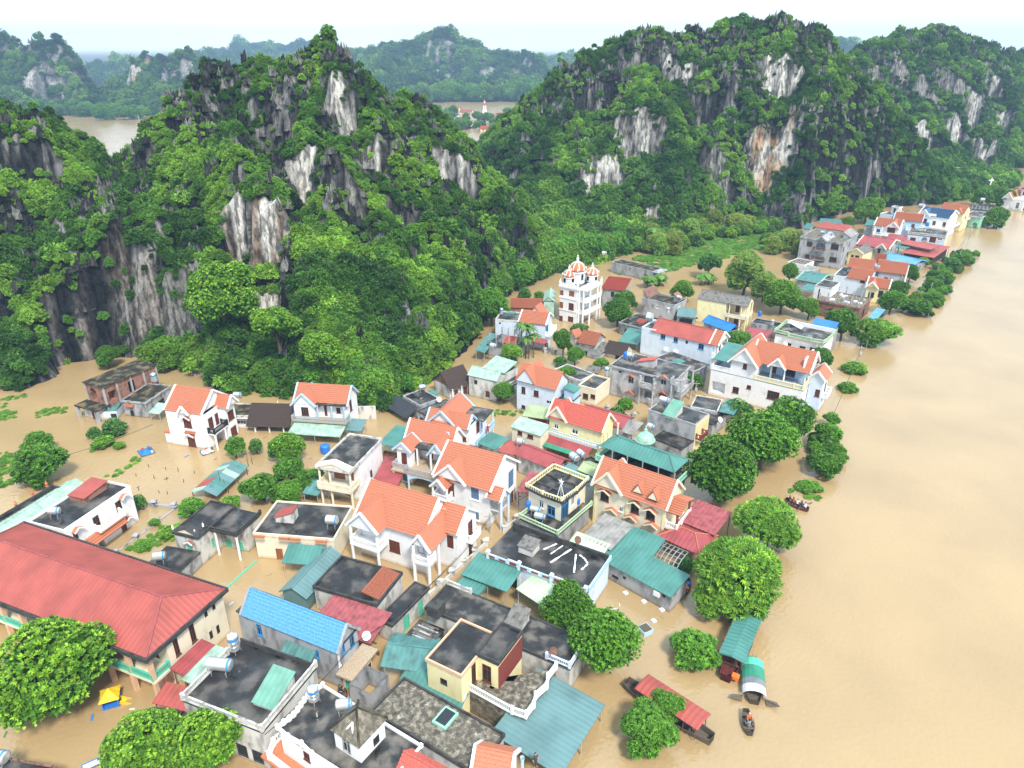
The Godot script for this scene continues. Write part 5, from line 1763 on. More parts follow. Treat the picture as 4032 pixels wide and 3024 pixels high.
	walls(0, 0, 2.81, 5.89, -2.2, 1.6, "bluewhite", [["F", 0.8, -0.9, 1, 2, "K"]])
	shed(0, 0, 2.81, 5.89, 1.7, 2.5, "F", "tealold", "", "roof")
	house("small_house", "grey plastered house with a mossy flat roof beside the brick shell", "house", -67.4, -118, -10.8)
	walls(0, 0, 4.6, 7.13, -2.2, 3.1, "cement", [["F", -0.92, 0.12, 0.73, 1.06, "K"], ["R", 0.5, -0.4, 1.6, 2.2, "K"]])
	flat(0, 0, 4.6, 7.13, 3.1, "mossroof", 0.12, "cement", 0.2)
	hood("F", -0.92, 2.2, 1.7, 0.6, "tile", false)
	shed(4.71, 3.5, 2.2, 3, 1.9, 2.5, "F", "mint", "zinc", "awning")
	house("open_shelter", "flooded shelter with a patchwork green sheet roof on thin posts", "shelter", -44.3, -91.6, -12.7)
	shed(-1.11, -3.63, 2.22, 1.19, 1.35, 2.2, "L", "tealgrey", "", "roof_sheet")
	shed(-1.11, -2.42, 2.22, 1.19, 1.35, 2.2, "L", "mint", "", "roof_sheet")
	shed(-1.11, -1.22, 2.22, 1.19, 1.35, 2.2, "L", "tealgrey", "", "roof_sheet")
	shed(-1.11, -0.01, 2.22, 1.19, 1.35, 2.2, "L", "teal", "", "roof_sheet")
	shed(-1.11, 1.2, 2.22, 1.19, 1.35, 2.2, "L", "red", "", "roof_sheet")
	shed(-1.11, 2.4, 2.22, 1.19, 1.35, 2.2, "L", "red", "", "roof_sheet")
	shed(-1.11, 3.61, 2.22, 1.19, 1.35, 2.2, "L", "mint", "", "roof_sheet")
	shed(1.11, -3.63, 2.22, 1.19, 1.35, 2.2, "R", "tealold", "", "roof_sheet")
	shed(1.11, -2.42, 2.22, 1.19, 1.35, 2.2, "R", "tealgrey", "", "roof_sheet")
	shed(1.11, -1.22, 2.22, 1.19, 1.35, 2.2, "R", "mint", "", "roof_sheet")
	shed(1.11, -0.01, 2.22, 1.19, 1.35, 2.2, "R", "tealgrey", "", "roof_sheet")
	shed(1.11, 1.2, 2.22, 1.19, 1.35, 2.2, "R", "teal", "", "roof_sheet")
	shed(1.11, 2.4, 2.22, 1.19, 1.35, 2.2, "R", "tealold", "", "roof_sheet")
	shed(1.11, 3.61, 2.22, 1.19, 1.35, 2.2, "R", "tealgrey", "", "roof_sheet")
	pier(-2.02, -3.92, 0.1, -2.5, 1.4, "rustpipe", 0)
	pier(-2.02, -1.31, 0.1, -2.5, 1.4, "rustpipe", 0)
	pier(-2.02, 1.31, 0.1, -2.5, 1.4, "rustpipe", 0)
	pier(-2.02, 3.92, 0.1, -2.5, 1.4, "rustpipe", 0)
	pier(2.02, -3.92, 0.1, -2.5, 1.4, "rustpipe", 0)
	pier(2.02, -1.31, 0.1, -2.5, 1.4, "rustpipe", 0)
	pier(2.02, 1.31, 0.1, -2.5, 1.4, "rustpipe", 0)
	pier(2.02, 3.92, 0.1, -2.5, 1.4, "rustpipe", 0)

func quarter_1() -> void:
	house("town_house", "grey two storey house with a bright blue tiled roof and a tiled terrace", "house", -23, -58, -25)
	walls(0, 0, 13.2, 3.41, -2.2, 5.4, "cement", [["F", -3.8, 2.96, 0.67, 1.54, "B"], ["F", 0.5, 1.2, 0.64, 0.78, "K"], ["F", 3.98, 3.07, 0.4, 1.12, "B"], ["R", -1.65, 3.03, 0.46, 2.65, "G"], ["R", -0.68, 4.02, 0.4, 1.42, "B"], ["R", 0.72, 3.6, 0.72, 2.66, "B"]])
	gable(0.5, 0.1, 12.2, 3.21, 5.4, 1.9, "x", "bluetile", "cement", "cement", 0.25, 0.35)
	slab(-6.72, 6.72, 5.2, 5.38, -1.81, 1.83, "darkedge", "ledge")
	slab(6.62, 8.62, 2.35, 2.6, -2.31, 2.31, "floortile", "balcony_floor")
	walls(7.47, 0, 1.6, 2.91, -2.2, 2.34, "cream", [["R", 0, -0.6, 2.6, 2.2, "D"], ["F", 0, 0.2, 0.9, 1.6, "T"]])
	shed(1.89, 2.46, 3.9, 1.5, 3.0, 3.9, "F", "tealold", "", "awning")
	house("old_house", "mouldy black slab roof with a heap of broken red tiles behind the blue roof", "house", -18.2, -66.4, -21.1)
	walls(0, 0, 8.42, 5.75, -2.2, 3.4, "dirtywhite", [["R", -0.72, -3.24, 1.13, 2.23, "D"]])
	flat(0, 0, 8.42, 5.75, 3.4, "blackslab", 0.25, "darkedge", 0.1)
	shed(2.91, -0.3, 2.3, 4.85, 3.46, 3.95, "R", "oldtile", "", "loose_tiles")
	house("old_house", "low black slab roof with green shutters along the flooded lane", "house", -12.4, -63.3, -29.7)
	walls(0, 0, 1.94, 6.82, -2.2, 2.7, "dirtywhite", [["R", -1, -0.37, 1.04, 2.48, "T"], ["R", 1.72, 0.2, 0.79, 1.92, "T"]])
	flat(0, 0, 1.94, 6.82, 2.7, "blackslab", 0.14, "darkedge", 0.12)
	house("sheet_roof", "dull red sheet roof tucked behind the blue tiled roof", "shed", -17.9, -60.6, -22.5)
	shed(0, 0, 7.85, 4.56, 2.8, 3.2, "F", "pinkroof", "rustpipe", "roof")
	house("long_shed", "long teal gabled shed between the black slabs and the yellow flood", "shed", -24.4, -69, -19.7)
	walls(0, 0, 3.2, 7.63, -2.2, 2.3, "tealgrey", [])
	gable(0, 0, 3.2, 7.63, 2.3, 0.9, "z", "tealgrey", "tealgrey", "", 0.35, 0.3)
	house("town_house", "black flat roof with white balustrades and a green stair lid at the lower left", "house", -25.1, -49.8, -21.9)
	walls(0, 0, 9.18, 7.92, -2.2, 5, "dirtywhite", [["F", 3.39, 0.3, 1.2, 1.6, "K"], ["F", 1.59, 0.3, 1.2, 1.6, "K"], ["R", -1.96, 0, 1.4, 2, "D"]])
	flat(0, 0, 9.18, 7.92, 5, "blackslab", 0, "trim", 0.1)
	rail([Vector2(-4.59, -1.96), Vector2(-4.59, 3.96), Vector2(4.59, 3.96), Vector2(4.59, -3.96)], 5.02, "dirtywhite", 0.7, 0.2)
	slab(-4.59, 4.59, 5.0, 5.5, -3.96, -3.8, "darkedge", "parapet")
	stairhead(3.05, 0.3, 2.3, 3.2, 5, 0.3, 1.7, "F", "dirtywhite", "skylight")
	house("sheet_roof", "dark red sheet roof against the end wall of the school", "awning", -33.2, -55, -26)
	shed(0, 0, 2.09, 4.2, 2.9, 3.2, "F", "maroon", "rustpipe", "roof")
	house("sheet_roof", "pale green sheet roof between the school and the black balustraded roof", "awning", -31.4, -53.9, -22.9)
	shed(0, 0, 2.02, 4.77, 2.95, 3.2, "F", "mint", "rustpipe", "roof")
	house("sheet_roof", "bright red ribbed sheet roof with a loose hose beside the leafy tree", "awning", -31.2, -49.6, -15.1)
	shed(0, 0, 7.37, 2.2, 2.7, 3.2, "F", "red", "rustpipe", "roof")
	house("small_shed", "low black roof half hidden by the bright tree at the bottom", "shed", -33.4, -47.7, -7.91)
	walls(0, 0, 3.14, 2.36, -2.2, 2.5, "cement", [])
	flat(0, 0, 3.14, 2.36, 2.5, "blackslab", 0.15, "darkedge", 0)
	house("small_house", "dark slab roof with a rim in the bottom left corner", "house", -43.2, -42.2, -9.92)
	walls(0, 0, 5.32, 2.01, -2.2, 2.6, "cement", [])
	flat(0, 0, 5.32, 2.01, 2.6, "blackslab", 0.15, "brickdark", 0)
	house("villa", "white villa with a wavy white parapet and a mouldy pyramid roofed stair tower", "house", -14.2, -43, -32.7)
	walls(0, 0, 11.6, 5.31, -2.2, 6, "white", [["F", -2.56, 4.24, 0.73, 0.99, "W"], ["F", 1.5, 3.2, 1.2, 1.8, "W"], ["L", 0, 3, 1.2, 2, "W"]])
	flat(0, 0, 11.6, 5.31, 6, "mold", 0, "trim", 0.2)
	rail([Vector2(-5.92, -2.66), Vector2(-6.07, -2.13), Vector2(-6.16, -1.59), Vector2(-6.16, -1.06), Vector2(-6.07, -0.53), Vector2(-5.92, 0), Vector2(-5.78, 0.53), Vector2(-5.68, 1.06), Vector2(-5.68, 1.59), Vector2(-5.78, 2.13), Vector2(-5.87, 2.76), Vector2(-4.32, 2.91), Vector2(-2.82, 2.76), Vector2(-1.32, 2.96), Vector2(5.82, 2.76)], 6.0, "trim", 0.42, 0.3, true, "parapet")
	rail([Vector2(5.92, 2.66), Vector2(5.92, -2.66), Vector2(-5.92, -2.66)], 6.0, "trim", 0.25, 0.3, true, "parapet")
	rail([Vector2(-7.02, -0.46), Vector2(-7.32, 0), Vector2(-7.12, 2.66), Vector2(-6.42, 3.76), Vector2(0, 3.96), Vector2(5.82, 3.86)], 2.9, "trim", 0.85, 0.25)
	slab(-7.32, 5.82, 2.65, 2.9, 2.66, 4.01, "terracotta", "balcony_floor")
	slab(-7.32, -5.83, 2.65, 2.9, -0.66, 2.66, "terracotta", "balcony_floor")
	walls(1.18, -0.28, 2.94, 3.02, 5.9, 8.2, "white", [["F", -0.1, 6.2, 0.9, 1.6, "M"], ["R", 0.4, 6.3, 0.7, 0.9, "K"]])
	hip(1.18, -0.28, 2.94, 3.02, 8.2, 1.9, "crust", 0.25, 1, 1, "mossroof")
	hip(1.38, 0.56, 0.9, 0.9, 8.45, 0.8, "trim", 0.02, 1, 1, "trim")
	house("old_house", "broad mottled grey concrete roof with a skylight box at the bottom", "house", -6.72, -44.8, -32.7)
	walls(0, 0, 11.4, 4.37, -2.2, 5.6, "cement", [])
	flat(0, 0, 11.4, 4.37, 5.6, "crust", 0.22, "darkedge", 0.1)
	slab(-0.38, 1.12, 5.6, 5.85, -1.77, 0.23, "greentrim", "skylight_frame")
	slab(-0.18, 0.92, 5.85, 5.9, -1.57, 0.03, "glass", "skylight_pane")
	house("sheet_roof", "small red tile ridge cut by the bottom edge", "shed", -7.18, -39.9, -29.5)
	gable(0, 0, 4.26, 1.83, 6, 0.8, "x", "redtile", "", "", 0.1, 0.1)
	house("town_house", "orange tiled gable with blue columns cut by the bottom edge", "house", -1.43, -40.7, -13.1)
	walls(0, 0, 2.91, 3.54, -2.2, 5.6, "white", [["R", 0, 3, 1, 1.8, "B"]])
	gable(0, 0, 2.91, 3.54, 5.6, 1.7, "x", "tile", "white", "trim", 0.2, 0.25)
	columns([[2.06, 1.37], [2.06, -1.37]], -2, 5.4, 0.14, "lightblue")
	house("town_house", "pale yellow house with a black two level roof and a curved terrace", "house", -5.08, -53.2, -29.9)
	walls(0, 0, 4.05, 6.07, -2.2, 6.2, "yellow", [["F", -0.08, 3.85, 0.78, 0.81, "K"], ["R", -0.92, 3.25, 0.72, 2.85, "W"]])
	flat(0, 0, 4.05, 6.07, 6.2, "blackslab", 0.2, "peach", 0.1)
	walls(3.24, -2.11, 2.42, 4.7, -2.2, 6.2, "yellow", [["F", -0.1, 3.4, 1, 2.2, "W"]])
	slab(4.45, 4.51, 3.1, 6.0, -4.46, 0.24, "redbrown", "tiled_wall")
	flat(3.24, -2.11, 2.42, 4.7, 6.5, "blackslab", 0.25, "darkedge", 0.08)
	rail([Vector2(1.6, 1.73), Vector2(7.04, 2.06), Vector2(8.44, 1.85), Vector2(8.52, 0.44), Vector2(8.19, -0.55), Vector2(8.57, -2.16), Vector2(8.17, -3.14), Vector2(8.25, -4.84)], 3.1, "trim", 0.85, 0.2)
	var m := MB.new()
	for k in [[Vector3(2.33, 3.1, 0.24), Vector3(1.5, 3.1, -3.03), Vector3(1.6, 3.1, 1.73)], [Vector3(2.33, 3.1, 0.24), Vector3(1.6, 3.1, 1.73), Vector3(7.04, 3.1, 2.06)], [Vector3(2.33, 3.1, 0.24), Vector3(7.04, 3.1, 2.06), Vector3(8.44, 3.1, 1.85)], [Vector3(2.33, 3.1, 0.24), Vector3(8.44, 3.1, 1.85), Vector3(8.52, 3.1, 0.44)], [Vector3(2.33, 3.1, 0.24), Vector3(8.52, 3.1, 0.44), Vector3(8.19, 3.1, -0.55)], [Vector3(2.33, 3.1, 0.24), Vector3(8.19, 3.1, -0.55), Vector3(8.57, 3.1, -2.16)], [Vector3(2.33, 3.1, 0.24), Vector3(8.57, 3.1, -2.16), Vector3(8.17, 3.1, -3.14)], [Vector3(2.33, 3.1, 0.24), Vector3(8.17, 3.1, -3.14), Vector3(8.25, 3.1, -4.84)], [Vector3(2.33, 3.1, 0.24), Vector3(8.25, 3.1, -4.84), Vector3(8.25, 3.1, -3.03)]]:
		m.tri(k[0], k[1], k[2]); m.tri(k[0] - Vector3(0, 5, 0), k[2] - Vector3(0, 5, 0), k[1] - Vector3(0, 5, 0)); m.quad(k[1] - Vector3(0, 5, 0), k[2] - Vector3(0, 5, 0), k[2], k[1])
	part(H, "terrace_floor", m, "crust")
	slab(3.53, 4.03, 2.4, 3.1, 0, 0.5, "trim", "air_conditioner")
	slab(1.51, 2.11, 2.6, 3.3, 2.39, 2.89, "trim", "air_conditioner")
	house("sheet_roof", "faded teal sheet roof with a ridge left of the pale yellow house", "shed", -10.6, -55.8, -9.26)
	gable(0, 0, 5.01, 4.63, 2.8, 0.8, "x", "tealold", "", "", 0.1, 0.1)
	columns([[-2.2, 2.32], [2.2, 2.32]], -2.4, 2.8, 0.08, "zinc")
	house("sheet_roof", "deep teal sheet roof wedged below the pale yellow house", "shed", -7.87, -51.5, -30.6)
	shed(0, 0, 7.41, 1.79, 2.3, 3, "F", "teal", "zinc", "roof")
	house("sheet_roof", "wide grey teal sheet roof over the water below the curved terrace", "shed", 3.57, -47.8, -32.6)
	shed(0, 0, 7.4, 8.99, 2.3, 2.9, "R", "tealgrey", "zinc", "roof")
	columns([[3.4, 4.2]], -2.4, 2.3, 0.07, "zinc")
	house("old_house", "old black slab roof with a white balustraded corner behind the pale yellow house", "house", -0.85, -59.3, -29.2)
	walls(0, 0, 17.8, 4.4, -2.2, 3.5, "dirtywhite", [])
	flat(0, 0, 17.8, 4.4, 3.5, "mold", 0.12, "darkedge", 0.1)
	rail([Vector2(6.3, 2.2), Vector2(8.9, 2.2), Vector2(8.9, -2.2)], 3.5, "bluewhite", 0.7, 0.22)
	rail([Vector2(-8.9, -2.2), Vector2(-5.7, -2.2)], 3.5, "dirtywhite", 0.6, 0.25)
	slab(-8.09, -6.59, 3.5, 4.9, 1.63, 3.13, "darkedge", "water_box")
	stairhead(1.3, -0.48, 1.8, 2.4, 3.5, 0.5, 1.5, "F", "dirtywhite", "asbestos")
	house("plank_store", "black concrete box roof stacked with old planks in the lane", "shed", -9.43, -58.5, -27.4)
	walls(0, 0, 3.14, 2.51, -2.2, 3, "darkedge", [])
	flat(0, 0, 3.14, 2.51, 3, "blackslab", 0, "darkedge", 0.1)
	slab(-1.01, 1.14, 3.02, 3.09, -1.05, -0.85, "oldwood", "plank")
	slab(-0.92, 0.65, 3.08, 3.15, -0.82, -0.62, "asbestos", "plank")
	slab(-1.27, 1.33, 3.02, 3.09, -0.58, -0.38, "cement", "plank")
	slab(-1.35, 1, 3.08, 3.15, -0.34, -0.14, "oldwood", "plank")
	slab(-1.23, 0.83, 3.02, 3.09, -0.1, 0.1, "asbestos", "plank")
	slab(-1.36, 0.92, 3.08, 3.15, 0.14, 0.34, "cement", "plank")
	slab(-1.16, 1.14, 3.02, 3.09, 0.38, 0.58, "oldwood", "plank")
	slab(-1.15, 1.24, 3.08, 3.15, 0.62, 0.82, "asbestos", "plank")
	slab(-0.98, 1.12, 3.02, 3.09, 0.85, 1.05, "cement", "plank")
	house("ruined_shed", "roofless grey concrete shed by the lane", "shed", -14.5, -52.5, -27.6)
	walls(0, 0, 2.82, 2.81, -2.2, 2.5, "cement", [["F", 0.1, -0.5, 0.9, 2.4, "x"], ["R", 0.6, -0.5, 1, 2.4, "x"]])
	walls(0, 0, 2.42, 2.41, -2.2, 2.4, "cement", [])
	house("sheet_roof", "teal sheet canopy over the lane beside the big white villa", "awning", -2.39, -68.2, -28.8)
	shed(0, 0, 6.36, 4.18, 3, 3.5, "F", "teal", "zinc", "roof")
	house("sheet_roof", "lower teal sheet canopy by the old black slab", "awning", -4.89, -66.5, -36.3)
	shed(0, 0, 3.54, 2.88, 2.3, 2.7, "F", "teal", "zinc", "roof")
	house("sheet_roof", "pale mint sheet canopy beside the round dark tree", "awning", 3.57, -65.6, -44.3)
	shed(0, 0, 4.67, 4.16, 2.7, 3.2, "F", "mintpale", "zinc", "roof")
	house("town_house", "black roof with white sealant strokes and a stepped light blue parapet", "house", 4.43, -70.1, -29.9)
	walls(0, 0, 13.5, 6.37, -2.2, 3.9, "bluewhite", [["F", -3.38, -0.5, 2, 2.6, "K"], ["F", 3.38, -0.5, 2, 2.6, "K"]])
	flat(0, 0, 13.5, 6.37, 3.9, "blackslab", 0, "darkedge", 0.15)
	slab(-6.76, 6.76, 3.9, 4.6, -3.28, -3.08, "darkedge", "parapet")
	slab(-6.76, -5.26, 3.7, 4.2, 3.31, 3.48, "bluewhite", "parapet")
	slab(-6.46, -5.56, 3.8, 4.06, 3.48, 3.52, "redbrown", "parapet_panel")
	slab(-5.26, -3.75, 3.7, 4.2, 3.31, 3.48, "lightblue", "parapet")
	slab(-4.96, -4.05, 3.8, 4.06, 3.48, 3.52, "redbrown", "parapet_panel")
	slab(-3.75, -2.25, 3.7, 4.45, 3.31, 3.48, "bluewhite", "parapet")
	slab(-3.45, -2.55, 3.8, 4.24, 3.48, 3.52, "redbrown", "parapet_panel")
	slab(-2.25, -0.75, 3.7, 4.2, 3.31, 3.48, "lightblue", "parapet")
	slab(-1.95, -1.05, 3.8, 4.06, 3.48, 3.52, "redbrown", "parapet_panel")
	slab(-0.75, 0.75, 3.7, 4.2, 3.31, 3.48, "bluewhite", "parapet")
	slab(-0.45, 0.45, 3.8, 4.06, 3.48, 3.52, "redbrown", "parapet_panel")
	slab(0.75, 2.25, 3.7, 4.2, 3.31, 3.48, "lightblue", "parapet")
	slab(1.05, 1.95, 3.8, 4.06, 3.48, 3.52, "redbrown", "parapet_panel")
	slab(2.25, 3.75, 3.7, 4.45, 3.31, 3.48, "bluewhite", "parapet")
	slab(2.55, 3.45, 3.8, 4.24, 3.48, 3.52, "redbrown", "parapet_panel")
	slab(3.75, 5.26, 3.7, 4.2, 3.31, 3.48, "lightblue", "parapet")
	slab(4.05, 4.96, 3.8, 4.06, 3.48, 3.52, "redbrown", "parapet_panel")
	slab(5.26, 6.76, 3.7, 4.2, 3.31, 3.48, "bluewhite", "parapet")
	slab(5.56, 6.46, 3.8, 4.06, 3.48, 3.52, "redbrown", "parapet_panel")
	pier(-6.56, 3.38, 0.34, -2.4, 4.7, "bluewhite")
	pier(-2.19, 3.38, 0.34, -2.4, 4.7, "bluewhite")
	pier(2.19, 3.38, 0.34, -2.4, 4.7, "bluewhite")
	pier(6.56, 3.38, 0.34, -2.4, 4.7, "bluewhite")
	rail([Vector2(6.86, 3.18), Vector2(6.86, -3.18)], 3.9, "lightblue", 0.5, 0.3, true, "parapet")
	stairhead(-2.6, 0.16, 2.0, 1.8, 3.9, 1.0, 1.3, "F", "dirtywhite", "asbestos")
	mark(Vector2(0.77, 0.83), Vector2(1.85, -2.76), 0.3, 3.911)
	mark(Vector2(-1.13, -0.98), Vector2(-0.22, -2.81), 0.28, 3.911)
	mark(Vector2(0.03, -0.61), Vector2(0.62, -2.87), 0.2, 3.911)
	mark(Vector2(4.03, 1.08), Vector2(2.76, -2.17), 0.22, 3.911)
	mark(Vector2(3.2, -2.26), Vector2(4.04, -1.89), 0.26, 3.911)
	mark(Vector2(4.04, -1.89), Vector2(4.73, -1.28), 0.26, 3.911)
	mark(Vector2(4.79, -1.15), Vector2(4.58, 0.18), 0.26, 3.911)
	house("long_shed", "long grey shed with a smooth teal roof running out over the flood", "shed", 16.1, -69.5, -42.7)
	walls(0, 0, 10.1, 3.69, -2.2, 2.5, "cement", [["F", -2.7, 0.65, 0.92, 0.4, "K"], ["F", -1.39, 1.29, 0.4, 0.4, "K"], ["F", 4.16, 1.79, 0.4, 0.4, "K"]])
	shed(0, 0, 10.5, 4.29, 2.55, 3.2, "F", "teal", "", "roof")
	slab(2.91, 3.71, 1.59, 2.24, 1.85, 2.19, "trim", "air_conditioner")
	house("sheet_roof", "wide grey sheet roof below the cream house with dormers", "shed", 12.5, -76, -38.6)
	shed(0, 0, 4.53, 5.9, 3.2, 3.6, "F", "greyroof", "zinc", "roof")
	house("sheet_roof", "pale lime strip of sheet roof beside the black sealed roof", "shed", 9.95, -73.8, -33.8)
	shed(0, 0, 4.92, 2.11, 3, 3.3, "F", "mintpale", "zinc", "roof")

func quarter_2() -> void:
	house("sheet_roof", "teal sheet roof with a cloudy strip beside the arched trellis", "shed", 16.4, -73.6, -35.9)
	shed(0, 0, 4.83, 4.85, 2.9, 3.5, "F", "teal", "zinc", "roof")
	house("sheet_roof", "weathered pink red sheet roof facing the river trees", "shed", 25.9, -78.5, -38.3)
	shed(0, 0, 5.06, 5.53, 3.6, 4.1, "F", "pinkroof", "rustpipe", "roof")
	house("sheet_roof", "dark red sheet roof with tiled hips below the cream house balcony", "shed", 22.9, -75.6, -40.2)
	hip(0, 0, 5.93, 5.02, 2.9, 0.9, "maroon", 0.1, 0.8, 0.8, "tile")
	columns([[-2.66, 2.21], [2.66, 2.21], [2.66, -2.21]], -2.4, 2.9, 0.08, "rustpipe")
	house("arched_trellis", "white arched steel trellis without a cover beside the teal roofs", "trellis", 20.4, -73.1, -37.8)
	trellis(3.63, 4.74, 1.6, 1.0)
	house("villa", "white villa with an orange roof and blue patterned window blinds", "house", -5.03, -87, -27.6)
	walls(0, 0, 8.64, 7.95, -2.2, 6.3, "white", [["F", 1.95, 3.71, 1.48, 2.06, "P"], ["F", 1.89, 0.35, 1.45, 1.81, "P"], ["R", 2.31, 2.73, 1.9, 3.21, "P"], ["R", 2.36, -0.71, 1.81, 2.91, "P"], ["R", 3.07, 0, 1.1, 2.1, "D"], ["F", -1.92, 3.2, 1, 2.2, "D"], ["F", -1.92, -0.6, 1.2, 2.4, "D"]])
	gable(0, 0, 8.64, 7.95, 6.3, 3, "x", "tile", "white", "trim", 0.45, 0.35)
	cross_gable(-1.72, 4.47, -0.6, 4.6, 6.3, 2.2, "tile", "white", "trim")
	cross_gable(-3.02, 5.47, 3.97, 2.2, 5.2, 1.1, "tile", "white", "trim", 0.2)
	slab(-4.22, -1.72, 2.7, 2.95, 3.98, 5.37, "white", "balcony_floor")
	rail([Vector2(-4.12, 4.07), Vector2(-4.12, 5.27), Vector2(-1.82, 5.27), Vector2(-1.82, 4.07)], 2.95, "trim", 0.85, 0.22)
	columns([[-4.12, 5.27], [-1.82, 5.27]], -2.4, 5.2, 0.16, "white")
	gable(5.22, 3.27, 1.9, 2.2, 5.3, 1.0, "x", "tile", "white", "trim", 0.3, 0.2)
	columns([[6.02, 3.87], [6.02, 1.77]], -2.4, 5.2, 0.2, "bluewhite")
	balcony("R", -2.77, 3.0, 2.2, 1.5, "white", "zinc")
	house("villa", "white villa with a tiled roof terrace, arches and pale blue balconies", "house", -12.6, -94.9, -21.9)
	walls(0, -1.6, 7.65, 3.88, -2.2, 6.1, "white", [["F", -2.62, 3.3, 0.9, 2.1, "D"], ["F", 0.2, 3.3, 0.9, 2.1, "D"], ["F", 2.82, 3.3, 1, 2.1, "K"], ["F", -1.91, -0.6, 2, 2.4, "a"], ["F", 1.91, -0.6, 2.6, 2.4, "a"]])
	gable(0, -1.6, 7.65, 3.88, 6.1, 2.2, "x", "tile", "white", "trim", 0.4, 0.3)
	walls(-2.62, 2.14, 2.4, 2.6, -2.2, 6, "white", [["F", 0, 3.3, 0.9, 2.0, "D"], ["F", 0, 0.2, 1.2, 1.8, "P"], ["R", 0.2, 3.4, 0.7, 1.8, "K"]])
	gable(-2.62, 2.34, 2.6, 3, 6.05, 1.1, "z", "tile", "white", "lightblue", 0.3, 0.2)
	cross_gable(2.72, 3.14, -0.5, 2.2, 6.1, 1.5, "tile", "white", "lightblue")
	slab(-1.32, 1.52, 5.9, 6.1, -0.2, 2.54, "greyslab", "porch_roof")
	slab(-4.02, 4.02, 2.85, 3.1, 0.34, 5.14, "floortile", "terrace_floor")
	rail([Vector2(-3.92, 3.54), Vector2(-3.92, 4.44), Vector2(-1.62, 4.44), Vector2(-1.52, 5.04), Vector2(3.92, 5.04), Vector2(3.92, 2.54)], 3.1, "zinc", 0.8, 0.25)
	columns([[-0.92, 2.44], [1.32, 2.44], [1.72, 3.04], [3.72, 3.04]], 3.1, 6.0, 0.15, "white")
	columns([[-3.72, 4.94], [-1.22, 4.94], [3.72, 4.94]], -2.4, 2.85, 0.17, "lightblue")
	arch(Vector2(-1.22, 4.94), Vector2(3.72, 4.94), 0, 1.4, 2.8, "lightblue")
	FX["F"] = face("F", -2.62, 2.14, 2.4, 2.6)
	hood("F", 0, 2.1, 2.2, 0.7, "tile", false)
	house("villa", "orange roofed house with a flat grey porch and a pale blue veranda rail", "house", -8.91, -104.3, -20.9)
	walls(0, 0, 6.98, 7.13, -2.2, 5.8, "white", [["R", 0, 3, 1.2, 2.2, "D"], ["R", 2, 3, 1, 1.6, "B"], ["F", 2.49, 3.2, 1, 1.4, "S"]])
	gable(-1.26, 0, 4.32, 7.13, 5.8, 2, "z", "tile", "white", "lightblue", 0.35, 0.3)
	gable(-0.2, 2.16, 6.98, 3, 5.85, 1.4, "x", "tile", "white", "lightblue", 0.4, 0.3)
	slab(0.91, 4.89, 5.7, 5.9, -3.56, 0.76, "greyslab", "porch_roof")
	slab(3.49, 4.99, 2.7, 2.95, -3.56, 3.56, "bluewhite", "balcony_floor")
	rail([Vector2(4.89, 3.56), Vector2(4.89, -3.56)], 2.95, "lightblue", 0.9, 0.22)
	columns([[4.79, -3.36], [4.79, 0], [4.79, 0.66]], -2.4, 5.7, 0.15, "bluewhite")
	house("sheet_roof", "dark teal flat sheet canopy beside the pale blue veranda", "awning", -3.11, -100, -36.9)
	shed(0, 0, 3.89, 4.02, 3.2, 3.4, "F", "teal", "zinc", "roof")
	house("sheet_roof", "teal sheet canopy between the cream balcony house and the terrace villa", "awning", -18.7, -101.4, -19.6)
	shed(0, 0, 3.74, 6.42, 3.3, 3.5, "F", "teal", "zinc", "roof")
	walls(0, 2.41, 3.14, 1.3, -2.2, 1.3, "brickwall", [])
	house("sheet_roof", "dark red sheet roof beside the long mouldy black roof", "awning", -18.3, -92, -8.24)
	shed(0, 0, 4.09, 6.86, 2.4, 2.8, "F", "maroon", "rustpipe", "roof")
	house("villa", "cream villa with a wide weathered orange roof, two small dormers and gabled hoods", "house", 17.2, -82, -34.4)
	walls(0, 0, 10.4, 5.17, -2.2, 6.6, "cream", [["F", -3.62, 4.04, 1.27, 1.38, "W"], ["F", -1.08, 3.23, 0.58, 0.89, "G"], ["F", 0.94, 3.82, 1.19, 1.41, "W"], ["F", 3.22, 3.67, 1.26, 1.32, "W"]])
	gable(0, 0, 10.4, 5.17, 6.6, 2.5, "x", "tile", "cream", "cream", 0.5, 0.3)
	cross_gable(-3.11, 3.08, -1, 4, 6.6, 2.3, "tile", "cream", "cream")
	hood("F", -3.62, 5.57, 1.97, 0.6, "tile", true, "cream")
	hood("F", 0.94, 5.38, 1.89, 0.6, "tile", true, "cream")
	hood("F", 3.22, 5.14, 1.96, 0.6, "tile", true, "cream")
	hood("F", -2.31, 3.0, 2.0, 0.7, "tile", true, "cream")
	hood("F", 0.6, 3.0, 2.0, 0.7, "tile", true, "cream")
	hood("F", 3.61, 3.0, 2.0, 0.7, "tile", true, "cream")
	gable(1.1, 1.56, 1.3, 2.2, 7.2, 1.1, "z", "tile", "cream", "", 0.1, 0.0)
	gable(3.4, 1.91, 1.3, 2.2, 7.2, 1.1, "z", "tile", "cream", "", 0.1, 0.0)
	slab(-5.24, -4.88, -2.2, 6.3, 2.59, 2.7, "yellow", "pilaster")
	slab(-0.38, -0.02, -2.2, 6.3, 2.59, 2.7, "yellow", "pilaster")
	slab(4.88, 5.24, -2.2, 6.3, 2.59, 2.7, "yellow", "pilaster")
	slab(5.21, 7.01, 3.2, 3.45, -2.08, 2.58, "cream", "balcony_floor")
	rail([Vector2(5.41, 2.48), Vector2(6.91, 2.48), Vector2(6.91, -1.98)], 3.45, "trim", 0.8, 0.22)
	columns([[6.81, 2.38], [6.81, -1.88]], 3.4, 5.8, 0.18, "redbrown")
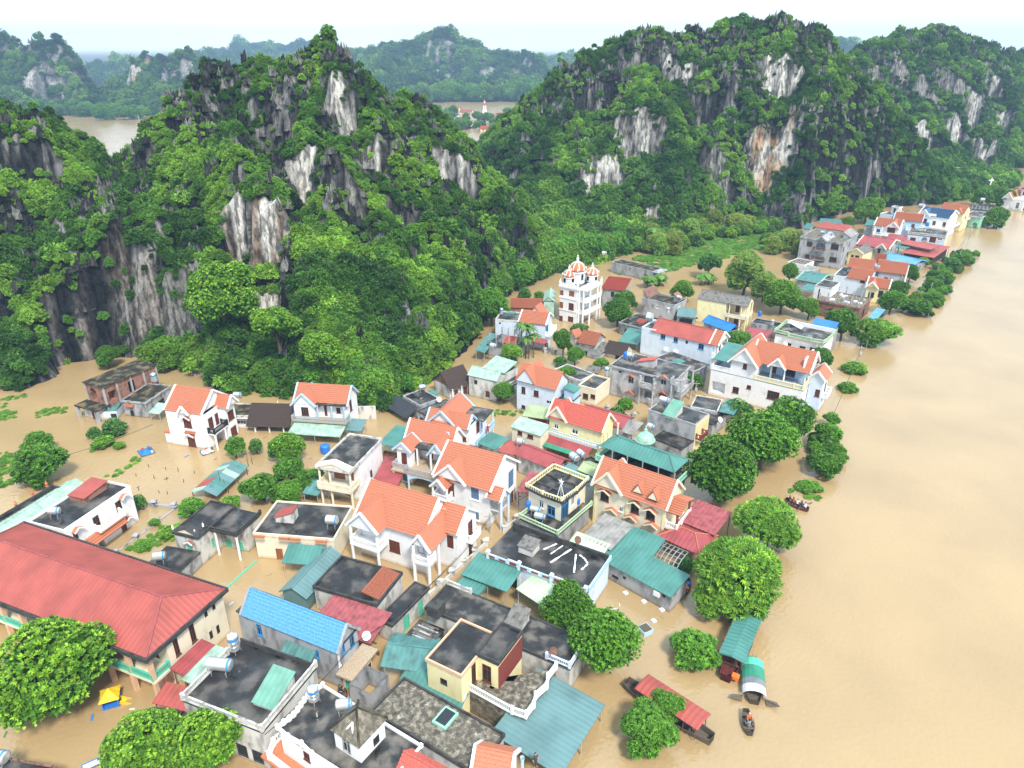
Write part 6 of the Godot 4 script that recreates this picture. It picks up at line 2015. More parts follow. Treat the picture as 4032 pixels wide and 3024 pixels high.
	gable(6.11, 0.2, 1.9, 4.37, 5.8, 0.9, "x", "tile", "", "", 0.2, 0.2)
	house("town_house", "small square cream house with a yellow and black balustraded roof and a white star", "house", 6.26, -82.7, -37.5)
	walls(0, 0, 5.33, 6.13, -2.2, 6.1, "cream", [["F", -0.5, 3.8, 0.76, 1.24, "G"], ["F", 1.14, 3.22, 1.29, 1.59, "B"], ["R", -2.24, 2.55, 2.06, 3.62, "B"], ["R", -0.19, 3.97, 0.83, 2, "G"]])
	flat(0, 0, 5.33, 6.13, 6.1, "blackslab", 0, "darkedge", 0.25)
	slab(-2.66, 2.66, 6.1, 6.35, -1.38, -1.08, "darkedge", "roof_beam")
	slab(-2.66, 2.66, 6.1, 6.35, 1.08, 1.38, "darkedge", "roof_beam")
	slab(-0.15, 0.15, 6.1, 6.36, -3.06, 3.06, "darkedge", "roof_beam")
	rail([Vector2(-2.86, -3.26), Vector2(-2.86, 3.26), Vector2(0, 3.51), Vector2(2.86, 3.26), Vector2(3.11, 0), Vector2(2.86, -3.26), Vector2(-2.86, -3.26)], 6.1, "yellow", 0.75, 0.4)
	rail([Vector2(-2.94, -3.34), Vector2(-2.94, 3.34), Vector2(0, 3.59), Vector2(2.94, 3.34), Vector2(3.19, 0), Vector2(2.94, -3.34)], 6.02, "darkedge", 0.3, 0.4, true, "roof_band")
	star(2.36, 6.1, 2.76)
	slab(-2.13, 4.03, 2.7, 3.0, -2.53, 5.78, "mold", "terrace_floor")
	walls(0.95, 1.63, 5.76, 7.91, -2.2, 2.69, "cement", [])
	rail([Vector2(-2.13, -2.53), Vector2(-2.13, 5.78), Vector2(4.03, 5.78), Vector2(4.03, -2.53)], 3.0, "mintpale", 0.6, 0.5)
	house("green_hall", "mint green hall with an open top floor, long teal roof and small dome", "hall", 19.1, -89.4, -38.1)
	walls(0, 0, 11.8, 4.24, -2.2, 4.6, "greentrim", [["F", -4.69, 0.6, 1.2, 1.8, "K"], ["F", 0, 0.6, 1.2, 1.8, "K"], ["R", 0, 0.4, 1.4, 2.2, "D"], ["R", 2, 2.6, 1, 1.4, "K"]])
	slab(-6.39, 6.39, 4.6, 4.9, -2.62, 2.62, "mold", "upper_floor")
	rail([Vector2(-6.29, -2.52), Vector2(-6.29, 2.52), Vector2(0, 2.52), Vector2(6.29, 2.52), Vector2(6.29, -2.52)], 4.9, "greentrim", 0.9, 0.25)
	columns([[-6.19, 2.42], [-6.19, -2.42], [-3.72, 2.42], [-3.72, -2.42], [-1.24, 2.42], [-1.24, -2.42], [1.24, 2.42], [1.24, -2.42], [3.72, 2.42], [3.72, -2.42], [6.19, 2.42], [6.19, -2.42]], 4.9, 7.4, 0.09, "zinc")
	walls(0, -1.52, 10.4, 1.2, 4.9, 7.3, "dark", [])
	hip(0, 0, 11.8, 4.24, 7.35, 1.1, "teal", 0.2, 0.9, 0.9, "teal")
	dome_cap(-1.03, 8.0, -2.27, 1.35)
	house("sheet_roof", "maroon sheet roof with a ridge between the white villa and the olive canopy", "shed", 4.79, -94.8, -38)
	gable(0, 0, 7.59, 3.9, 3.2, 1, "x", "maroon", "", "", 0.1, 0.2)
	walls(0, 0, 6.99, 3.3, -2.2, 3.2, "dirtywhite", [])
	house("sheet_roof", "rusty pink sheet roof behind the square cream house", "shed", 2.82, -88.8, -20.6)
	shed(0, 0, 2.49, 5.42, 2.4, 2.7, "F", "pinkroof", "rustpipe", "roof")
	house("sheet_roof", "light red sheet roof with steel tank beside the maroon ridge", "shed", -0.02, -98.2, -25.9)
	shed(0, 0, 3.25, 3.58, 2.9, 3.2, "F", "red", "rustpipe", "roof")
	house("small_house", "low pale blue house with a dull teal roof behind the square cream house", "house", 9.62, -88.3, -47.6)
	walls(0, 0, 5.69, 2.7, -2.2, 4, "bluewhite", [["F", 1.5, 0.5, 1, 2, "B"], ["F", 0.2, 0.8, 0.9, 1.7, "K"]])
	shed(0, 0, 5.69, 2.7, 4.05, 4.5, "F", "tealgrey", "", "roof")
	house("sheet_roof", "olive sheet canopy beside two steel tanks below the green hall", "awning", 11.8, -89.2, -39.2)
	gable(0, 0, 3.05, 3.1, 4.6, 0.6, "x", "olive", "", "", 0.1, 0.1)
	columns([[-1.32, 1.35], [1.32, 1.35]], -2, 4.5, 0.08, "zinc")
	house("old_house", "grey slab roof carrying two steel tanks beside the olive canopy", "house", 10.7, -91.6, -57.7)
	walls(0, 0, 1.55, 4.22, -2.2, 4.2, "cement", [])
	flat(0, 0, 1.55, 4.22, 4.2, "mold", 0.1, "darkedge", 0)
	house("villa", "cream yellow villa with a red tiled roof, white windows and red awning below", "house", 11.3, -102.9, -33.4)
	walls(0, 0, 9.62, 4, -2.2, 6, "yellow", [["F", -3.47, 3.76, 0.85, 0.96, "G"], ["F", 0.03, 3.8, 1.17, 1, "G"], ["F", -2, -0.2, 1.2, 2, "D"]])
	gable(0, 0, 9.62, 4, 6, 2, "x", "redtile", "yellow", "cream", 0.4, 0.3)
	cross_gable(-3.21, 2.3, -1.2, 3.2, 6.0, 1.9, "redtile", "cream", "cream")
	slab(-4.81, 4.81, 2.85, 3.05, 2, 2.9, "cream", "balcony_floor")
	rail([Vector2(-4.71, 2.8), Vector2(4.71, 2.8)], 3.05, "lightblue", 0.7, 0.3)
	columns([[5.81, 1.8], [5.81, -1.8]], -2.4, 5.9, 0.14, "cream")
	slab(4.81, 6.01, 2.85, 3.05, -2, 2, "cream", "balcony_floor")
	shed(-0.6, 4, 8.62, 2.2, 1.9, 2.8, "F", "maroon", "rustpipe", "awning")
	shed(-0.9, 4.9, 6.62, 0.9, 1.95, 2.2, "F", "tarpgreen", "", "tarpaulin")
	house("long_shed", "long dark red metal roof behind the cream yellow villa", "shed", 16, -106.7, -35.1)
	walls(0, 0, 8.08, 4.37, -2.2, 4.2, "cement", [])
	gable(0, 0, 8.08, 4.37, 4.2, 0.9, "x", "maroon", "cement", "", 0.2, 0.2)
	house("sheet_roof", "grey sheet roof at the end of the long dark red roof", "shed", 19.6, -104.8, -34.3)
	shed(0, 0, 3.27, 4.41, 3.2, 3.5, "F", "greyroof", "rustpipe", "roof")
	house("small_house", "small cream house with a mint green sheet roof and dark casements", "house", 3, -102.6, -32.8)
	walls(0, 0, 5.41, 2.61, -2.2, 4.2, "cream", [["F", -1.18, 3.18, 0.83, 0.67, "W"], ["F", 0.82, 3.14, 1.06, 0.66, "W"], ["F", -1.65, 1.57, 0.6, 0.4, "K"]])
	shed(0, 0, 5.91, 3.11, 4.25, 4.9, "F", "mint", "", "roof")
	house("sheet_roof", "olive green sheet canopy behind the small cream house", "awning", 4.4, -107.4, -17.1)
	shed(0, 0, 4.59, 3.69, 4.5, 4.9, "F", "olive", "zinc", "roof")
	walls(0, -1.24, 3.99, 0.6, -2, 4.5, "maroon", [])
	house("town_house", "tall pale house with an orange L shaped roof and red framed windows", "house", 5.51, -117.3, -31.5)
	walls(0, 0, 7.86, 4.79, -2.2, 6.3, "bluewhite", [["F", -2.54, 3.77, 0.79, 1.28, "W"], ["F", 0.12, 3.83, 0.98, 1.17, "W"], ["F", -2.52, 0.66, 0.79, 0.67, "W"], ["F", 2.6, 3.2, 0.5, 0.4, "K"], ["F", 3.2, 3.2, 0.5, 0.4, "K"]])
	gable(0, 0, 7.86, 4.79, 6.3, 2.2, "x", "tile", "bluewhite", "", 0.3, 0.3)
	gable(-1.93, 0.3, 4, 5.19, 6.3, 2.5, "z", "tile", "bluewhite", "", 0.2, 0.15)
	walls(5.33, 0, 2.8, 4.19, -2.2, 3.8, "bluewhite", [])
	slab(3.93, 6.83, 3.8, 3.95, -2.19, 2.19, "mold", "roof")
	walls(5.73, -0.6, 1.9, 2.19, 3.95, 5.6, "lightblue", [])
	shed(5.73, -0.6, 2.4, 2.59, 5.6, 6, "R", "teal", "", "roof")
	house("old_house", "dirty white house with two mint sheet roofs beside the dark tiled hut", "house", -4.85, -123.4, -27.7)
	walls(0, 0, 5.95, 3.27, -2.2, 4.5, "dirtywhite", [["F", -1.44, 2.77, 0.65, 0.89, "K"], ["F", 1.11, 0.79, 0.89, 1.09, "S"]])
	gable(0, 0, 5.95, 3.27, 4.5, 1, "x", "mint", "dirtywhite", "", 0.25, 0.25)
	house("old_house", "rear wing with a steep mint sheet roof and a weathered balcony", "house", -2.37, -126.5, -37.4)
	walls(0, 0, 5.35, 4.36, -2.2, 4.6, "dirtywhite", [])
	shed(0, 0, 5.35, 4.36, 4.6, 5.7, "F", "mint", "", "roof")
	slab(2.68, 4.88, 2.7, 2.95, -2.18, 3.68, "mold", "balcony_floor")
	rail([Vector2(2.88, 3.58), Vector2(4.78, 3.58), Vector2(4.78, -2.18)], 2.95, "dirtywhite", 0.7, 0.3)
	walls(3.68, 0.6, 2, 5.76, -2.2, 2.69, "dirtywhite", [])
	house("old_house", "dark tiled hut with a white columned porch under the hill", "house", -11.6, -125, -48.1)
	walls(0, 0, 4.92, 5.01, -2.2, 2.6, "dirtywhite", [["R", -1, -0.4, 0.9, 2, "D"], ["R", 1.2, -0.4, 0.9, 2, "D"]])
	gable(0, 0, 4.92, 5.01, 2.6, 2.3, "z", "darktile", "brickdark", "", 0.6, 0.3)
	columns([[2.96, 2.21], [2.96, 0], [2.96, -2.21]], -2.2, 2.4, 0.13, "white")
	house("old_house", "dark slab house draped with black and grey sheeting under the hill", "house", -16.6, -116.6, -47.6)
	walls(0, 0, 5.41, 4.34, -2.2, 2.9, "cement", [])
	flat(0, 0, 5.41, 4.34, 2.9, "blackslab", 0.12, "cement", 0)
	shed(-1, 3.77, 6.81, 2.6, 1.2, 2.7, "F", "tarpblack", "", "net")
	shed(-4.3, 0.6, 2.6, 3.2, 1.0, 2.2, "L", "tarpgrey", "", "tarpaulin")
	shed(-4.9, 2.2, 1.6, 1.6, 0.1, 1.2, "L", "tarpwhite", "", "tarpaulin")

func quarter_3() -> void:
	house("old_house", "low black slab roof with a metal dish in front of the dark tiled hut", "house", -13.6, -113.5, -45.4)
	walls(0, 0, 2.43, 6.6, -2.2, 2.5, "cement", [["F", 0, -0.6, 1, 2.2, "D"]])
	flat(0, 0, 2.43, 6.6, 2.5, "blackslab", 0.08, "darkedge", 0)
	house("sheet_roof", "small bright teal sheet lying beside the dark tiled hut", "shed", -14.9, -119.6, -41.4)
	shed(0, 0, 2.39, 1.57, 2.3, 2.5, "F", "tealold", "zinc", "roof")
	house("small_house", "low cream fronted house with a flat grey roof beside the grey arched house", "house", 15.6, -122, -33.8)
	walls(0, 0, 3.65, 5.87, -2.2, 3.4, "cream", [["F", -0.22, 1.15, 1.09, 1.06, "W"], ["F", 1.35, 1.64, 0.99, 0.8, "W"]])
	flat(0, 0, 3.65, 5.87, 3.4, "greyslab", 0.25, "cream", 0)
	house("old_house", "low grey slab house with a dark shed behind the orange L shaped roof", "house", 12.1, -127.5, -45.5)
	walls(0, 0, 7.05, 4.44, -2.2, 3, "cement", [])
	flat(0, 0, 7.05, 4.44, 3, "greyslab", 0.2, "dirtywhite", 0)
	house("villa", "bare grey concrete villa with two floors of arches and orange hoods", "house", 26.2, -123.4, -33)
	walls(0, 0, 12.5, 7.37, -2.2, 6.2, "cementlight", [["F", -2.12, 3.48, 1.11, 1.37, "M"], ["F", 1.39, 3.94, 2.04, 2.16, "a"], ["F", 4.23, 4.8, 1.09, 1.5, "M"], ["F", 7, 6, 1.15, 1.7, "a"], ["F", -2.12, 0.41, 1.59, 1, "R"], ["F", 1.68, 1.15, 1.91, 1.66, "a"], ["F", 4.37, 1.8, 1.39, 1.22, "D"], ["F", 6.94, 2.79, 0.79, 1.53, "K"], ["F", -4.47, 5.11, 0.53, 0.4, "K"]])
	flat(0, 0, 12.5, 7.37, 6.2, "greyslab", 0.12, "cement", 0.3)
	hood("F", -2.12, 4.96, 1.71, 0.6, "tile", true)
	hood("F", 4.23, 6.4, 1.69, 0.6, "tile", true)
	hood("F", -2.12, 1.52, 2.19, 0.6, "tile", true)
	hood("F", 4.37, 3.12, 1.99, 0.6, "tile", true)
	balcony("F", 1.39, 3.94, 3.04, 1.1, "cementlight", "cementlight")
	columns([[0.07, 4.59], [2.71, 4.59]], -2.4, 6.0, 0.17, "cementlight")
	balcony("F", 7, 6, 2.15, 1.1, "cementlight", "cementlight")
	columns([[6.13, 4.59], [7.88, 4.59]], -2.4, 6.0, 0.17, "cementlight")
	balcony("R", 0, 2.9, 6.37, 1.4, "cementlight", "cementlight")
	columns([[7.44, 2.89], [7.44, -2.89]], -2.4, 6.0, 0.17, "cementlight")
	stairhead(-0.65, -0.16, 3.2, 1.6, 6.2, 0.5, 1.7, "L", "cementlight", "redtile")
	house("old_house", "wide low concrete slab roof behind the grey arched villa", "house", 34.4, -131.9, -48.1)
	walls(0, 0, 8.73, 4.63, -2.2, 3.6, "cement", [])
	flat(0, 0, 8.73, 4.63, 3.6, "greyslab", 0.06, "cement", 0.3)
	slab(-1.04, 0.96, 3.6, 4.0, 0.25, 2.25, "teal", "skylight")
	house("town_house", "plain grey house with a cream front, steel tank and teal stair lid", "house", 28, -106.2, -39.5)
	walls(0, 0, 8.69, 4.97, -2.2, 5.2, "cementlight", [["R", -0.78, 1.99, 1.4, 1.84, "D"]])
	flat(0, 0, 8.69, 4.97, 5.2, "greyslab", 0.18, "cement", 0)
	slab(4.35, 4.44, -2, 5.2, -2.48, 2.48, "yellow", "front_panel")
	balcony("R", -1, 2.6, 2.4, 1.1, "cream", "redbrown")
	slab(1.84, 2.74, 1.6, 2.2, 2.49, 2.98, "signred", "air_conditioner")
	stairhead(-0.4, 1.35, 1.9, 3.2, 5.2, 0.3, 1.9, "F", "dirtywhite", "skylight")
	house("old_house", "low black roof with skylight discs in front of the plain grey house", "house", 26.7, -102.2, -42.7)
	walls(0, 0, 5.46, 4.49, -2.2, 2.4, "cement", [])
	flat(0, 0, 5.46, 4.49, 2.4, "blackslab", 0.15, "darkedge", 0)
	house("old_house", "black slab roof split by a white gutter below the big white riverside villa", "house", 34.9, -113.9, -24.5)
	walls(0, 0, 4.68, 5.18, -2.2, 3, "cement", [])
	flat(0, 0, 4.68, 5.18, 3, "blackslab", 0.15, "dirtywhite", 0)
	house("sheet_roof", "teal sheet roof with a coiled hose below the big white riverside villa", "shed", 38.8, -112.7, -31)
	shed(0, 0, 2.74, 5.41, 2.9, 3.2, "F", "tealold", "zinc", "roof")
	house("old_house", "lower black slab roof beside a lamp above the riverside trees", "house", 34.5, -110.3, -42.5)
	walls(0, 0, 4.05, 5.02, -2.2, 2.4, "cement", [])
	flat(0, 0, 4.05, 5.02, 2.4, "blackslab", 0.1, "darkedge", 0)
	house("town_house", "long pale blue house with a red metal roof and small blue windows", "house", 36.3, -142, -36.3)
	walls(0, 0, 16, 5.91, -2.2, 6, "bluewhite", [["F", -2.94, 4.65, 1.05, 1.16, "B"], ["F", -0.02, 4.62, 0.93, 1.17, "B"], ["F", 2.44, 4.88, 0.51, 0.68, "K"], ["F", 5.63, 4.35, 1.16, 1.22, "B"], ["R", 0, 3.2, 1, 2.1, "D"], ["R", 1.5, 3.2, 0.9, 2.1, "D"]])
	flat(-6.39, 0, 3.2, 5.91, 6, "mold", 0.35, "bluewhite", 0)
	gable(1.2, 0, 13.4, 5.91, 6, 1.9, "x", "red", "bluewhite", "", 0.3, 0.3)
	gable(8.29, 0, 1.6, 5.61, 6.1, 1.9, "x", "tile", "bluewhite", "trim", 0.3, 0.2)
	balcony("R", 0, 3.0, 5.51, 1.2, "white", "trim")
	columns([[8.99, 2.66], [8.99, -2.66]], 3, 6, 0.13, "white")
	slab(-2.39, -1.59, 2.2, 2.8, 2.96, 3.36, "trim", "air_conditioner")
	slab(-0.19, 0.61, 2.2, 2.8, 2.96, 3.36, "trim", "air_conditioner")
	house("villa", "big white three storey riverside villa with orange roofs and a teal roofed end terrace", "house", 47.2, -122.4, -34.6)
	walls(0, 0, 16.8, 8.28, -2.2, 5.4, "white", [["F", -3.26, 1.8, 1.15, 1.22, "W"], ["F", -0.93, 3.27, 0.75, 0.73, "W"], ["F", 3.6, 2.32, 2.12, 1.66, "W"], ["F", 6.81, -0.2, 2.4, 2.6, "a"], ["F", -6.61, 0.9, 2.6, 2.2, "o"]])
	slab(-8.41, 8.61, 5.25, 5.4, -4.14, 4.14, "bluefloor", "terrace_floor")
	rail([Vector2(-0.21, 4.04), Vector2(6.81, 4.04), Vector2(8.41, 4.04), Vector2(8.41, -3.14)], 5.4, "yellow", 0.85, 0.22)
	rail([Vector2(-8.31, -4.14), Vector2(-8.31, 4.04), Vector2(-4.81, 4.04)], 5.4, "white", 0.9, 0.3, true)
	walls(-2.51, 0, 4.6, 8.26, 5.4, 8.4, "white", [["F", -3.25, 5.54, 1.07, 0.9, "W"], ["F", 0.3, 7, 0.7, 1, "S"]])
	cross_gable(-2.51, 4.64, -4.54, 4.6, 8.4, 2.6, "tile", "white", "trim", 0.5)
	walls(4.1, -2.27, 8.62, 3.74, 5.4, 8.4, "lightblue", [["F", -2.2, 5.5, 1, 2.1, "D"], ["F", 0.6, 5.5, 2.2, 2.2, "x"]])
	gable(3.5, -1.08, 10.2, 5.96, 8.4, 2.6, "x", "tile", "white", "trim", 0.5, 0.3)
	cross_gable(3.19, 3.14, -1.5, 2.6, 8.4, 1.5, "tile", "white", "trim", 0.3)
	columns([[1.99, 1.82], [4.39, 1.82], [8.01, 1.82]], 5.4, 8.3, 0.17, "white")
	slab(7.31, 7.61, 8.6, 10.4, -4.14, 1.66, "trim", "fire_wall")
	shed(-6.71, -0.2, 3.6, 7.88, 7.4, 8.3, "F", "teal", "trim", "roof")
	walls(9.71, -2.34, 2.4, 4.14, -2.2, 6.6, "bluewhite", [["R", 0.5, 3, 1, 2, "D"], ["F", 0.5, 3, 0.8, 1.4, "S"]])
	gable(9.71, -2.34, 2.4, 4.14, 6.6, 1.2, "z", "tile", "bluewhite", "trim", 0.4, 0.3)
	balcony("R", 0, 2.9, 3.2, 1, "trim", "trim")
	rail([Vector2(5.81, 4.34), Vector2(9.21, 4.34), Vector2(9.21, -2.14)], 0.2, "yellow", 0.8, 0.22)
	house("town_house", "pale yellow house with a dark ridged roof and open two tier verandas", "house", 51.5, -163.6, -32.4)
	walls(-2.5, 0, 6.92, 5.07, -2.2, 6.2, "yellow", [["F", -3.28, 0.9, 0.5, 0.4, "K"], ["R", 0, 3.2, 1, 2.1, "S"]])
	walls(2.98, -1.52, 5.01, 2.03, -2.2, 6.2, "yellow", [["F", 0, 3.3, 1, 2, "D"], ["F", 0, -0.3, 1, 2, "D"]])
	gable(0, 0, 11.9, 5.07, 6.2, 1.4, "x", "asbestos", "yellow", "", 0.25, 0.15)
	slab(0.95, 6.06, 2.8, 3.05, -2.53, 2.63, "cream", "balcony_floor")
	rail([Vector2(0.95, 2.53), Vector2(5.96, 2.53), Vector2(5.96, -2.53)], 3.05, "cream", 0.6, 0.25)
	columns([[1.75, 2.43], [4.56, 2.43], [5.86, 2.43], [5.86, -2.43]], -2.4, 6.1, 0.16, "cream")
	house("tarpaulin_shelter", "shed under bright blue tarpaulins below the pale yellow verandas", "shed", 48.7, -155.7, -56)
	walls(0, 0, 7.51, 3.12, -2.2, 2.4, "cement", [])
	gable(0, 0, 7.51, 3.12, 2.8, 0.9, "x", "tarp", "", "", 0.5, 0.4)
	house("old_house", "long low slab house with glazed blocks behind the white roof terrace", "house", 60, -156.5, -33.9)
	walls(0, 0, 7.06, 3.8, -2.2, 2.7, "cement", [["F", -1.01, 2.93, 1.44, 0.76, "G"]])
	flat(0, 0, 7.06, 3.8, 2.7, "blackslab", 0.1, "cement", 0)
	house("sheet_roof", "wine red sheet roof between the yellow verandas and the white terrace", "shed", 55.4, -149.5, -30.4)
	shed(0, 0, 5.39, 4.9, 2.6, 3.1, "F", "maroon", "rustpipe", "roof")
	house("old_house", "old grey walled building with a mossy roof and broken gable stubs", "house", 38.1, -169.9, -41.5)
	walls(0, 0, 9.27, 6.07, -2.2, 4.2, "cementlight", [["F", -0.1, 2.54, 0.69, 0.67, "G"], ["R", -0.76, 2.64, 0.99, 0.79, "G"]])
	flat(0, 0, 9.27, 6.07, 4.2, "mossroof", 0.2, "cement", 0)
	stairhead(-3.94, 0, 1.4, 5.07, 4.2, 0.2, 2.0, "R", "cement", "brickdark")
	stairhead(3.04, -1.52, 1.4, 2, 4.2, 0.3, 1.8, "R", "cement", "brickwall")
	house("old_house", "wide low dark slab with a red tile patch before the long pale blue house", "house", 30.4, -157.3, -40.6)
	walls(0, 0, 6.52, 8, -2.2, 3, "cement", [["F", -1, -0.6, 2, 2.4, "K"]])
	flat(0, 0, 6.52, 8, 3, "mold", 0.06, "cement", 0.3)
	shed(0.36, 0.78, 2, 1.8, 3.1, 3.5, "F", "redtile", "", "tile_patch")
	house("sheet_roof", "deep teal awning over the water at the end of the long pale blue house", "awning", 27.2, -149.4, -27.3)
	shed(0, 0, 4.48, 6.57, 1.7, 2.8, "F", "teal", "zinc", "roof")
	house("sheet_roof", "blue grey sheet awning between the old grey building and yellow house", "awning", 42.4, -163.5, -14.2)
	shed(0, 0, 4.57, 5.41, 2.7, 3.1, "F", "tealgrey", "zinc", "roof")
	walls(0, -0.5, 4.17, 4.41, -2, 2.5, "cement", [["F", 0, -0.5, 3, 2.4, "K"]])
	house("town_house", "low white house with a long curved roof terrace and a bright blue lean to", "house", 64, -145.4, -37.7)
	walls(0, 0, 10.2, 7.4, -2.2, 4.6, "white", [["F", -2, 1.2, 1.2, 1.6, "K"], ["F", 1, 1.2, 1.2, 1.6, "K"], ["F", 3, 0.8, 1, 2.2, "D"]])
	flat(0, 0, 10.2, 7.4, 4.6, "greyslab", 0, "trim", 0.3)
	rail([Vector2(-5.32, -3.7), Vector2(-5.32, 3.8), Vector2(-2.56, 4), Vector2(-2.05, 4.5), Vector2(2.56, 4.6), Vector2(5.12, 4.3), Vector2(5.42, 1.85), Vector2(5.32, -3.7)], 4.6, "mintpale", 0.7, 0.22)
	slab(-5.12, 5.12, 4.6, 5.5, -3.7, -3.55, "white", "parapet")
	shed(2.56, -5.2, 5.12, 2.8, 5.2, 6.2, "F", "brightblue", "", "roof")
	walls(2.56, -5.3, 5.12, 2.4, -2, 5.15, "cement", [])
	shed(-2.56, -1.85, 3, 2.2, 4.9, 5.9, "R", "tarpwhite", "zinc", "tarpaulin")
	columns([[5.12, 3.6], [3.92, 4.1]], -2.4, 4.5, 0.15, "white")
	house("domed_villa", "tall white villa with three orange ribbed domes and brown shutters", "villa", 15.9, -167.3, -36)
	walls(0, 0, 4.94, 7.7, -2.2, 9, "white", [["F", -2.17, 6.72, 1.39, 1.25, "V"], ["F", 0.86, 6.95, 1.43, 1.3, "V"], ["F", -2.19, 3.25, 1.47, 1.72, "V"], ["F", 0.85, 3.53, 1.4, 1.66, "S"], ["F", -2.22, 0.05, 1.53, 1.36, "D"], ["F", 0.81, 0.39, 1.49, 1.38, "D"]])
	flat(0, 0, 4.94, 7.7, 9, "greyslab", 0.3, "trim", 0.25)
	slab(-2.59, 2.48, 3.05, 3.3499999999999996, 3.85, 3.99, "trim", "cornice")
	slab(-2.59, 2.48, 6.1, 6.3999999999999995, 3.85, 3.99, "trim", "cornice")
	slab(2.48, 4.87, 2.8, 3, -3.55, 3.65, "white", "balcony_floor")
	rail([Vector2(2.57, 3.55), Vector2(4.07, 3.55), Vector2(4.77, 1.62), Vector2(4.77, -3.45)], 3.0, "trim", 0.8, 0.2)
	slab(2.48, 4.87, 5.8, 6, -3.55, 3.65, "white", "balcony_floor")
	rail([Vector2(2.57, 3.55), Vector2(4.07, 3.55), Vector2(4.77, 1.62), Vector2(4.77, -3.45)], 6.0, "trim", 0.8, 0.2)
	slab(2.48, 4.97, 8.8, 9.3, -3.65, 3.75, "trim", "cornice")
	columns([[2.77, 3.55], [3.97, 3.55], [4.67, 1.62], [4.67, -3.35], [4.67, -1.92]], -2.4, 8.8, 0.24, "white")
	FX["R"] = face("R", 0, 0, 4.94, 7.7)
	window(FX["R"][0], 0.65, 0.1, 1.2, 2.3, "D")
	window(FX["R"][0], -2.25, 0.1, 1.2, 2.3, "D")
	window(FX["R"][0], 0.65, 3.1, 1.2, 2.3, "D")
	window(FX["R"][0], -2.25, 3.1, 1.2, 2.3, "D")
	window(FX["R"][0], 0.65, 6.1, 1.2, 2.3, "D")
	window(FX["R"][0], -2.25, 6.1, 1.2, 2.3, "D")
	drum(-1.86, 9, 0.81, 1.45, 1.7)
	dome_cap(-1.86, 11, 0.81, 1.45, "terracotta", "trim", 8)
	finial(-0.33, 11, 1.12, 0.55, "trim")
	finial(-1, 11, 2.12, 0.55, "trim")
	finial(-2.17, 11, 2.34, 0.55, "trim")
	finial(-3.17, 11, 1.68, 0.55, "trim")
	finial(-3.4, 11, 0.5, 0.55, "trim")
	finial(-2.73, 11, -0.5, 0.55, "trim")
	finial(-1.55, 11, -0.72, 0.55, "trim")
	finial(-0.56, 11, -0.06, 0.55, "trim")
	drum(1.83, 9, -3.95, 1.45, 1.7)
	dome_cap(1.83, 11, -3.95, 1.45, "terracotta", "trim", 8)
	finial(3.36, 11, -3.63, 0.55, "trim")
	finial(2.69, 11, -2.64, 0.55, "trim")
	finial(1.51, 11, -2.41, 0.55, "trim")
	finial(0.52, 11, -3.08, 0.55, "trim")
	finial(0.29, 11, -4.26, 0.55, "trim")
	finial(0.96, 11, -5.25, 0.55, "trim")
	finial(2.14, 11, -5.48, 0.55, "trim")
	finial(3.13, 11, -4.81, 0.55, "trim")
	drum(-0.79, 9, -1.14, 1.95, 2.9)
	dome_cap(-0.79, 12.2, -1.14, 1.95, "terracotta", "trim", 8)
	finial(1.28, 12.2, -0.72, 0.55, "trim")
	finial(0.38, 12.2, 0.62, 0.55, "trim")
	finial(-1.21, 12.2, 0.93, 0.55, "trim")
	finial(-2.54, 12.2, 0.03, 0.55, "trim")
	finial(-2.85, 12.2, -1.56, 0.55, "trim")
	finial(-1.95, 12.2, -2.89, 0.55, "trim")
	finial(-0.37, 12.2, -3.2, 0.55, "trim")
	finial(0.97, 12.2, -2.3, 0.55, "trim")
	finial(-2.47, 9.2, 3.85, 1.1, "trim")
	finial(2.47, 9.2, 3.85, 1.1, "trim")
	finial(4.77, 9.2, 3.45, 1.1, "trim")
	finial(4.77, 9.2, -3.45, 1.1, "trim")
	finial(-2.47, 9.2, -3.85, 1.1, "trim")
	gable(-0.2, 3.55, 3.96, 0.7, 9.1, 1.3, "z", "trim", "trim", "", 0.1, 0.05)

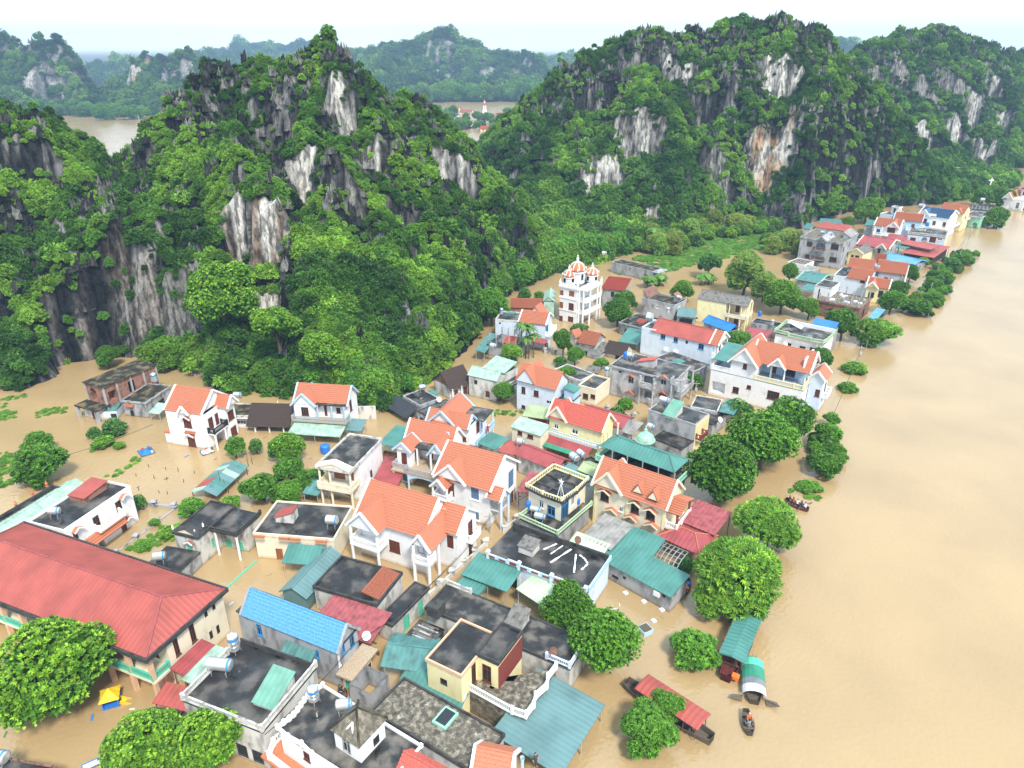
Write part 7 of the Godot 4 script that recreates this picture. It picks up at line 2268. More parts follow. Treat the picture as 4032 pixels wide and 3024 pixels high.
func quarter_4() -> void:
	house("old_house", "long low concrete building with a stained roof at the edge of the green marsh", "house", 36.8, -205.3, -43.5)
	walls(0, 0, 14.8, 4.78, -2.2, 3, "cement", [["F", 5.2, 0.71, 1.44, 0.94, "D"]])
	flat(0, 0, 14.8, 4.78, 3, "mossroof", 0.15, "cement", 0)
	columns([[9.02, 2.39], [9.02, -2.09]], -2, 2.9, 0.16, "cementlight")
	slab(7.42, 9.32, 2.8, 3, -2.39, 2.49, "cement", "porch_roof")
	slab(7.82, 8.92, 0, 2.6, 2.19, 2.29, "purple", "cloth")
	house("town_house", "grey house with a red tiled shed roof right behind the domed villa", "house", 27.3, -179.1, -20.8)
	walls(0, 0, 5.35, 7.53, -2.2, 5, "cement", [["F", -0.08, 2.9, 0.85, 1.35, "K"]])
	shed(0, 0, 6.15, 8.33, 5, 6, "F", "redtile", "", "roof")
	house("town_house", "white house with a small orange roof and blue windows before the domed villa", "house", 5.43, -151.6, -18.6)
	walls(0, 0, 5.88, 5.77, -2.2, 5.6, "bluewhite", [["F", -0.66, 3.05, 0.93, 1.34, "B"], ["R", -1.37, 2.67, 2.23, 2.13, "B"]])
	gable(0, 0, 5.88, 5.77, 5.6, 1.6, "x", "tile", "bluewhite", "trim", 0.3, 0.3)
	balcony("R", 0, 2.7, 5.17, 1.2, "white", "trim")
	house("town_house", "white flat roofed wing left of the small orange roof", "house", -0.42, -154.4, -14)
	walls(0, 0, 5.49, 5.9, -2.2, 5, "bluewhite", [["F", -1.67, 4.18, 0.4, 0.44, "K"]])
	flat(0, 0, 5.49, 5.9, 5, "greyslab", 0.3, "dirtywhite", 0)
	slab(-1.34, 0.66, 5.05, 5.35, -2.65, -1.35, "teal", "skylight")
	house("small_shed", "steep orange gable between the domed villa and the white flat wing", "shed", 6.06, -156.4, -25.9)
	walls(0, 0, 3.11, 3.15, -2.2, 5.4, "white", [])
	gable(0, 0, 3.11, 3.15, 5.4, 1.8, "z", "tile", "white", "", 0.25, 0.25)
	house("old_house", "unfinished dark slab with bare rebar posts and a red lid under the hill", "house", -0.71, -144.9, -26.3)
	walls(0, 0, 7.01, 6.54, -2.2, 2.7, "cement", [])
	flat(0, 0, 7.01, 6.54, 2.7, "greyslab", 0, "cement", 0.2)
	pier(-3.11, -2.87, 0.2, 2.7, 4.6, "cement", 0)
	pier(-3.11, 2.87, 0.2, 2.7, 5.1, "cement", 0)
	pier(-1.55, -2.87, 0.2, 2.7, 4.6, "cement", 0)
	pier(-1.55, 2.87, 0.2, 2.7, 5.1, "cement", 0)
	pier(0, -2.87, 0.2, 2.7, 4.6, "cement", 0)
	pier(0, 2.87, 0.2, 2.7, 5.1, "cement", 0)
	pier(1.55, -2.87, 0.2, 2.7, 4.6, "cement", 0)
	pier(1.55, 2.87, 0.2, 2.7, 5.1, "cement", 0)
	pier(3.11, -2.87, 0.2, 2.7, 4.6, "cement", 0)
	pier(3.11, 2.87, 0.2, 2.7, 5.1, "cement", 0)
	shed(0.65, 0.22, 3, 2.2, 2.75, 3.8, "F", "redtile", "", "stair_roof")
	house("sheet_roof", "teal and white striped sheet roof under the forest edge", "shed", -5.38, -145.1, -15.9)
	shed(0, 0, 2.32, 10.8, 2.2, 2.7, "R", "tealold", "zinc", "roof")
	house("sheet_roof", "dull red awning below the blue windowed white house", "awning", 5.7, -146.1, -23.5)
	shed(0, 0, 4.11, 2.03, 2.3, 2.7, "F", "maroon", "zinc", "roof")
	walls(0, -1.82, 4.11, 1.4, -2, 2.2, "bluewhite", [["F", 1.6, -0.6, 0.9, 2.4, "D"]])
	house("old_house", "long old red tiled roof tucked behind the white flat wing", "house", 3.93, -169.9, -3.46)
	walls(0, 0, 8.04, 5.44, -2.2, 3, "brickwall", [])
	gable(0, 0, 8.04, 5.44, 3, 1.2, "x", "oldtile", "brickwall", "", 0.4, 0.2)
	house("small_shed", "mint green barrel roofed shed at the left side of the domed villa", "shed", 9.45, -170.8, -5.43)
	walls(0, 0, 2.55, 7.26, -2.2, 4.4, "mint", [])
	gable(0, 0, 2.55, 7.26, 4.6, 1, "z", "mint", "mint", "", 0.2, 0.2)
	house("small_shed", "tiny orange roofed gatehouse among the trees before the domed villa", "shed", 14.3, -150.2, -53.9)
	walls(0, 0, 2.35, 2.02, -2.2, 2.3, "dirtywhite", [])
	gable(0, 0, 2.35, 2.02, 2.3, 1.1, "z", "tile", "dirtywhite", "", 0.3, 0.2)
	house("old_house", "old shed with a red brown tiled roof sinking into the water", "shed", 17.7, -146.9, -30.2)
	walls(0, 0, 3.98, 5.03, -2.2, 2.4, "dirtywhite", [])
	gable(0, 0, 3.98, 5.03, 2.4, 1.7, "x", "oldtile", "cement", "", 0.4, 0.2)
	house("sheet_roof", "grey corrugated lean to in front of the red brown tiled shed", "shed", 16.3, -145.8, -35.5)
	shed(0, 0, 4.2, 4.3, 1.1, 2, "F", "asbestos", "oldwood", "roof")
	walls(0, -0.4, 3.6, 3.3, -2, 1.2, "brickdark", [])
	house("old_house", "half drowned hut with a dark broken tile roof", "shed", 23.3, -143.7, -32.2)
	walls(0, 0, 4.33, 4.59, -2.2, 1.2, "dirtywhite", [["F", 0.8, -0.6, 1, 1.5, "K"]])
	gable(0, 0, 4.33, 4.59, 1.2, 1.6, "x", "darktile", "dirtywhite", "", 0.4, 0.3)
	house("old_house", "collapsed sheet roof hut beside the broken dark tiles", "shed", 19.2, -144, -35)
	walls(0, 0, 2.98, 5.94, -2.2, 1, "cement", [])
	shed(0, 0, 2.98, 5.94, 1, 1.9, "F", "asbestos", "oldwood", "roof")
	house("small_shed", "tilted black sheet roof poking out of the water by a small tree", "shed", 16.8, -134.4, -27.4)
	shed(0, 0, 2.88, 1.73, 0.3, 1.1, "F", "asbestos", "oldwood", "roof")
	house("building_site", "half built storey with bare concrete posts, bricks and white sacks", "house", 83.4, -170.5, -39.6)
	walls(0, 0, 9.93, 9.53, -2.2, 3.9, "brickdark", [["F", -1.4, 0.8, 1.3, 1.6, "K"], ["F", 1.2, 0.8, 1.2, 1.6, "K"], ["R", 0, 0.5, 1.4, 2, "K"]])
	flat(0, 0, 9.93, 9.53, 3.9, "crust", 0.15, "brickwall", 0.2)
	pier(-4.67, -4.47, 0.24, 3.9, 5.3, "cement", 0)
	pier(-4.67, 4.47, 0.24, 3.9, 5.7, "cement", 0)
	pier(-2.8, -4.47, 0.24, 3.9, 5.7, "cement", 0)
	pier(-2.8, 4.47, 0.24, 3.9, 6.1, "cement", 0)
	pier(-0.93, -4.47, 0.24, 3.9, 6.1, "cement", 0)
	pier(-0.93, 4.47, 0.24, 3.9, 5.3, "cement", 0)
	pier(0.93, -4.47, 0.24, 3.9, 5.3, "cement", 0)
	pier(0.93, 4.47, 0.24, 3.9, 5.7, "cement", 0)
	pier(2.8, -4.47, 0.24, 3.9, 5.7, "cement", 0)
	pier(2.8, 4.47, 0.24, 3.9, 6.1, "cement", 0)
	pier(4.67, -4.47, 0.24, 3.9, 6.1, "cement", 0)
	pier(4.67, 4.47, 0.24, 3.9, 5.3, "cement", 0)
	slab(-2.69, -2.17, 3.91, 4.38, 3.01, 3.32, "trim", "sack")
	slab(-0.53, 0.33, 3.91, 4.26, 0.7, 1.21, "brickwall", "brick_stack")
	slab(-2, -1.55, 3.91, 4.32, -2.8, -2.53, "trim", "sack")
	slab(-0.98, -0.05, 3.91, 4.18, -3.19, -2.64, "tarpwhite", "sack")
	slab(-1.14, -0.36, 3.91, 4.27, -1.97, -1.51, "trim", "sack")
	slab(0.59, 1.16, 3.91, 4.18, -2.17, -1.83, "brickwall", "brick_stack")
	slab(-1.76, -1.26, 3.91, 4.39, -3.19, -2.89, "trim", "sack")
	slab(3.81, 4.23, 3.91, 4.16, -2.78, -2.53, "tarpwhite", "sack")
	slab(1.54, 1.95, 3.91, 4.27, 2.26, 2.51, "trim", "sack")
	slab(-4.74, -3.96, 3.91, 4.4, -0.1, 0.37, "brickwall", "brick_stack")
	slab(-2.56, -1.64, 3.91, 4.38, 2.31, 2.86, "trim", "sack")
	slab(-4.84, -3.85, 3.91, 4.22, -0.56, 0.04, "tarpwhite", "sack")
	slab(2.31, 3.17, 3.91, 4.25, 0.14, 0.66, "trim", "sack")
	slab(-4.35, -3.88, 3.91, 4.18, -3.67, -3.39, "brickwall", "brick_stack")
	slab(3.61, 4.5, 3.91, 4.27, 0.86, 1.39, "trim", "sack")
	slab(0.7, 1.66, 3.91, 4.37, 2.38, 2.95, "tarpwhite", "sack")
	house("small_house", "white cube stair house with a black lid behind the half built storey", "house", 81, -176, -39.1)
	walls(0, 0, 4.18, 6.75, -2.2, 6.2, "white", [["F", -0.8, 3, 0.3, 2.6, "K"]])
	flat(0, 0, 4.18, 6.75, 6.2, "blackslab", 0.12, "dirtywhite", 0)
	house("sheet_roof", "bright blue sheet roof beside the half built storey", "awning", 87.6, -162.3, -39.5)
	shed(0, 0, 2.04, 9.69, 2.2, 3, "F", "blueroof", "oldwood", "roof")
	walls(0.5, 0, 1.64, 8.69, -2, 2.0, "asbestos", [])
	house("town_house", "pale long house with a bright orange roof, nearest of the riverside row", "house", 94.6, -190.2, -36)
	walls(0, 0, 8.81, 10.4, -2.2, 4.8, "bluewhite", [["F", 3.04, 4.05, 1.19, 0.91, "W"]])
	gable(1.76, 0, 5.46, 10.4, 4.8, 1.6, "x", "tile", "bluewhite", "", 0.3, 0.2)
	flat(-2.82, 0, 3.17, 10.4, 4.8, "greyslab", 0.2, "bluewhite", 0)
	house("town_house", "weathered orange roof behind the pale long house", "house", 98.1, -194.7, -28.5)
	walls(0, 0, 6.19, 9.21, -2.2, 6.2, "cement", [])
	gable(0, 0, 6.19, 9.21, 6.2, 1.5, "x", "tile", "cement", "", 0.3, 0.2)
	house("town_house", "grey house with a stained orange roof and columned porch facing the river", "house", 106.2, -193.5, -30.5)
	walls(0, 0, 5.84, 11.4, -2.2, 5.6, "cementlight", [["F", -0.73, 3.56, 0.98, 0.62, "W"], ["R", 0, 2.6, 1.4, 2, "K"]])
	gable(0, 0, 5.84, 11.4, 5.6, 1.7, "x", "tile", "cementlight", "", 0.4, 0.9)
	columns([[3.82, 5.5], [3.82, 0], [3.82, -5.5]], -2, 5.5, 0.2, "white")
	slab(-4.52, -2.92, 3, 6.6, -5.2, 4.7, "cement", "water_box")
	house("small_shed", "small square orange roof above the two weathered orange roofs", "shed", 104.8, -198.3, -33.1)
	walls(0, 0, 2.75, 6.72, -2.2, 6.8, "cement", [])
	shed(0, 0, 2.75, 6.72, 6.8, 7.6, "F", "tile", "", "roof")
	house("town_house", "yellow fronted house with two small orange gables by the river trees", "house", 97.7, -182.5, -30.8)
	walls(0, 0, 4.97, 8.19, -2.2, 4.4, "yellow", [["F", -1.13, 1.4, 1.41, 1.45, "K"], ["F", 1.04, 1.84, 1.17, 1.78, "K"], ["R", 0, 0.6, 1, 2, "D"]])
	gable(0, 0, 4.97, 8.19, 4.4, 1.3, "x", "tile", "yellow", "trim", 0.35, 0.25)
	cross_gable(-1.29, 4.59, -0.5, 2.6, 4.4, 1.3, "tile", "yellow", "trim")
	house("grey_block", "bare grey three storey block with open bays and scaffolding", "house", 99.4, -221.1, -39.2)
	walls(0, 0, 12.8, 14.8, -2.2, 8, "cement", [["F", -3.4, 5.74, 1.66, 1.39, "W"], ["F", -0.04, 5.15, 2.82, 2.03, "a"], ["F", 4.1, 5.84, 2.24, 1.64, "W"], ["F", -3.44, 1.96, 1.33, 1.14, "W"], ["F", 0.39, 1.17, 2.52, 1.69, "o"], ["F", 4.28, 1.99, 2.1, 1.55, "W"], ["F", 0.36, -0.81, 2.19, 0.78, "a"], ["F", 4.2, -0.83, 1.64, 0.56, "W"], ["R", -0.5, 5.3, 1.6, 1.8, "a"], ["R", -0.5, 2.4, 1.6, 1.8, "a"], ["R", -0.5, -0.4, 1.6, 1.9, "a"], ["R", -6.21, 5.4, 1, 1.4, "W"]])
	flat(0, 0, 12.8, 14.8, 8, "crust", 0.25, "cement", 0.15)
	cross_gable(0, 7.91, 0, 3, 8, 1.2, "cement", "cement", "cement", 0.2)
	balcony("F", -0.2, 2.2, 3.4, 1.0, "cement", "rustpipe", false)
	balcony("F", -0.2, 5.0, 3.4, 1.0, "cement", "rustpipe", false)
	stairhead(5.18, -3.71, 2.2, 7.41, 8, 0.4, 1.8, "R", "cement", "greyroof")
	house("long_shed", "red metal roof on grey walls right behind the bare grey block", "shed", 107.3, -236.1, -37.9)
	walls(0, 0, 9.46, 7.03, -2.2, 7.4, "cement", [])
	shed(0, 0, 10.1, 7.63, 7.4, 8, "F", "red", "", "roof")
	house("yard_shed", "white walled low yard roof before the bare grey block", "shed", 87.6, -210.7, -45.8)
	walls(0, 0, 5.23, 6.36, -2.2, 2.6, "white", [])
	flat(0, 0, 5.23, 6.36, 2.6, "crust", 0.15, "white", 0)
	house("sheet_roof", "teal roof with a green crest before the bare grey block", "shed", 85.4, -194.4, -40.3)
	gable(0, 0, 6.06, 10.8, 2.6, 0.9, "x", "tealold", "", "greentrim", 0.2, 0.2)
	walls(0, 0, 5.56, 10.3, -2, 2.6, "cement", [])
	house("sheet_roof", "dark sheet lean to at the foot of the bare grey block", "shed", 86.6, -201.7, -42.9)
	shed(0, 0, 3.99, 7.26, 2.2, 3, "F", "greyroof", "oldwood", "roof")
	house("sheet_roof", "teal roof strip beside the big round tree", "shed", 80.8, -185.4, -44)
	shed(0, 0, 3.85, 5.31, 2.2, 2.6, "F", "tealold", "zinc", "roof")
	house("town_house", "grey house with a maroon tiled roof and a green columned porch", "house", 117.2, -224.8, -40.2)
	walls(0, 0, 8.11, 12.6, -2.2, 5, "cementlight", [["R", 0, 2.7, 1, 2, "D"], ["F", 2, 2.8, 0.8, 1.8, "K"]])
	gable(0, 0, 8.11, 12.6, 5, 1.5, "x", "maroon", "cementlight", "cream", 0.4, 0.8)
	cross_gable(2.66, 7.21, -0.5, 2.6, 5, 1.3, "maroon", "cementlight", "cream")
	columns([[4.86, 6.21], [4.86, -6.11], [3.86, 7.11]], -2, 4.9, 0.15, "greenpaint")
	house("town_house", "narrow yellow house with a torn dark gable between the grey block and the maroon roof", "house", 109.6, -219.1, -45)
	walls(0, 0, 4.36, 10.2, -2.2, 4.2, "yellow", [["F", 0.6, 2, 1.2, 1.4, "W"], ["F", -0.8, 2.4, 0.8, 1, "W"]])
	gable(0, 0, 4.36, 10.2, 4.2, 1.2, "z", "asbestos", "yellow", "cream", 0.3, 0.3)
	shed(-2.88, 0, 1.3, 2.4, 3.6, 4.6, "F", "tile", "", "roof")
	house("sheet_roof", "broad red metal roof nearest the river, below a raised red strip", "shed", 132.9, -224.9, -44.3)
	shed(0, 0, 9.54, 16.6, 2.5, 3.1, "F", "red", "rustpipe", "roof")
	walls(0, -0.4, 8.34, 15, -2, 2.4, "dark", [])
	house("sheet_roof", "raised red metal strip above the broad red roof", "shed", 131.1, -226.4, -53.8)
	shed(0, 0, 10.4, 5.47, 3.8, 4.2, "F", "red", "rustpipe", "roof")

func quarter_5() -> void:
	house("sheet_roof", "small teal roof beside the green columned porch", "shed", 126.4, -228, -57.4)
	shed(0, 0, 5.87, 5, 3.1, 3.5, "F", "teal", "zinc", "roof")
	house("sheet_roof", "blue metal gable roof above the flooded street", "shed", 120.2, -212.9, -55.9)
	gable(0, 0, 9.73, 8.48, 2.6, 0.9, "x", "blueroof", "", "", 0.2, 0.2)
	walls(0, 0, 8.73, 7.48, -2, 2.6, "cement", [])
	house("town_house", "white house with an orange roof and round blue window, nearest of the far white row", "house", 132.3, -249.4, -34.6)
	walls(0, 0, 7.69, 8.93, -2.2, 5.6, "white", [["F", 1.52, 3.57, 2.44, 1.72, "D"], ["R", 0, 2.8, 1.2, 1.8, "G"], ["F", -2.44, 2.8, 1.2, 1.6, "B"]])
	gable(0, 0, 7.69, 8.93, 5.6, 1.7, "x", "tile", "white", "trim", 0.4, 0.3)
	cross_gable(1.94, 5.37, -0.5, 3.6, 5.6, 1.7, "tile", "white", "trim")
	slab(-3.84, 3.84, 2.4, 2.6, 4.47, 5.67, "white", "balcony_floor")
	rail([Vector2(-3.74, 5.57), Vector2(0.04, 5.57)], 2.6, "trim", 0.8, 0.25)
	columns([[-3.64, 5.47], [-1.24, 5.47]], -2, 5.5, 0.16, "white")
	house("town_house", "white and light blue house with an orange roof behind the round window house", "house", 144, -258.8, -31.9)
	walls(0, 0, 8.76, 10.2, -2.2, 5.8, "lightblue", [["F", 2, 2.8, 1, 1.9, "D"], ["R", 0, 2.8, 1, 1.8, "D"]])
	gable(0, 0, 8.76, 10.2, 5.8, 1.6, "x", "tile", "bluewhite", "lightblue", 0.4, 0.3)
	balcony("F", 2, 2.6, 4, 1.1, "bluewhite", "trim")
	house("villa", "white three bay house with a navy blue roof and wine red doors", "house", 154.1, -258.4, -44.9)
	walls(0, 0, 9.79, 10.7, -2.2, 7.2, "white", [["F", -2.4, 3.7, 1.1, 2.3, "D"], ["F", 0.6, 3.9, 1, 1.7, "D"], ["F", 3.89, 3.7, 1, 2, "D"], ["F", 0, 0.6, 1.2, 2, "K"], ["F", 3.49, 0.6, 1.2, 2, "K"]])
	gable(0, 0, 9.79, 10.7, 7.2, 1.9, "x", "navytile", "white", "trim", 0.3, 0.3)
	cross_gable(-3.09, 5.73, -0.5, 3.6, 7.2, 1.9, "navytile", "white", "trim")
	slab(-1.4, 0.8, 7.3, 8.1, 5.63, 5.83, "trim", "crest_board")
	slab(-5.29, 6.29, 3.3, 3.55, 5.33, 6.63, "trim", "balcony_floor")
	rail([Vector2(-5.19, 6.53), Vector2(6.19, 6.53), Vector2(6.19, -5.33)], 3.55, "trim", 0.75, 0.25)
	house("town_house", "grey white house with a stone balustrade roof and a wine red door", "house", 141, -239.5, -34.7)
	walls(0, 0, 11, 11.3, -2.2, 4.8, "bluewhite", [["F", -3.66, 2.24, 1.63, 1.56, "D"], ["F", -0.31, 2.71, 1.7, 1.62, "a"], ["F", 2.11, 2.93, 1.82, 1.72, "D"], ["F", 4.13, 3.83, 1.3, 1.04, "G"]])
	flat(0, 0, 11, 11.3, 4.8, "greyslab", 0, "trim", 0.1)
	rail([Vector2(-5.52, 5.65), Vector2(5.52, 5.65), Vector2(5.52, -5.65)], 4.8, "dirtywhite", 0.7, 0.3)
	hood("F", 0, 2.8, 2.2, 0.7, "oldtile", true, "cream")
	slab(5.52, 5.62, -2, 4.8, -5.65, 5.65, "yellow", "front_panel")
	stairhead(-2.76, -2.83, 3, 2, 4.8, 0.4, 1.2, "L", "dirtywhite", "mint")
	house("sheet_roof", "maroon roof strip left of the stone balustrade house", "shed", 130.4, -238.7, -33.7)
	shed(0, 0, 6.15, 6.79, 3.3, 3.7, "F", "maroon", "rustpipe", "roof")
	house("town_house", "flat white house with a cube stair tower in the far white row", "house", 141.2, -264.9, -57.2)
	walls(0, 0, 4.52, 9.74, -2.2, 6.2, "white", [["F", 0, 3, 1, 1.6, "K"]])
	flat(0, 0, 4.52, 9.74, 6.2, "greyslab", 0.3, "trim", 0)
	walls(0.6, -0.4, 2.6, 2.2, 6.2, 8.6, "white", [["F", 0, 6.6, 0.8, 1.6, "K"], ["R", 0, 7.2, 0.6, 0.6, "K"]])
	flat(0.6, -0.4, 2.6, 2.2, 8.6, "greyslab", 0.15, "trim", 0.15)
	shed(3.76, -0.5, 2.2, 1.8, 6.4, 8, "L", "tile", "", "roof")
	house("sheet_roof", "teal roofs behind the bare grey block beside a steel tank", "shed", 117.7, -263.4, -23.7)
	shed(0, 0, 7.24, 8.18, 3.3, 3.7, "F", "tealold", "zinc", "roof")
	walls(0, 0, 6.84, 7.78, -2, 3.2, "cement", [])
	house("sheet_roof", "deep teal roof left of the round window house", "shed", 131.1, -260.4, -31.4)
	shed(0, 0, 2.93, 8.6, 3.5, 3.9, "F", "teal", "zinc", "roof")
	walls(0, 0, 2.53, 8.2, -2, 3.4, "cement", [])
	house("sheet_roof", "dark slab between the grey block and the round window house", "shed", 120.5, -241.9, -2.03)
	flat(0, 0, 6.6, 7.36, 3, "blackslab", 0.1, "cement", 0)
	walls(0, 0, 6.2, 6.96, -2, 2.8, "cement", [])
	house("sheet_roof", "teal roof at the far left of the riverside row", "shed", 107.9, -258.7, -29.5)
	shed(0, 0, 2.43, 8.03, 2.7, 3.1, "F", "tealold", "zinc", "roof")
	walls(0, 0, 2.03, 7.63, -2, 2.6, "cement", [])
	house("town_house", "far yellow house with an orange roof at the end of the riverside row", "house", 165.3, -267.5, -44.8)
	walls(0, 0, 7.94, 8.53, -2.2, 7, "yellow", [["F", 1.2, 3.8, 1.2, 1.9, "W"], ["F", -1.5, 3.8, 1.1, 1.9, "W"], ["F", 1.5, 0.4, 1.1, 2, "D"], ["R", 0, 3.6, 1, 1.8, "W"]])
	gable(0, 0, 7.94, 8.53, 7, 2, "x", "tile", "yellow", "", 0.4, 0.3)
	cross_gable(2.37, 5.17, -0.5, 2.6, 6.8, 1.4, "tile", "yellow", "")
	slab(-3.97, 4.57, 3.2, 3.45, 4.27, 5.67, "cream", "balcony_floor")
	rail([Vector2(-3.97, 5.57), Vector2(4.47, 5.57), Vector2(4.47, -4.27)], 3.45, "cream", 0.7, 0.3)
	house("small_house", "low mint green fronted house with a red strip roof beyond the far yellow house", "house", 177.5, -272.8, -47.7)
	walls(0, 0, 5.71, 11, -2.2, 4.2, "greentrim", [["F", 1.5, -0.5, 1.6, 2.6, "a"], ["R", 0, -0.5, 1.4, 2.6, "a"]])
	flat(0, 0, 5.71, 11, 4.2, "greyslab", 0.15, "dirtywhite", 0.3)
	shed(-1.5, 6.69, 3.4, 2.2, 3.2, 3.8, "F", "teal", "zinc", "roof")
	shed(-1.6, 5.19, 3, 1.2, 4.3, 4.8, "F", "maroon", "", "roof")
	house("old_house", "bare concrete frame with posts at the far end of the row", "house", 184.8, -283.6, -25.9)
	walls(0, 0, 6.82, 9.47, -2.2, 4.6, "cement", [["F", 2, 0.8, 2, 2.4, "o"], ["F", -2, 0.8, 2, 2.4, "o"]])
	flat(0, 0, 6.82, 9.47, 4.6, "blackslab", 0, "cement", 0.2)
	pier(-3.11, 4.43, 0.25, 4.6, 6.0, "cement", 0)
	pier(-1.87, 4.43, 0.25, 4.6, 6.0, "cement", 0)
	pier(-0.62, 4.43, 0.25, 4.6, 6.0, "cement", 0)
	pier(0.62, 4.43, 0.25, 4.6, 6.0, "cement", 0)
	pier(1.87, 4.43, 0.25, 4.6, 6.0, "cement", 0)
	pier(3.11, 4.43, 0.25, 4.6, 6.0, "cement", 0)
	house("church", "white church with a red dome and orange roof at the right edge", "church", 217, -307.7, -50.5)
	walls(0, 0, 8, 18.9, -2.2, 4.6, "white", [["F", 0.69, 4.52, 1.93, 1.49, "a"], ["F", -1.53, 4.37, 0.78, 1.23, "G"], ["F", 2, 1, 1.2, 2.4, "G"]])
	gable(-2, 0.5, 3.6, 18.9, 4.6, 2.4, "z", "tile", "white", "trim", 0.3, 0.3)
	drum(1.76, 4.4, 0, 2.6, 3.4)
	dome_cap(1.76, 8.1, 0, 2.6, "red", "trim", 8)
	flat(1.76, 0, 4, 18.9, 4.6, "white", 0.3, "trim", 0)
	gable(-4.6, -11.5, 4, 6, 5.2, 1.6, "z", "tile", "", "", 0.3, 0.2)

func quarter_6() -> void:
	tank("steel tank lying on the flat grey roof beside the school", -58.8, 5.65, -75.8, 1.5, true, "steel", 0.5, 1.5)
	tank("steel tank on the small black roof behind the school", -43.9, 2.2, -71, 10.9, true, "steel", 0.55, 1.6)
	tank("steel tank at the edge of the black roof below the big orange roof", -23.4, 3.95, -76.1, -7.02, true, "steel", 0.6, 1.7)
	tank("steel tank on the weedy flat roof under the hill", -50, 2.45, -116.4, -1.45, true, "steel", 0.55, 1.6)
	tank("upright steel tank on the mossy flat roof", -67.8, 3.15, -122.3, -10.8, false, "steel", 0.6, 1.5)
	tank("big steel tank lying beside blue filter tubes on the black flat roof", -28.4, 5.05, -51, -6.92, true, "steel", 0.62, 2.5)
	tank("tall upright steel tank at the back of the black balustraded roof", -28, 5.05, -53.7, -21.9, false, "steel", 0.55, 1.7)
	tank("steel tank at the bottom left corner of the view", -45.3, 2.6, -42.9, -9.92, true, "steel", 0.6, 1.6)
	tank("upright tank with a blue band on the white villa roof at the bottom", -18.1, 6, -46.7, -32.7, false, "steel", 0.5, 1.35)
	tank("steel tank lying behind the pyramid roofed stair tower", -15.1, 6, -45.6, 7.26, true, "steel", 0.5, 1.5)
	tank("steel tank nearer the blue barrel on the terrace of the square cream house", 3.2, 3.05, -80, -22.5, true, "steel", 0.45, 1.6)
	tank("second steel tank on the terrace of the square cream house, nearest the terrace rail", 3.72, 3.05, -78.4, -22.5, true, "steel", 0.45, 1.6)
	tank("small blue barrel on the terrace corner of the square cream house", 2.25, 3.05, -81.1, -37.5, false, "plasticblue", 0.35, 0.8)
	tank("blue barrel by the doorway behind the square cream house", 9.12, 3.05, -82.1, -37.5, false, "plasticblue", 0.28, 0.6)
	tank("steel tank on the light red sheet roof beside the white villa", 1.4, 3.1, -98.2, -25.9, true, "steel", 0.5, 1.4)
	tank("bigger of two steel tanks by the olive canopy", 9.31, 4.25, -91.5, -57.7, true, "steel", 0.55, 1.6)
	tank("rear one of two steel tanks by the olive canopy", 10.4, 4.25, -92.6, -57.7, true, "steel", 0.5, 1.5)
	tank("steel tank on the low annex of the tall pale house", 9.35, 4, -117.4, -31.5, true, "steel", 0.6, 1.5)
	tank("steel tank on the draped dark slab house", -16.6, 2.95, -119, 12.4, true, "steel", 0.45, 1.3)
	yard_wall("stained white yard wall under the forest edge", Vector2(-27.9, -113.6), Vector2(-24.5, -113.8), 2.6, "dirtywhite")
	tank("upright steel tank with a red band at the corner of the low cream fronted house", 18.2, 3.45, -124.3, -33.8, false, "steel", 0.5, 1.5)
	tank("blue barrel and pipe on the grey arched villa", 21.9, 6.25, -126.5, -33, false, "plasticblue", 0.4, 0.9)
	tank("steel tank beside a blue barrel on the grey arched villa", 22.8, 6.25, -126.2, -33, true, "steel", 0.5, 1.4)
	tank("steel tank beside the teal stair lid of the plain grey house", 26, 5.3, -108.6, -39.5, true, "steel", 0.55, 1.8)
	tank("steel tank at the foot of the plain grey house behind the dome", 23.2, 2.5, -104.4, -42.7, true, "steel", 0.5, 1.4)
	tank("steel tank on the flat end of the long pale blue house", 30.3, 6.1, -147.7, -36.3, true, "steel", 0.6, 1.7)
	tank("blue barrel on the low slab house beside the yellow verandas", 59, 2.75, -160.2, -33.9, false, "plasticblue", 0.45, 1.0)
	tank("upright steel tank at the end of the low slab house", 59.9, 2.75, -154, -33.9, false, "steel", 0.4, 1.1)
	tank("steel tank on the old grey building with broken gable stubs", 41.3, 4.3, -168, -41.5, true, "steel", 0.45, 1.3)
	tank("steel tank on the wide dark slab beside a red tile patch", 32.4, 3.1, -157.8, -40.6, true, "steel", 0.6, 1.7)
	tank("upright steel tank behind the red metal roof of the long pale blue house", 37.3, 3.1, -161.3, -40.6, false, "steel", 0.45, 1.2)
	tank("steel tank on a post behind the domed villa", 27.7, 4.5, -209.7, -20.8, true, "steel", 0.55, 1.5)
	tank("upright steel tank on the white flat roofed wing", -2.39, 5.05, -155.1, -14, false, "steel", 0.4, 1.2)
	tank("steel tank among rebar posts on the unfinished dark slab", 1.08, 2.75, -148.5, -26.3, false, "steel", 0.45, 1.2)
	tank("steel tank on a stand above the teal strip under the hill", -3.95, 3, -139.2, -26.3, true, "steel", 0.5, 1.5)
	tank("left one of two white capped tanks on the bare grey block", 97.2, 8.05, -221.4, -39.2, true, "zinc", 0.5, 1.5)
	tank("right one of two white capped tanks on the bare grey block", 98.9, 8.05, -219.8, -39.2, true, "zinc", 0.5, 1.5)
	tank("blue barrel on the stone balustrade roof", 144.5, 4.9, -247.3, -34.7, false, "plasticblue", 0.6, 1.1)
	tank("pair of steel tanks behind the navy roofed house", 150.8, 7.6, -264.4, -57.2, true, "zinc", 0.8, 2.2)
	tank("far steel tank on the bare concrete frame", 188, 5.6, -288.2, -25.9, true, "zinc", 0.7, 1.8)
	tree("leafy_tree", "huge bright leafy tree in front of the school gallery", -45.7, -51.5, "bright", 5.87, 9.3, 0, 0, 0.95)
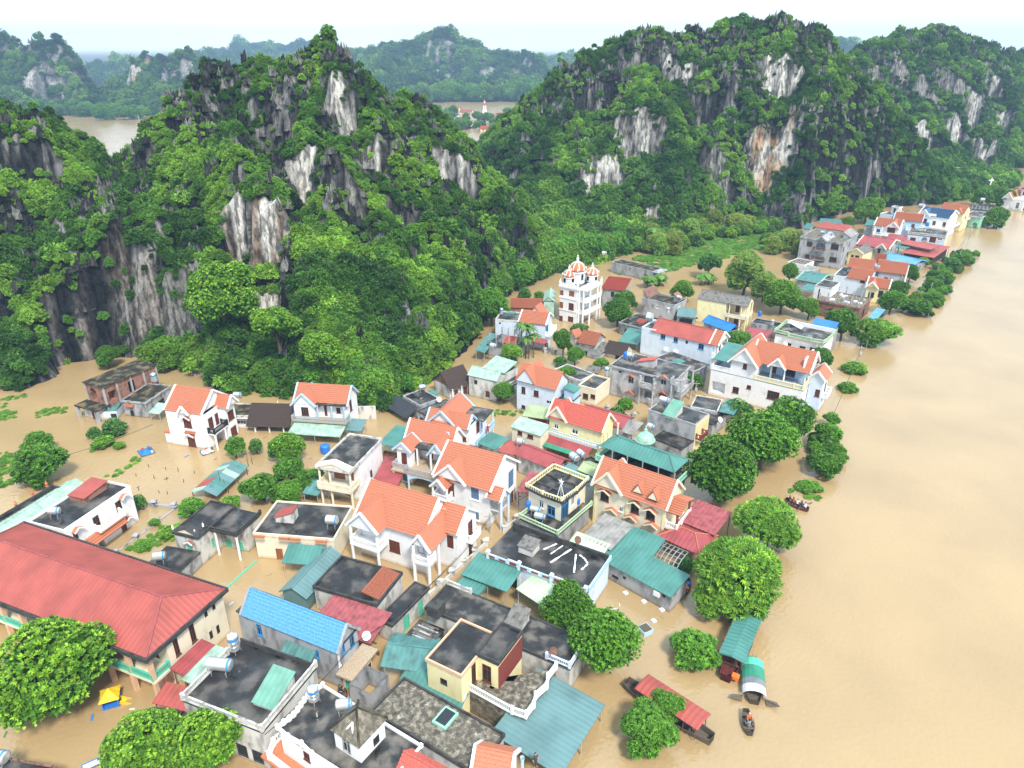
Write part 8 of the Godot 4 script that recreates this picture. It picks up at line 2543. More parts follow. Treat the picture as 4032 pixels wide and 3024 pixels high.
	tree("leafy_tree", "bright big leaved tree cut by the bottom edge before the red ribbed sheet roof", -33.1, -44.2, "bright", 3.75, 6.22, 0, 0, 0.9)
	tree("leafy_tree", "lime tipped tree right of the other at the bottom edge by the white balustrade", -28.1, -44.7, "bright", 3.43, 5.72, 0, 0, 0.9)
	tree("longan_tree", "round dark crown, larger of two touching trees beside the mint canopy", 9.82, -56, "longan", 4.05, 7.42, 0, 0, 1)
	tree("longan_tree", "lighter smaller crown touching the round dark tree, over the mint canopy edge", 6.58, -61.6, "longan", 3.36, 5.6, 0, 0, 0.9)
	tree("feathery_tree", "broad feathery light green tree above the teal roofed boat", 26.8, -65.6, "feather", 5.21, 8.55, 0, 0, 1)
	tree("feathery_tree", "feathery lobe of crown low over the teal boat stern", 23.6, -64.2, "feather", 2.55, 4.31, 0, 0, 0.9)
	tree("feathery_tree", "darker feathery tree leaning over the river beside the maroon sheet roofs", 33.7, -76.4, "feather", 4.49, 7.24, 0, 0, 0.9)
	tree("longan_tree", "round tree between the mint green hall and the river", 30.6, -88.1, "longan", 5.53, 9.26, 0, 0, 1)
	tree("longan_tree", "largest round tree below the big white riverside villa", 39.2, -96.5, "longan", 5.79, 9.62, 0, 0, 0.95)
	tree("mango_tree", "loose tree at the water edge touching the riverside villa terrace", 46, -104.5, "mango", 4.78, 8.54, 0, 0, 1)
	tree("shrub_tree", "small grey green tree beside the black roof with white gutter", 40.3, -113.3, "sparse", 2.77, 4.18, 0, 0, 0.8)
	tree("round_tree", "clipped looking round dark tree below the wide green awning", -36.1, -98.9, "longan", 3.27, 4.84, 0, 0, 0.85)
	tree("mango_tree", "middle tree of the clump beside the cream balcony house", -33.9, -92.2, "mango", 2.66, 4.48, 0, 0, 0.9)
	tree("mango_tree", "leftmost tree of the clump beside the cream balcony house", -36.5, -87.7, "mango", 3.05, 4.32, 0, 0, 0.8)
	tree("mango_tree", "small tree of the clump nearest the cream balcony house", -30.5, -90.3, "mango", 2.34, 3.57, 0, 0, 0.8)
	tree("mango_tree", "low tree in front of the clump beside the cream balcony house", -32.9, -87.5, "mango", 2.44, 3.22, 0, 0, 0.7)
	tree("mango_tree", "lone drowned tree standing in open flood at the left edge", -72.6, -93.5, "mango", 4.27, 6.05, 0, 0, 0.9)
	tree("mango_tree", "thin upper crown behind the lone drowned tree at the left", -77.9, -101.5, "sparse", 2.53, 3.84, 0, 0, 0.8)
	tree("flooded_bush", "dark drowned bush, biggest of the cluster below the brick shell", -69, -108.1, "bush", 2.4, 2.73, 0, 0, 0.8)
	tree("flooded_bush", "small drowned bush at the left of the cluster below the brick shell", -71.5, -106.6, "bush", 1.35, 2.05, 0, 0, 0.9)
	tree("flooded_bush", "drowned bush at the front of the cluster below the brick shell", -68.6, -103.7, "bush", 1.86, 1.94, 0, 0, 0.7)
	tree("flooded_bush", "pale grassy bush at the right of the cluster below the brick shell", -65.6, -103.3, "bush", 1.08, 1.12, 0, 0, 0.6)
	tree("young_tree", "yellowish young tree in the yard below the black railed balcony", -45, -100.2, "sparse", 1.88, 3.76, 0, 0, 1.1)
	tree("young_tree", "small dark tree near the round dark clipped tree", -42.1, -101.4, "bush", 1.36, 2.66, 0, 0, 1)
	tree("round_bush", "round bush beside the right wall of the flat roofed white house", -54, -85.8, "bush", 1.27, 2.21, 0, 0, 1)
	tree("flooded_bush", "wide bush left of the twin black roofs", -46, -84.9, "bush", 1.99, 2.22, 0, 0, 0.7)
	tree("flooded_bush", "bush behind the twin black roofs", -40.9, -85.8, "bush", 1.61, 1.97, 0, 0, 0.7)
	tree("flooded_bush", "small bush on the drowned yard wall above the school", -50, -81.8, "bush", 0.84, 1.06, 0, 0, 0.7)
	tree("flooded_bush", "weedy bush on the bank left of the painted pediment", -46.9, -79.5, "bush", 1.52, 1.37, 0, 0, 0.6)
	tree("flooded_bush", "grassy tuft on the bank close to the school roof", -49.4, -77, "bush", 1.3, 0.86, 0, 0, 0.45)
	tree("flooded_bush", "low bush behind the black roof with a teal awning", -34.7, -80.1, "bush", 0.89, 1.51, 0, 0, 0.8)
	tree("twiggy_bush", "round twiggy bush alone in the river near the teal boat", 19.7, -57.5, "bush", 2.7, 3.33, 0, 0, 0.75)
	tree("mango_tree", "drowned tree over the middle of the red roofed boat", 15.2, -49.8, "mango", 1.8, 3.12, 0, 0, 0.9)
	tree("mango_tree", "larger drowned tree in front of the red roofed boat", 12.7, -47, "mango", 2.89, 4, 0, 0, 0.8)
	tree("flooded_bush", "bright bush beside the arched trellis", 21.9, -71.8, "bush", 1.4, 2.23, 0, 0, 0.8)
	tree("round_tree", "round tree before the dirty white house with mint roofs", -1.48, -120, "longan", 2.32, 4.16, 0, 0, 0.95)
	tree("longan_tree", "tall dark tree in the flooded yard before the sunken red brown shed", 11.1, -142.8, "mango", 2.15, 6.33, 0, 0, 1.6)
	tree("longan_tree", "shorter tree beside the tall dark tree in the flooded yard", 13.3, -137.9, "mango", 2.03, 4.2, 0, 0, 1.1)
	tree("flooded_bush", "pale low bush under the tall dark tree in the flooded yard", 10.3, -137.7, "bush", 1.76, 2.07, 0, 0, 0.7)
	tree("mango_tree", "feathery tree behind the mint roofed house", -0.39, -138, "feather", 2.59, 4.6, 0, 0, 0.95)
	tree("mango_tree", "round tree hidden behind the orange L shaped roof", 10.6, -127.7, "longan", 2.25, 3.84, 0, 0, 0.9)
	tree("thin_tree", "thin flat topped tree beside the tilted black sheet", 18.7, -136.3, "sparse", 1.9, 2.27, 0, 0, 0.6)
	tree("flooded_bush", "dark bush in the water before the grey arched villa", 21, -117.9, "bush", 1.46, 2.15, 0, 0, 0.9)
	tree("thin_tree", "tall thin tree at the gable of the cream yellow villa", 18.5, -110.6, "sparse", 1.73, 4.23, 0, 0, 1.3)
	tree("thin_tree", "tree beside the red awning of the cream yellow villa", 12.2, -102.1, "mango", 1.71, 3.28, 0, 0, 1)
	tree("flooded_bush", "tree at the right end of the grey arched villa", 35.8, -125.8, "mango", 1.77, 3.39, 0, 0, 1)
	tree("longan_tree", "round tree behind the old grey walled building", 45, -179.8, "longan", 3.37, 5.92, 0, 0, 0.95)
	tree("longan_tree", "biggest round tree of the village, behind the white roof terrace", 67.9, -170.6, "longan", 5.2, 8.53, 0, 0, 0.9)
	tree("dark_tree", "dark tree at the right of the biggest round tree", 73.5, -166.9, "longan", 2.82, 5.24, 0, 0, 1)
	tree("bamboo_clump", "broad yellow green bamboo clump behind the pale yellow house", 62.9, -185.8, "bamboo", 6, 10.7, 0, 0, 1)
	tree("bamboo_clump", "lower bamboo clump leaning over the pale yellow verandas", 66.2, -179.8, "bamboo", 4.11, 7.53, 0, 0, 1)
	tree("dark_tree", "narrow dark tree between bamboo and the bare grey block", 79.3, -196.7, "longan", 2.45, 5.88, 0, 0, 1.3)
	tree("mango_tree", "tree squeezed between the long pale blue house and the orange riverside roof", 50, -146.5, "mango", 2.92, 4.38, 0, 0, 0.8)
	tree("riverside_tree", "tall dark tree at the end of the bright blue lean to", 75.4, -152, "mango", 3.9, 7.67, 0, 0, 1.1)
	tree("riverside_tree", "wide drooping tree over the river beyond the bright blue lean to", 82.4, -149.8, "feather", 4.8, 5.62, 0, 0, 0.75)
	tree("riverside_tree", "dark tree at the river end of the big white villa", 64.1, -135, "mango", 2.27, 5.06, 0, 0, 1.2)
	tree("flooded_bush", "drowned bush around the pole, upper of two in the open river", 71.2, -134.8, "bush", 2.78, 2.05, 0, 0, 0.55)
	tree("flooded_bush", "drowned bush with an orange marker, lower of two in the open river", 65.7, -125.6, "bush", 1.9, 1.77, 0, 0, 0.65)
	tree("riverside_tree", "bright small crown at the top of the drowned bank by the round trees", 56.4, -110.9, "bush", 1.55, 2.71, 0, 0, 0.9)
	tree("riverside_tree", "greyish drowned tree beside a leaning white post", 52.3, -103.6, "sparse", 2.47, 4.35, 0, 0, 1)
	tree("riverside_tree", "low green scrub at the foot of the leaning white post", 50.7, -101.6, "bush", 2.14, 2.02, 0, 0, 0.6)
	tree("riverside_tree", "drowned tree near the rowing boat, upper one", 48.7, -94.8, "mango", 2.74, 3.68, 0, 0, 0.8)
	tree("flooded_bush", "spreading half sunk branches next to the rowing boat", 45, -90.9, "bush", 1.96, 1.15, 0, 0, 0.4)
	tree("pine_like_tree", "layered pine like tree standing in the flooded marsh", 57.6, -202.3, "sparse", 3.51, 8, 0, 0, 1.2)
	tree("longan_tree", "bright rounded tree below the domed villa", 25.3, -161, "longan", 3.65, 6.85, 0, 0, 1.05)
	tree("longan_tree", "tree behind the bright rounded tree below the domed villa", 28.9, -172.3, "mango", 3.13, 5.52, 0, 0, 0.95)
	tree("round_bush", "round dark bush behind the red tiled long roof", 3.34, -182, "bush", 2.1, 3.2, 0, 0, 0.9)
	tree("thin_tree", "pale thin bush left of the mint barrel roofed shed", 7.24, -180.4, "sparse", 1.72, 2.87, 0, 0, 0.9)
	tree("thin_tree", "small drowned tree before the door of the domed villa", 15.7, -154.9, "sparse", 2.15, 3.24, 0, 0, 0.8)
	tree("longan_tree", "large drooping tree at the forest edge left of the red tiled long roof", -4.87, -161.6, "longan", 4.65, 9.26, 0, 0, 1.1)
	tree("longan_tree", "bright rounded tree under the cliff above the bare grey block", 126.8, -286, "bright", 5.9, 9.44, 0, 0, 0.9)
	tree("longan_tree", "bright rounded tree right behind the round window house", 137, -276.1, "bright", 5.71, 9.28, 0, 0, 0.9)
	tree("dark_tree", "dark small tree beside the far dark slab roofs", 125.6, -265.9, "longan", 2.55, 4.76, 0, 0, 1)
	tree("round_tree", "round dark tree beside the stained orange roof porch", 114.1, -197.8, "longan", 2.52, 5.15, 0, 0, 1.1)
	tree("round_tree", "round dark tree below the round dark one by the yellow gables", 103.7, -183.7, "longan", 2.73, 4.6, 0, 0, 0.9)
	tree("round_tree", "bright round tree at the blue sheet roof by the river", 95.8, -171.3, "longan", 3.63, 5.68, 0, 0, 0.95)
	tree("flooded_bush", "small tree at the end of the blue metal gable roof", 127.2, -214.9, "bush", 2, 2.92, 0, 0, 0.8)
	tree("river_row_tree", "bushy tree, nearest of the row drowned along the flooded river road", 102.6, -169.7, "mango", 3.61, 4.17, 0, 0, 0.75, "trees drowned along the river road")
	tree("river_row_tree", "grey green bush, second of the row along the flooded river road", 111.3, -178.7, "sparse", 2.8, 3.2, 0, 0, 0.75, "trees drowned along the river road")
	tree("river_row_tree", "third of the row of drowned trees along the river road", 116.6, -189.9, "mango", 2.95, 3.5, 0, 0, 0.75, "trees drowned along the river road")
	tree("river_row_tree", "fourth of the row of drowned trees along the river road", 124.3, -198.9, "mango", 2.94, 3.49, 0, 0, 0.75, "trees drowned along the river road")
	tree("river_row_tree", "fifth of the row of drowned trees along the river road", 133.3, -210.2, "bush", 3.23, 3.7, 0, 0, 0.75, "trees drowned along the river road")
	tree("river_row_tree", "farthest of the row of drowned trees along the river road", 141, -217, "sparse", 3.18, 3.51, 0, 0, 0.7, "trees drowned along the river road")
	tree("dark_tree", "big dark tree over the water at the far end of the row", 182.6, -269.2, "longan", 4.72, 7.48, 0, 0, 1)
	tree("flooded_bush", "drowned bushes below the church at the right edge", 212.8, -302.5, "bush", 3.9, 3.42, 0, 0, 0.6)
	tree("dark_tree", "round bush on the far river bank at the right edge", 294.5, -423.9, "longan", 4.26, 6.24, 0, 0, 0.9)
	tree("slope_tree", "big lime green tree standing out on the slope above the wide green awning", -57.3, -134, "bright", 6.59, 22.1, 14.1, 0, 1.0)
	tree("slope_tree", "bright tree on the slope right of the lime green one", -44.7, -127, "bright", 4.42, 16.1, 10.5, 0, 0.9)
	tree("slope_tree", "pale tree above the dark tiled hut on the slope", -35.3, -123, "bright", 3.91, 12.5, 7.35, 0, 0.9)
	tree("dark_tree", "dark round tree at the cliff foot behind the brick shell", -84.5, -136.8, "longan", 2.54, 4.74, 0, 0, 1)
	palm("areca_palm", "left areca palm behind the mint roofed house", 2.01, -142.4, 7.5, 2.4, 0.35, 0.7, 3)
	palm("areca_palm", "right areca palm behind the mint roofed house", 3.61, -141.6, 7.0, 2.4, 0.35, 0.7, 3)
	palm("banana_plant", "banana clump in the marsh beside the pine like tree", 55, -195.8, 3.2, 2.8, 0.9, 0.55, 4)
	palm("banana_plant", "banana clump left of the old grey walled building", 38.1, -192.7, 3.2, 2.8, 0.9, 0.55, 4)
	palm("banana_plant", "second banana clump beside the old grey walled building", 41.9, -194.4, 3.2, 2.8, 0.9, 0.55, 4)
	palm("banana_plant", "lone fan palm at the cliff foot by the marsh", 47.5, -238.3, 6.5, 2.8, 0.9, 0.55, 2)
	tree("dark_tree", "wooded knoll tree under the white cross, left one", 201.4, -309.3, "mango", 4.76, 8.12, 0, 0, 1)
	tree("dark_tree", "wooded knoll tree under the white cross, right one", 208.4, -308.3, "mango", 5.14, 8.28, 0, 0, 1)
	tree("dark_tree", "wooded knoll tree right below the white cross", 212.3, -320.3, "longan", 4.51, 7.05, 0, 0, 0.9)
	boat("long_boat", "long weathered boat with a red sheet roof beside the drowned trees", 15.5, -50.6, -43.3, 9.92, 2.3, "oldwood", "redroof")
	boat("passenger_boat", "red hulled boat with a full length teal roof and orange life jackets", 25.2, -59.1, 58.7, 10.7, 2.5, "hull", "tealroof")
	boat("covered_sampan", "sampan with arched grey and teal covers and a small red flag at the right", 25.3, -54.5, -104.1, 5.95, 2.2, "oldwood", "covered")
	boat("row_boat", "small flat rowing boat with a person in orange at the bottom right", 23.2, -49.3, -97.4, 2.69, 1.3, "oldwood", "open")
	person("person in an orange life jacket and pale cap sitting in the small flat boat", Vector3(23.3, 0.35, -49.5), 20, "sit", Color(0.80, 0.16, 0.02), Color(0.10, 0.10, 0.12), Color(0.5, 0.55, 0.6))
	person("person in a grey shirt rowing at the end of the small flat boat", Vector3(23.1, 0.35, -48.7), 200, "sit", Color(0.20, 0.21, 0.22), Color(0.05, 0.05, 0.06), Color(0.015, 0.012, 0.01))
	boat("row_boat", "dark red boat loaded with blue and orange bundles beside the teal roof corner", 21.4, -68.8, 65.8, 2.76, 1.3, "hull", "loaded")
	boat("row_boat", "dark red rowing boat carrying five people off the trees", 41.5, -86.4, -47.7, 3.48, 1.4, "hull", "oars")
	person("person in black at the bow of the dark red rowing boat", Vector3(40.7, 0.3, -87.3), 42.3, "sit", Color(0.03, 0.03, 0.035), Color(0.05, 0.06, 0.09), Color(0.015, 0.012, 0.01))
	person("person in a red shirt, second in the dark red rowing boat", Vector3(41.1, 0.3, -86.9), 42.3, "sit", Color(0.45, 0.03, 0.04), Color(0.05, 0.06, 0.09), Color(0.015, 0.012, 0.01))
	person("person in a white shirt in the middle of the dark red rowing boat", Vector3(41.5, 0.3, -86.4), 42.3, "sit", Color(0.7, 0.7, 0.7), Color(0.05, 0.06, 0.09), Color(0.015, 0.012, 0.01))

func quarter_7() -> void:
	person("person in navy rowing with two oars in the dark red boat", Vector3(42, 0.3, -85.9), -137.7, "sit", Color(0.03, 0.05, 0.10), Color(0.05, 0.06, 0.09), Color(0.015, 0.012, 0.01))
	person("person in white at the stern of the dark red rowing boat", Vector3(42.4, 0.3, -85.5), -137.7, "sit", Color(0.72, 0.74, 0.76), Color(0.05, 0.06, 0.09), Color(0.015, 0.012, 0.01))
	boat("covered_sampan", "boat under a blue tarpaulin moored below the riverside villa rail", 53.9, -115.5, -98.9, 4.53, 1.9, "oldwood", "tarp")
	boat("covered_sampan", "far sampan with a small blue roof by the flooded river road", 145.5, -229.5, 0, 2.61, 1.6, "hull", "tarp")
	boat("row_boat", "old round hull stranded under the big dark tree at the far end", 180.5, -266.8, 0, 3.45, 1.8, "oldwood", "open")
	boat("row_boat", "dark boat in the lane beside the roofless shed", -17.4, -52.7, 35.1, 0.84, 1.2, "hull", "open")
	person("person in dark clothes on the boat beside the roofless shed", Vector3(-17.7, 0.35, -52.9), 60, "sit", Color(0.03, 0.035, 0.05), Color(0.05, 0.05, 0.06), Color(0.015, 0.012, 0.01))
	person("person in black standing on the tiled terrace of the blue roofed house", Vector3(-17.7, 2.6, -54.9), -20, "stand", Color(0.02, 0.02, 0.025), Color(0.02, 0.02, 0.025), Color(0.015, 0.012, 0.01))
	person("child in a pink dress standing on the tiled terrace of the blue roofed house", Vector3(-17.4, 2.6, -55.4), 40, "stand", Color(0.62, 0.25, 0.32), Color(0.40, 0.12, 0.20), Color(0.015, 0.012, 0.01))
	person("person bare chested on the flat grey roof of the low cream fronted house", Vector3(14.7, 3.45, -120.1), -30, "stand", Color(0.42, 0.24, 0.16), Color(0.06, 0.06, 0.08), Color(0.015, 0.012, 0.01))
	person("person in a red top standing on the dark teal canopy", Vector3(-3.97, 3.35, -102), 10, "stand", Color(0.45, 0.03, 0.04), Color(0.30, 0.03, 0.04), Color(0.015, 0.012, 0.01))
	person("person in a dark shirt at the bottom edge on the grey teal roof", Vector3(2.06, 2.5, -42.8), 30, "stand", Color(0.05, 0.055, 0.06), Color(0.06, 0.06, 0.07), Color(0.015, 0.012, 0.01))
	pole("concrete power pole in the lane beside the big white villa", -3.04, -80.1, 3.16, 0, true, "cementlight", 0.13)
	pole("concrete power pole before the grey arched villa", 35.2, -122.9, 3.23, 0, true, "cementlight", 0.13)
	pole("lamp pole standing in the river by the drowned bush", 73.3, -138.3, 4.33, 0, true, "cementlight", 0.13)
	pole("leaning white concrete post among the drowned riverside trees", 52.2, -104.2, 2.12, 0, false, "cementlight", 0.13)
	pole("thin pole beside the wide drooping river tree", 78.6, -146.2, 2.66, 0, false, "zinc", 0.06)
	pole("street pole in the flood by the nearest river row tree", 114.4, -186.7, 3.36, 0, false, "cementlight", 0.13)
	pole("street pole in the flood by the fourth river row tree", 126.3, -205, 2.79, 0, false, "cementlight", 0.13)
	pole("tall street pole in the open flood by the far sampan", 144.5, -225.2, 5.78, 0, false, "cementlight", 0.13)
	pole("street pole before the navy roofed house", 162.7, -251.1, 4.94, 0, true, "cementlight", 0.13)
	pole("pole beside the church at the right edge", 205.3, -296.5, 3.73, 0, false, "cementlight", 0.13)
	pole("solar lamp post over the patchwork shelter, tallest one", -43.7, -90.2, 3.9, 0, false, "rustpipe", 0.06)
	pole("short rusty post at the corner of the patchwork shelter", -43, -89.9, 2.38, 0, false, "rustpipe", 0.06)
	pole("rusty post at the near end of the patchwork shelter", -44.4, -88.4, 2.15, 0, false, "rustpipe", 0.06)
	pole("white disc lamp post near the round dark clipped tree", -41.8, -98.2, 2.47, 0, false, "rustpipe", 0.06)
	pole("bare post left of the white disc lamp", -42.2, -97.5, 3.25, 0, false, "rustpipe", 0.06)
	wire("black cable from the lane pole to the pole before the grey arched villa", [Vector3(-3.04, 2.71, -80.1), Vector3(35.2, 2.78, -122.9)], 1.2)
	wire("black cable running down the lane past the big white villa", [Vector3(-3.04, 2.71, -80.1), Vector3(-9.95, 2.2, -66.8), Vector3(-16.5, 4, -55.9), Vector3(-22.2, 4.5, -44.5)], 0.5)
	wire("second black cable along the lane, a little above the first", [Vector3(-3.04, 2.41, -80.1), Vector3(-9.45, 2.7, -66.8), Vector3(-16, 4.4, -55.9)], 0.6)
	wire("thin cable over the open flood to the tilted white house", [Vector3(-60.8, 3, -106.1), Vector3(-72.6, 0.8, -99.4), Vector3(-75.5, 1, -93.9)], 0.3)
	wire("cable across the river mouth to the leaning white post", [Vector3(52.2, 1.67, -104.2), Vector3(73.3, 3.88, -138.3), Vector3(78.6, 2.21, -146.2)], 0.8)
	wire("cable along the flooded river road", [Vector3(114.4, 2.91, -186.7), Vector3(126.3, 2.34, -205), Vector3(144.5, 5.33, -225.2), Vector3(162.7, 4.49, -251.1)], 0.8)
	yard_wall("drowned grey yard wall with two square gate pillars above the twin black roofs", Vector2(-52.1, -86.3), Vector2(-49, -85.8), 0.5, "cement", 2)
	yard_wall("long low yard wall running down from the gate pillars to the school", Vector2(-48.9, -85.7), Vector2(-52.4, -75.4), 0.15, "cement", 4)
	yard_wall("low grey wall left of the gate pillars", Vector2(-53.8, -87.1), Vector2(-52.2, -86.4), 0.35, "cement", 0)
	yard_wall("white picket wall with posts along the lane beside the big white villa", Vector2(-3.51, -77.4), Vector2(-10.3, -67.1), 0.55, "dirtywhite", 6)
	yard_wall("white gate wall with lamp pillars below the curtained villa", Vector2(-0.98, -80.5), Vector2(0.73, -82.8), 0.6, "dirtywhite", 2)
	yard_wall("green railing just above the water in the open flood by the school", Vector2(-35.4, -68.6), Vector2(-33.3, -74.1), 0.12, "greenpaint", 0)
	yard_wall("red brown iron gate half under water in the lane", Vector2(-15.3, -58.7), Vector2(-14.6, -58.1), 0.6, "rustpipe", 0)
	yard_wall("red brown iron railing half under water by the lane", Vector2(-14.6, -60.7), Vector2(-13.1, -61.1), 0.5, "rustpipe", 0)
	yard_wall("stone posts of a drowned garden fence before the grey arched villa", Vector2(17.7, -117.9), Vector2(22.2, -114.9), 0.1, "cement", 3)
	yard_wall("white gateway wall under the blue windowed white house", Vector2(7.35, -145.4), Vector2(9.48, -144.6), 0.5, "dirtywhite", 3)
	float_block("float nearest the grey shed", 13.9, -68, 0.55, "bluewhite")
	float_block("second float from the grey shed", 15.9, -66.5, 0.55, "bluewhite")
	float_block("third float from the grey shed", 17.8, -65.1, 0.55, "bluewhite")
	float_block("float nearest the square planter", 16.5, -63.3, 0.55, "bluewhite")
	float_block("square blue planter box full of soil in the river", 15.2, -61.6, 1.3, "lightblue", true)
	dish("white dish on the low black slab before the dark tiled hut", Vector3(-13.2, 2.6, -114.8), "trim")
	dish("rusty round dish on the back parapet of the black sealed roof", Vector3(8.08, 4.6, -71.5), "rustpipe")
	dish("rusty round dish on the old black slab by the white balustrade", Vector3(4.16, 3.6, -54.4), "rustpipe")
	dish("white lamp dish over the lower black slab near the riverside trees", Vector3(35.4, 2.6, -107.1), "trim")
	dish("small white dish at the ridge of the big riverside villa", Vector3(51.5, 9.5, -124.6), "trim")
	dish("white dish at the corner of the tiled terrace", Vector3(-15.6, 2.8, -57.4), "trim")
	patch("water plants drifting at the left edge", [Vector3(-93, -115, 2.5), Vector3(-91.8, -114.6, 2.2), Vector3(-83.1, -99.5, 3), Vector3(-81.2, -98.8, 3), Vector3(-80.5, -99.5, 2), Vector3(-80.6, -96.5, 2.2), Vector3(-78.7, -93, 2), Vector3(-78.3, -93.7, 1.5), Vector3(-96, -119, 1.5)], 1)
	patch("mat of water plants below the brick shell", [Vector3(-86.4, -115.5, 1.6), Vector3(-85.2, -116.3, 2.2), Vector3(-83.9, -116.7, 1.8), Vector3(-94.5, -123.2, 1), Vector3(-96.1, -121.6, 1.4)], 2)
	patch("thin line of water plants above the flat roofed white house", [Vector3(-62.7, -94.6, 0.8), Vector3(-62.2, -95.3, 0.9), Vector3(-62.1, -96.5, 0.9), Vector3(-61.8, -97.5, 1), Vector3(-61.3, -98.4, 1.1), Vector3(-61.1, -99.5, 1), Vector3(-69.7, -102.1, 1)], 3)
	patch("weeds along the drowned yard wall", [Vector3(-49.8, -77.1, 1.6), Vector3(-49, -77.9, 1.4), Vector3(-47.9, -77.6, 1), Vector3(-48.1, -80, 1.8), Vector3(-47.5, -80.9, 1.5), Vector3(-46.2, -79.2, 1.2), Vector3(-47, -78.7, 1.2)], 4)
	patch("green marsh of water plants behind the domed villa", [Vector3(33.2, -207.5, 3), Vector3(39.4, -211, 5), Vector3(46.3, -214.1, 6), Vector3(54.9, -220.6, 7), Vector3(64.1, -227.9, 7), Vector3(73.3, -233.9, 7), Vector3(82.6, -241.5, 8), Vector3(89.5, -248.1, 8), Vector3(95.5, -253.7, 6), Vector3(43.7, -223.4, 5), Vector3(51.9, -227.4, 6), Vector3(62, -235.2, 6), Vector3(72.6, -242.8, 6), Vector3(83, -256.5, 7), Vector3(91.6, -262.4, 7), Vector3(75.2, -252.3, 7), Vector3(67.2, -246.8, 7), Vector3(100.7, -263.9, 5)], 5)
	patch("water plants at the river bend by the far hill", [Vector3(280.8, -443.1, 10), Vector3(288.5, -435.3, 8), Vector3(304.2, -447.1, 9)], 6)
	patch("floating branch mat in the lane beside the tall pale house", [Vector3(-1.76, -116.4, 1.6), Vector3(-0.63, -115.9, 1.4), Vector3(0.72, -116.4, 1.2), Vector3(-2.64, -115.4, 1)], 7)
	patch("leafy debris beside the rowing boat", [Vector3(43, -90.5, 1.6), Vector3(44.4, -91.7, 1.2), Vector3(44.9, -89.4, 1.5), Vector3(45.2, -88.5, 1)], 8)
	litter()
	thicket("low scrub along the marsh edge below the cliffs", [[46.2, -238.3, 9, 20, 0], [55.4, -244.8, 10, 30, 0], [66.2, -256.5, 10, 26, 0], [77.3, -260.2, 10, 26, 0], [86.9, -263.9, 10, 26, 0], [94.8, -267, 8, 18, 0], [95.7, -244.8, 9, 16, 0]], 12, "bush", 1.4, 2.8)
	thicket("wild shrubs and bamboo along the marsh below the cliffs", [[57.2, -253.7, 10, 6, 0], [67.6, -262.4, 10, 6, 0], [78.5, -264.7, 10, 6, 0], [48.2, -232.1, 6, 7, 0], [91.3, -232.1, 7, 5, 0], [92.7, -223.4, 6, 5, 0]], 3, "bamboo", 2.5, 4.5)
	thicket("green scrub filling the valley behind the domed villa", [[0.55, -202.7, 10, 18, 0], [7.76, -215.2, 12, 22, 0], [15.4, -223.4, 12, 22, 0], [22.9, -223.4, 12, 22, 0], [29.1, -226.2, 10, 14, 0], [34.8, -235.2, 10, 14, 0], [42, -241.5, 10, 12, 0], [-8.31, -185.1, 9, 16, 0], [-2.05, -189.2, 7, 10, 0], [17.6, -212.6, 8, 10, 0]], 4, "mango", 3.0, 5.5)
	thicket("dense trees behind the riverside row under the hill", [[113.4, -288.7, 9, 14, 0], [116.5, -278.3, 12, 22, 0], [129.1, -286.9, 12, 14, 0], [144.7, -305.7, 14, 20, 0], [161.3, -315.9, 14, 22, 0], [176.9, -326.8, 14, 22, 0], [186.2, -324.6, 14, 20, 0], [195.8, -326.8, 12, 18, 0], [206.4, -332.5, 8, 9, 0], [108.8, -262.4, 6, 8, 0]], 5, "mango", 3.5, 6.0)
	thicket("leafy forest edge behind the white houses on the left", [[-61.7, -124.3, 5, 8, 0], [-56.3, -124.3, 5, 9, 0], [-50.9, -124.3, 5, 9, 0], [-46.1, -123.3, 5, 9, 0], [-37.4, -124.3, 6, 11, 0], [-31.6, -122.3, 6, 12, 0], [-26.5, -118.3, 5, 9, 0], [-23, -124.3, 6, 11, 0], [-18.8, -126.4, 6, 11, 0], [-14.8, -133.1, 6, 10, 0], [-10.9, -145.5, 7, 12, 0], [-8.3, -157, 7, 12, 0], [-23.9, -113.7, 3, 4, 0], [-70.1, -135.4, 4, 6, 0], [-97.7, -124.3, 4, 5, 0], [-88.5, -123.9, 2, 2, 0]], 6, "mango", 2.2, 4.2)
	thicket("low drowned scrub along the river road row", [[109.4, -179.2, 4, 9, 0], [116.6, -188.4, 4, 9, 0], [123.9, -198.9, 4, 9, 0], [131.6, -208.5, 4, 9, 0], [140.6, -218.9, 4, 9, 0], [103.1, -172.9, 3, 6, 0], [148.2, -225.6, 3, 5, 0], [53.5, -104.5, 3, 6, 0], [50.2, -100, 3, 6, 0]], 14, "bush", 0.9, 1.7)
	white_cross(Vector3(220.1, 4.37, -335), 3.6)
	playground(-40.7, -51.8)
	leaning_sign(Vector3(-38.4, 1, -44.3))
	raft("raft of junk under a blue tarpaulin left of the tilted white house", -60.6, -101.9, 2.2, 2.6, "tarp")
	raft("heap of junk under a white and red cloth by the tilted white house", -50.5, -101.9, 2.0, 1.6, "tarpwhite")
	tank("round blue plastic tank floating below the wide green awning", -30.9, -0.4, -101.9, 0, false, "plasticblue", 0.8, 1.2)
	stake(-58.8, -94.6, 0.5)
	stake(-58.1, -97.3, 0.6)
	stake(-55.6, -93.8, 0.7)
	stake(-55, -96.5, 0.5)
	stake(-53.5, -93.5, 0.6)
	stake(-52.8, -96, 0.7)
	stake(-50, -95.4, 0.5)
	stake(-50.6, -92.8, 0.6)
	stake(-56.5, -90.6, 0.7)
	stake(-53.1, -89.9, 0.5)
	stake(-51.7, -89.6, 0.6)
	far_house("far yellow house with an orange roof at the left of the village across the lake", -64.7, -857.6, -14, 10.5, 3.4, "yellow", "tile")
	far_house("far long orange roof beside the yellow one across the lake", -49.2, -821.8, -14, 13.1, 2.01, "white", "tile")
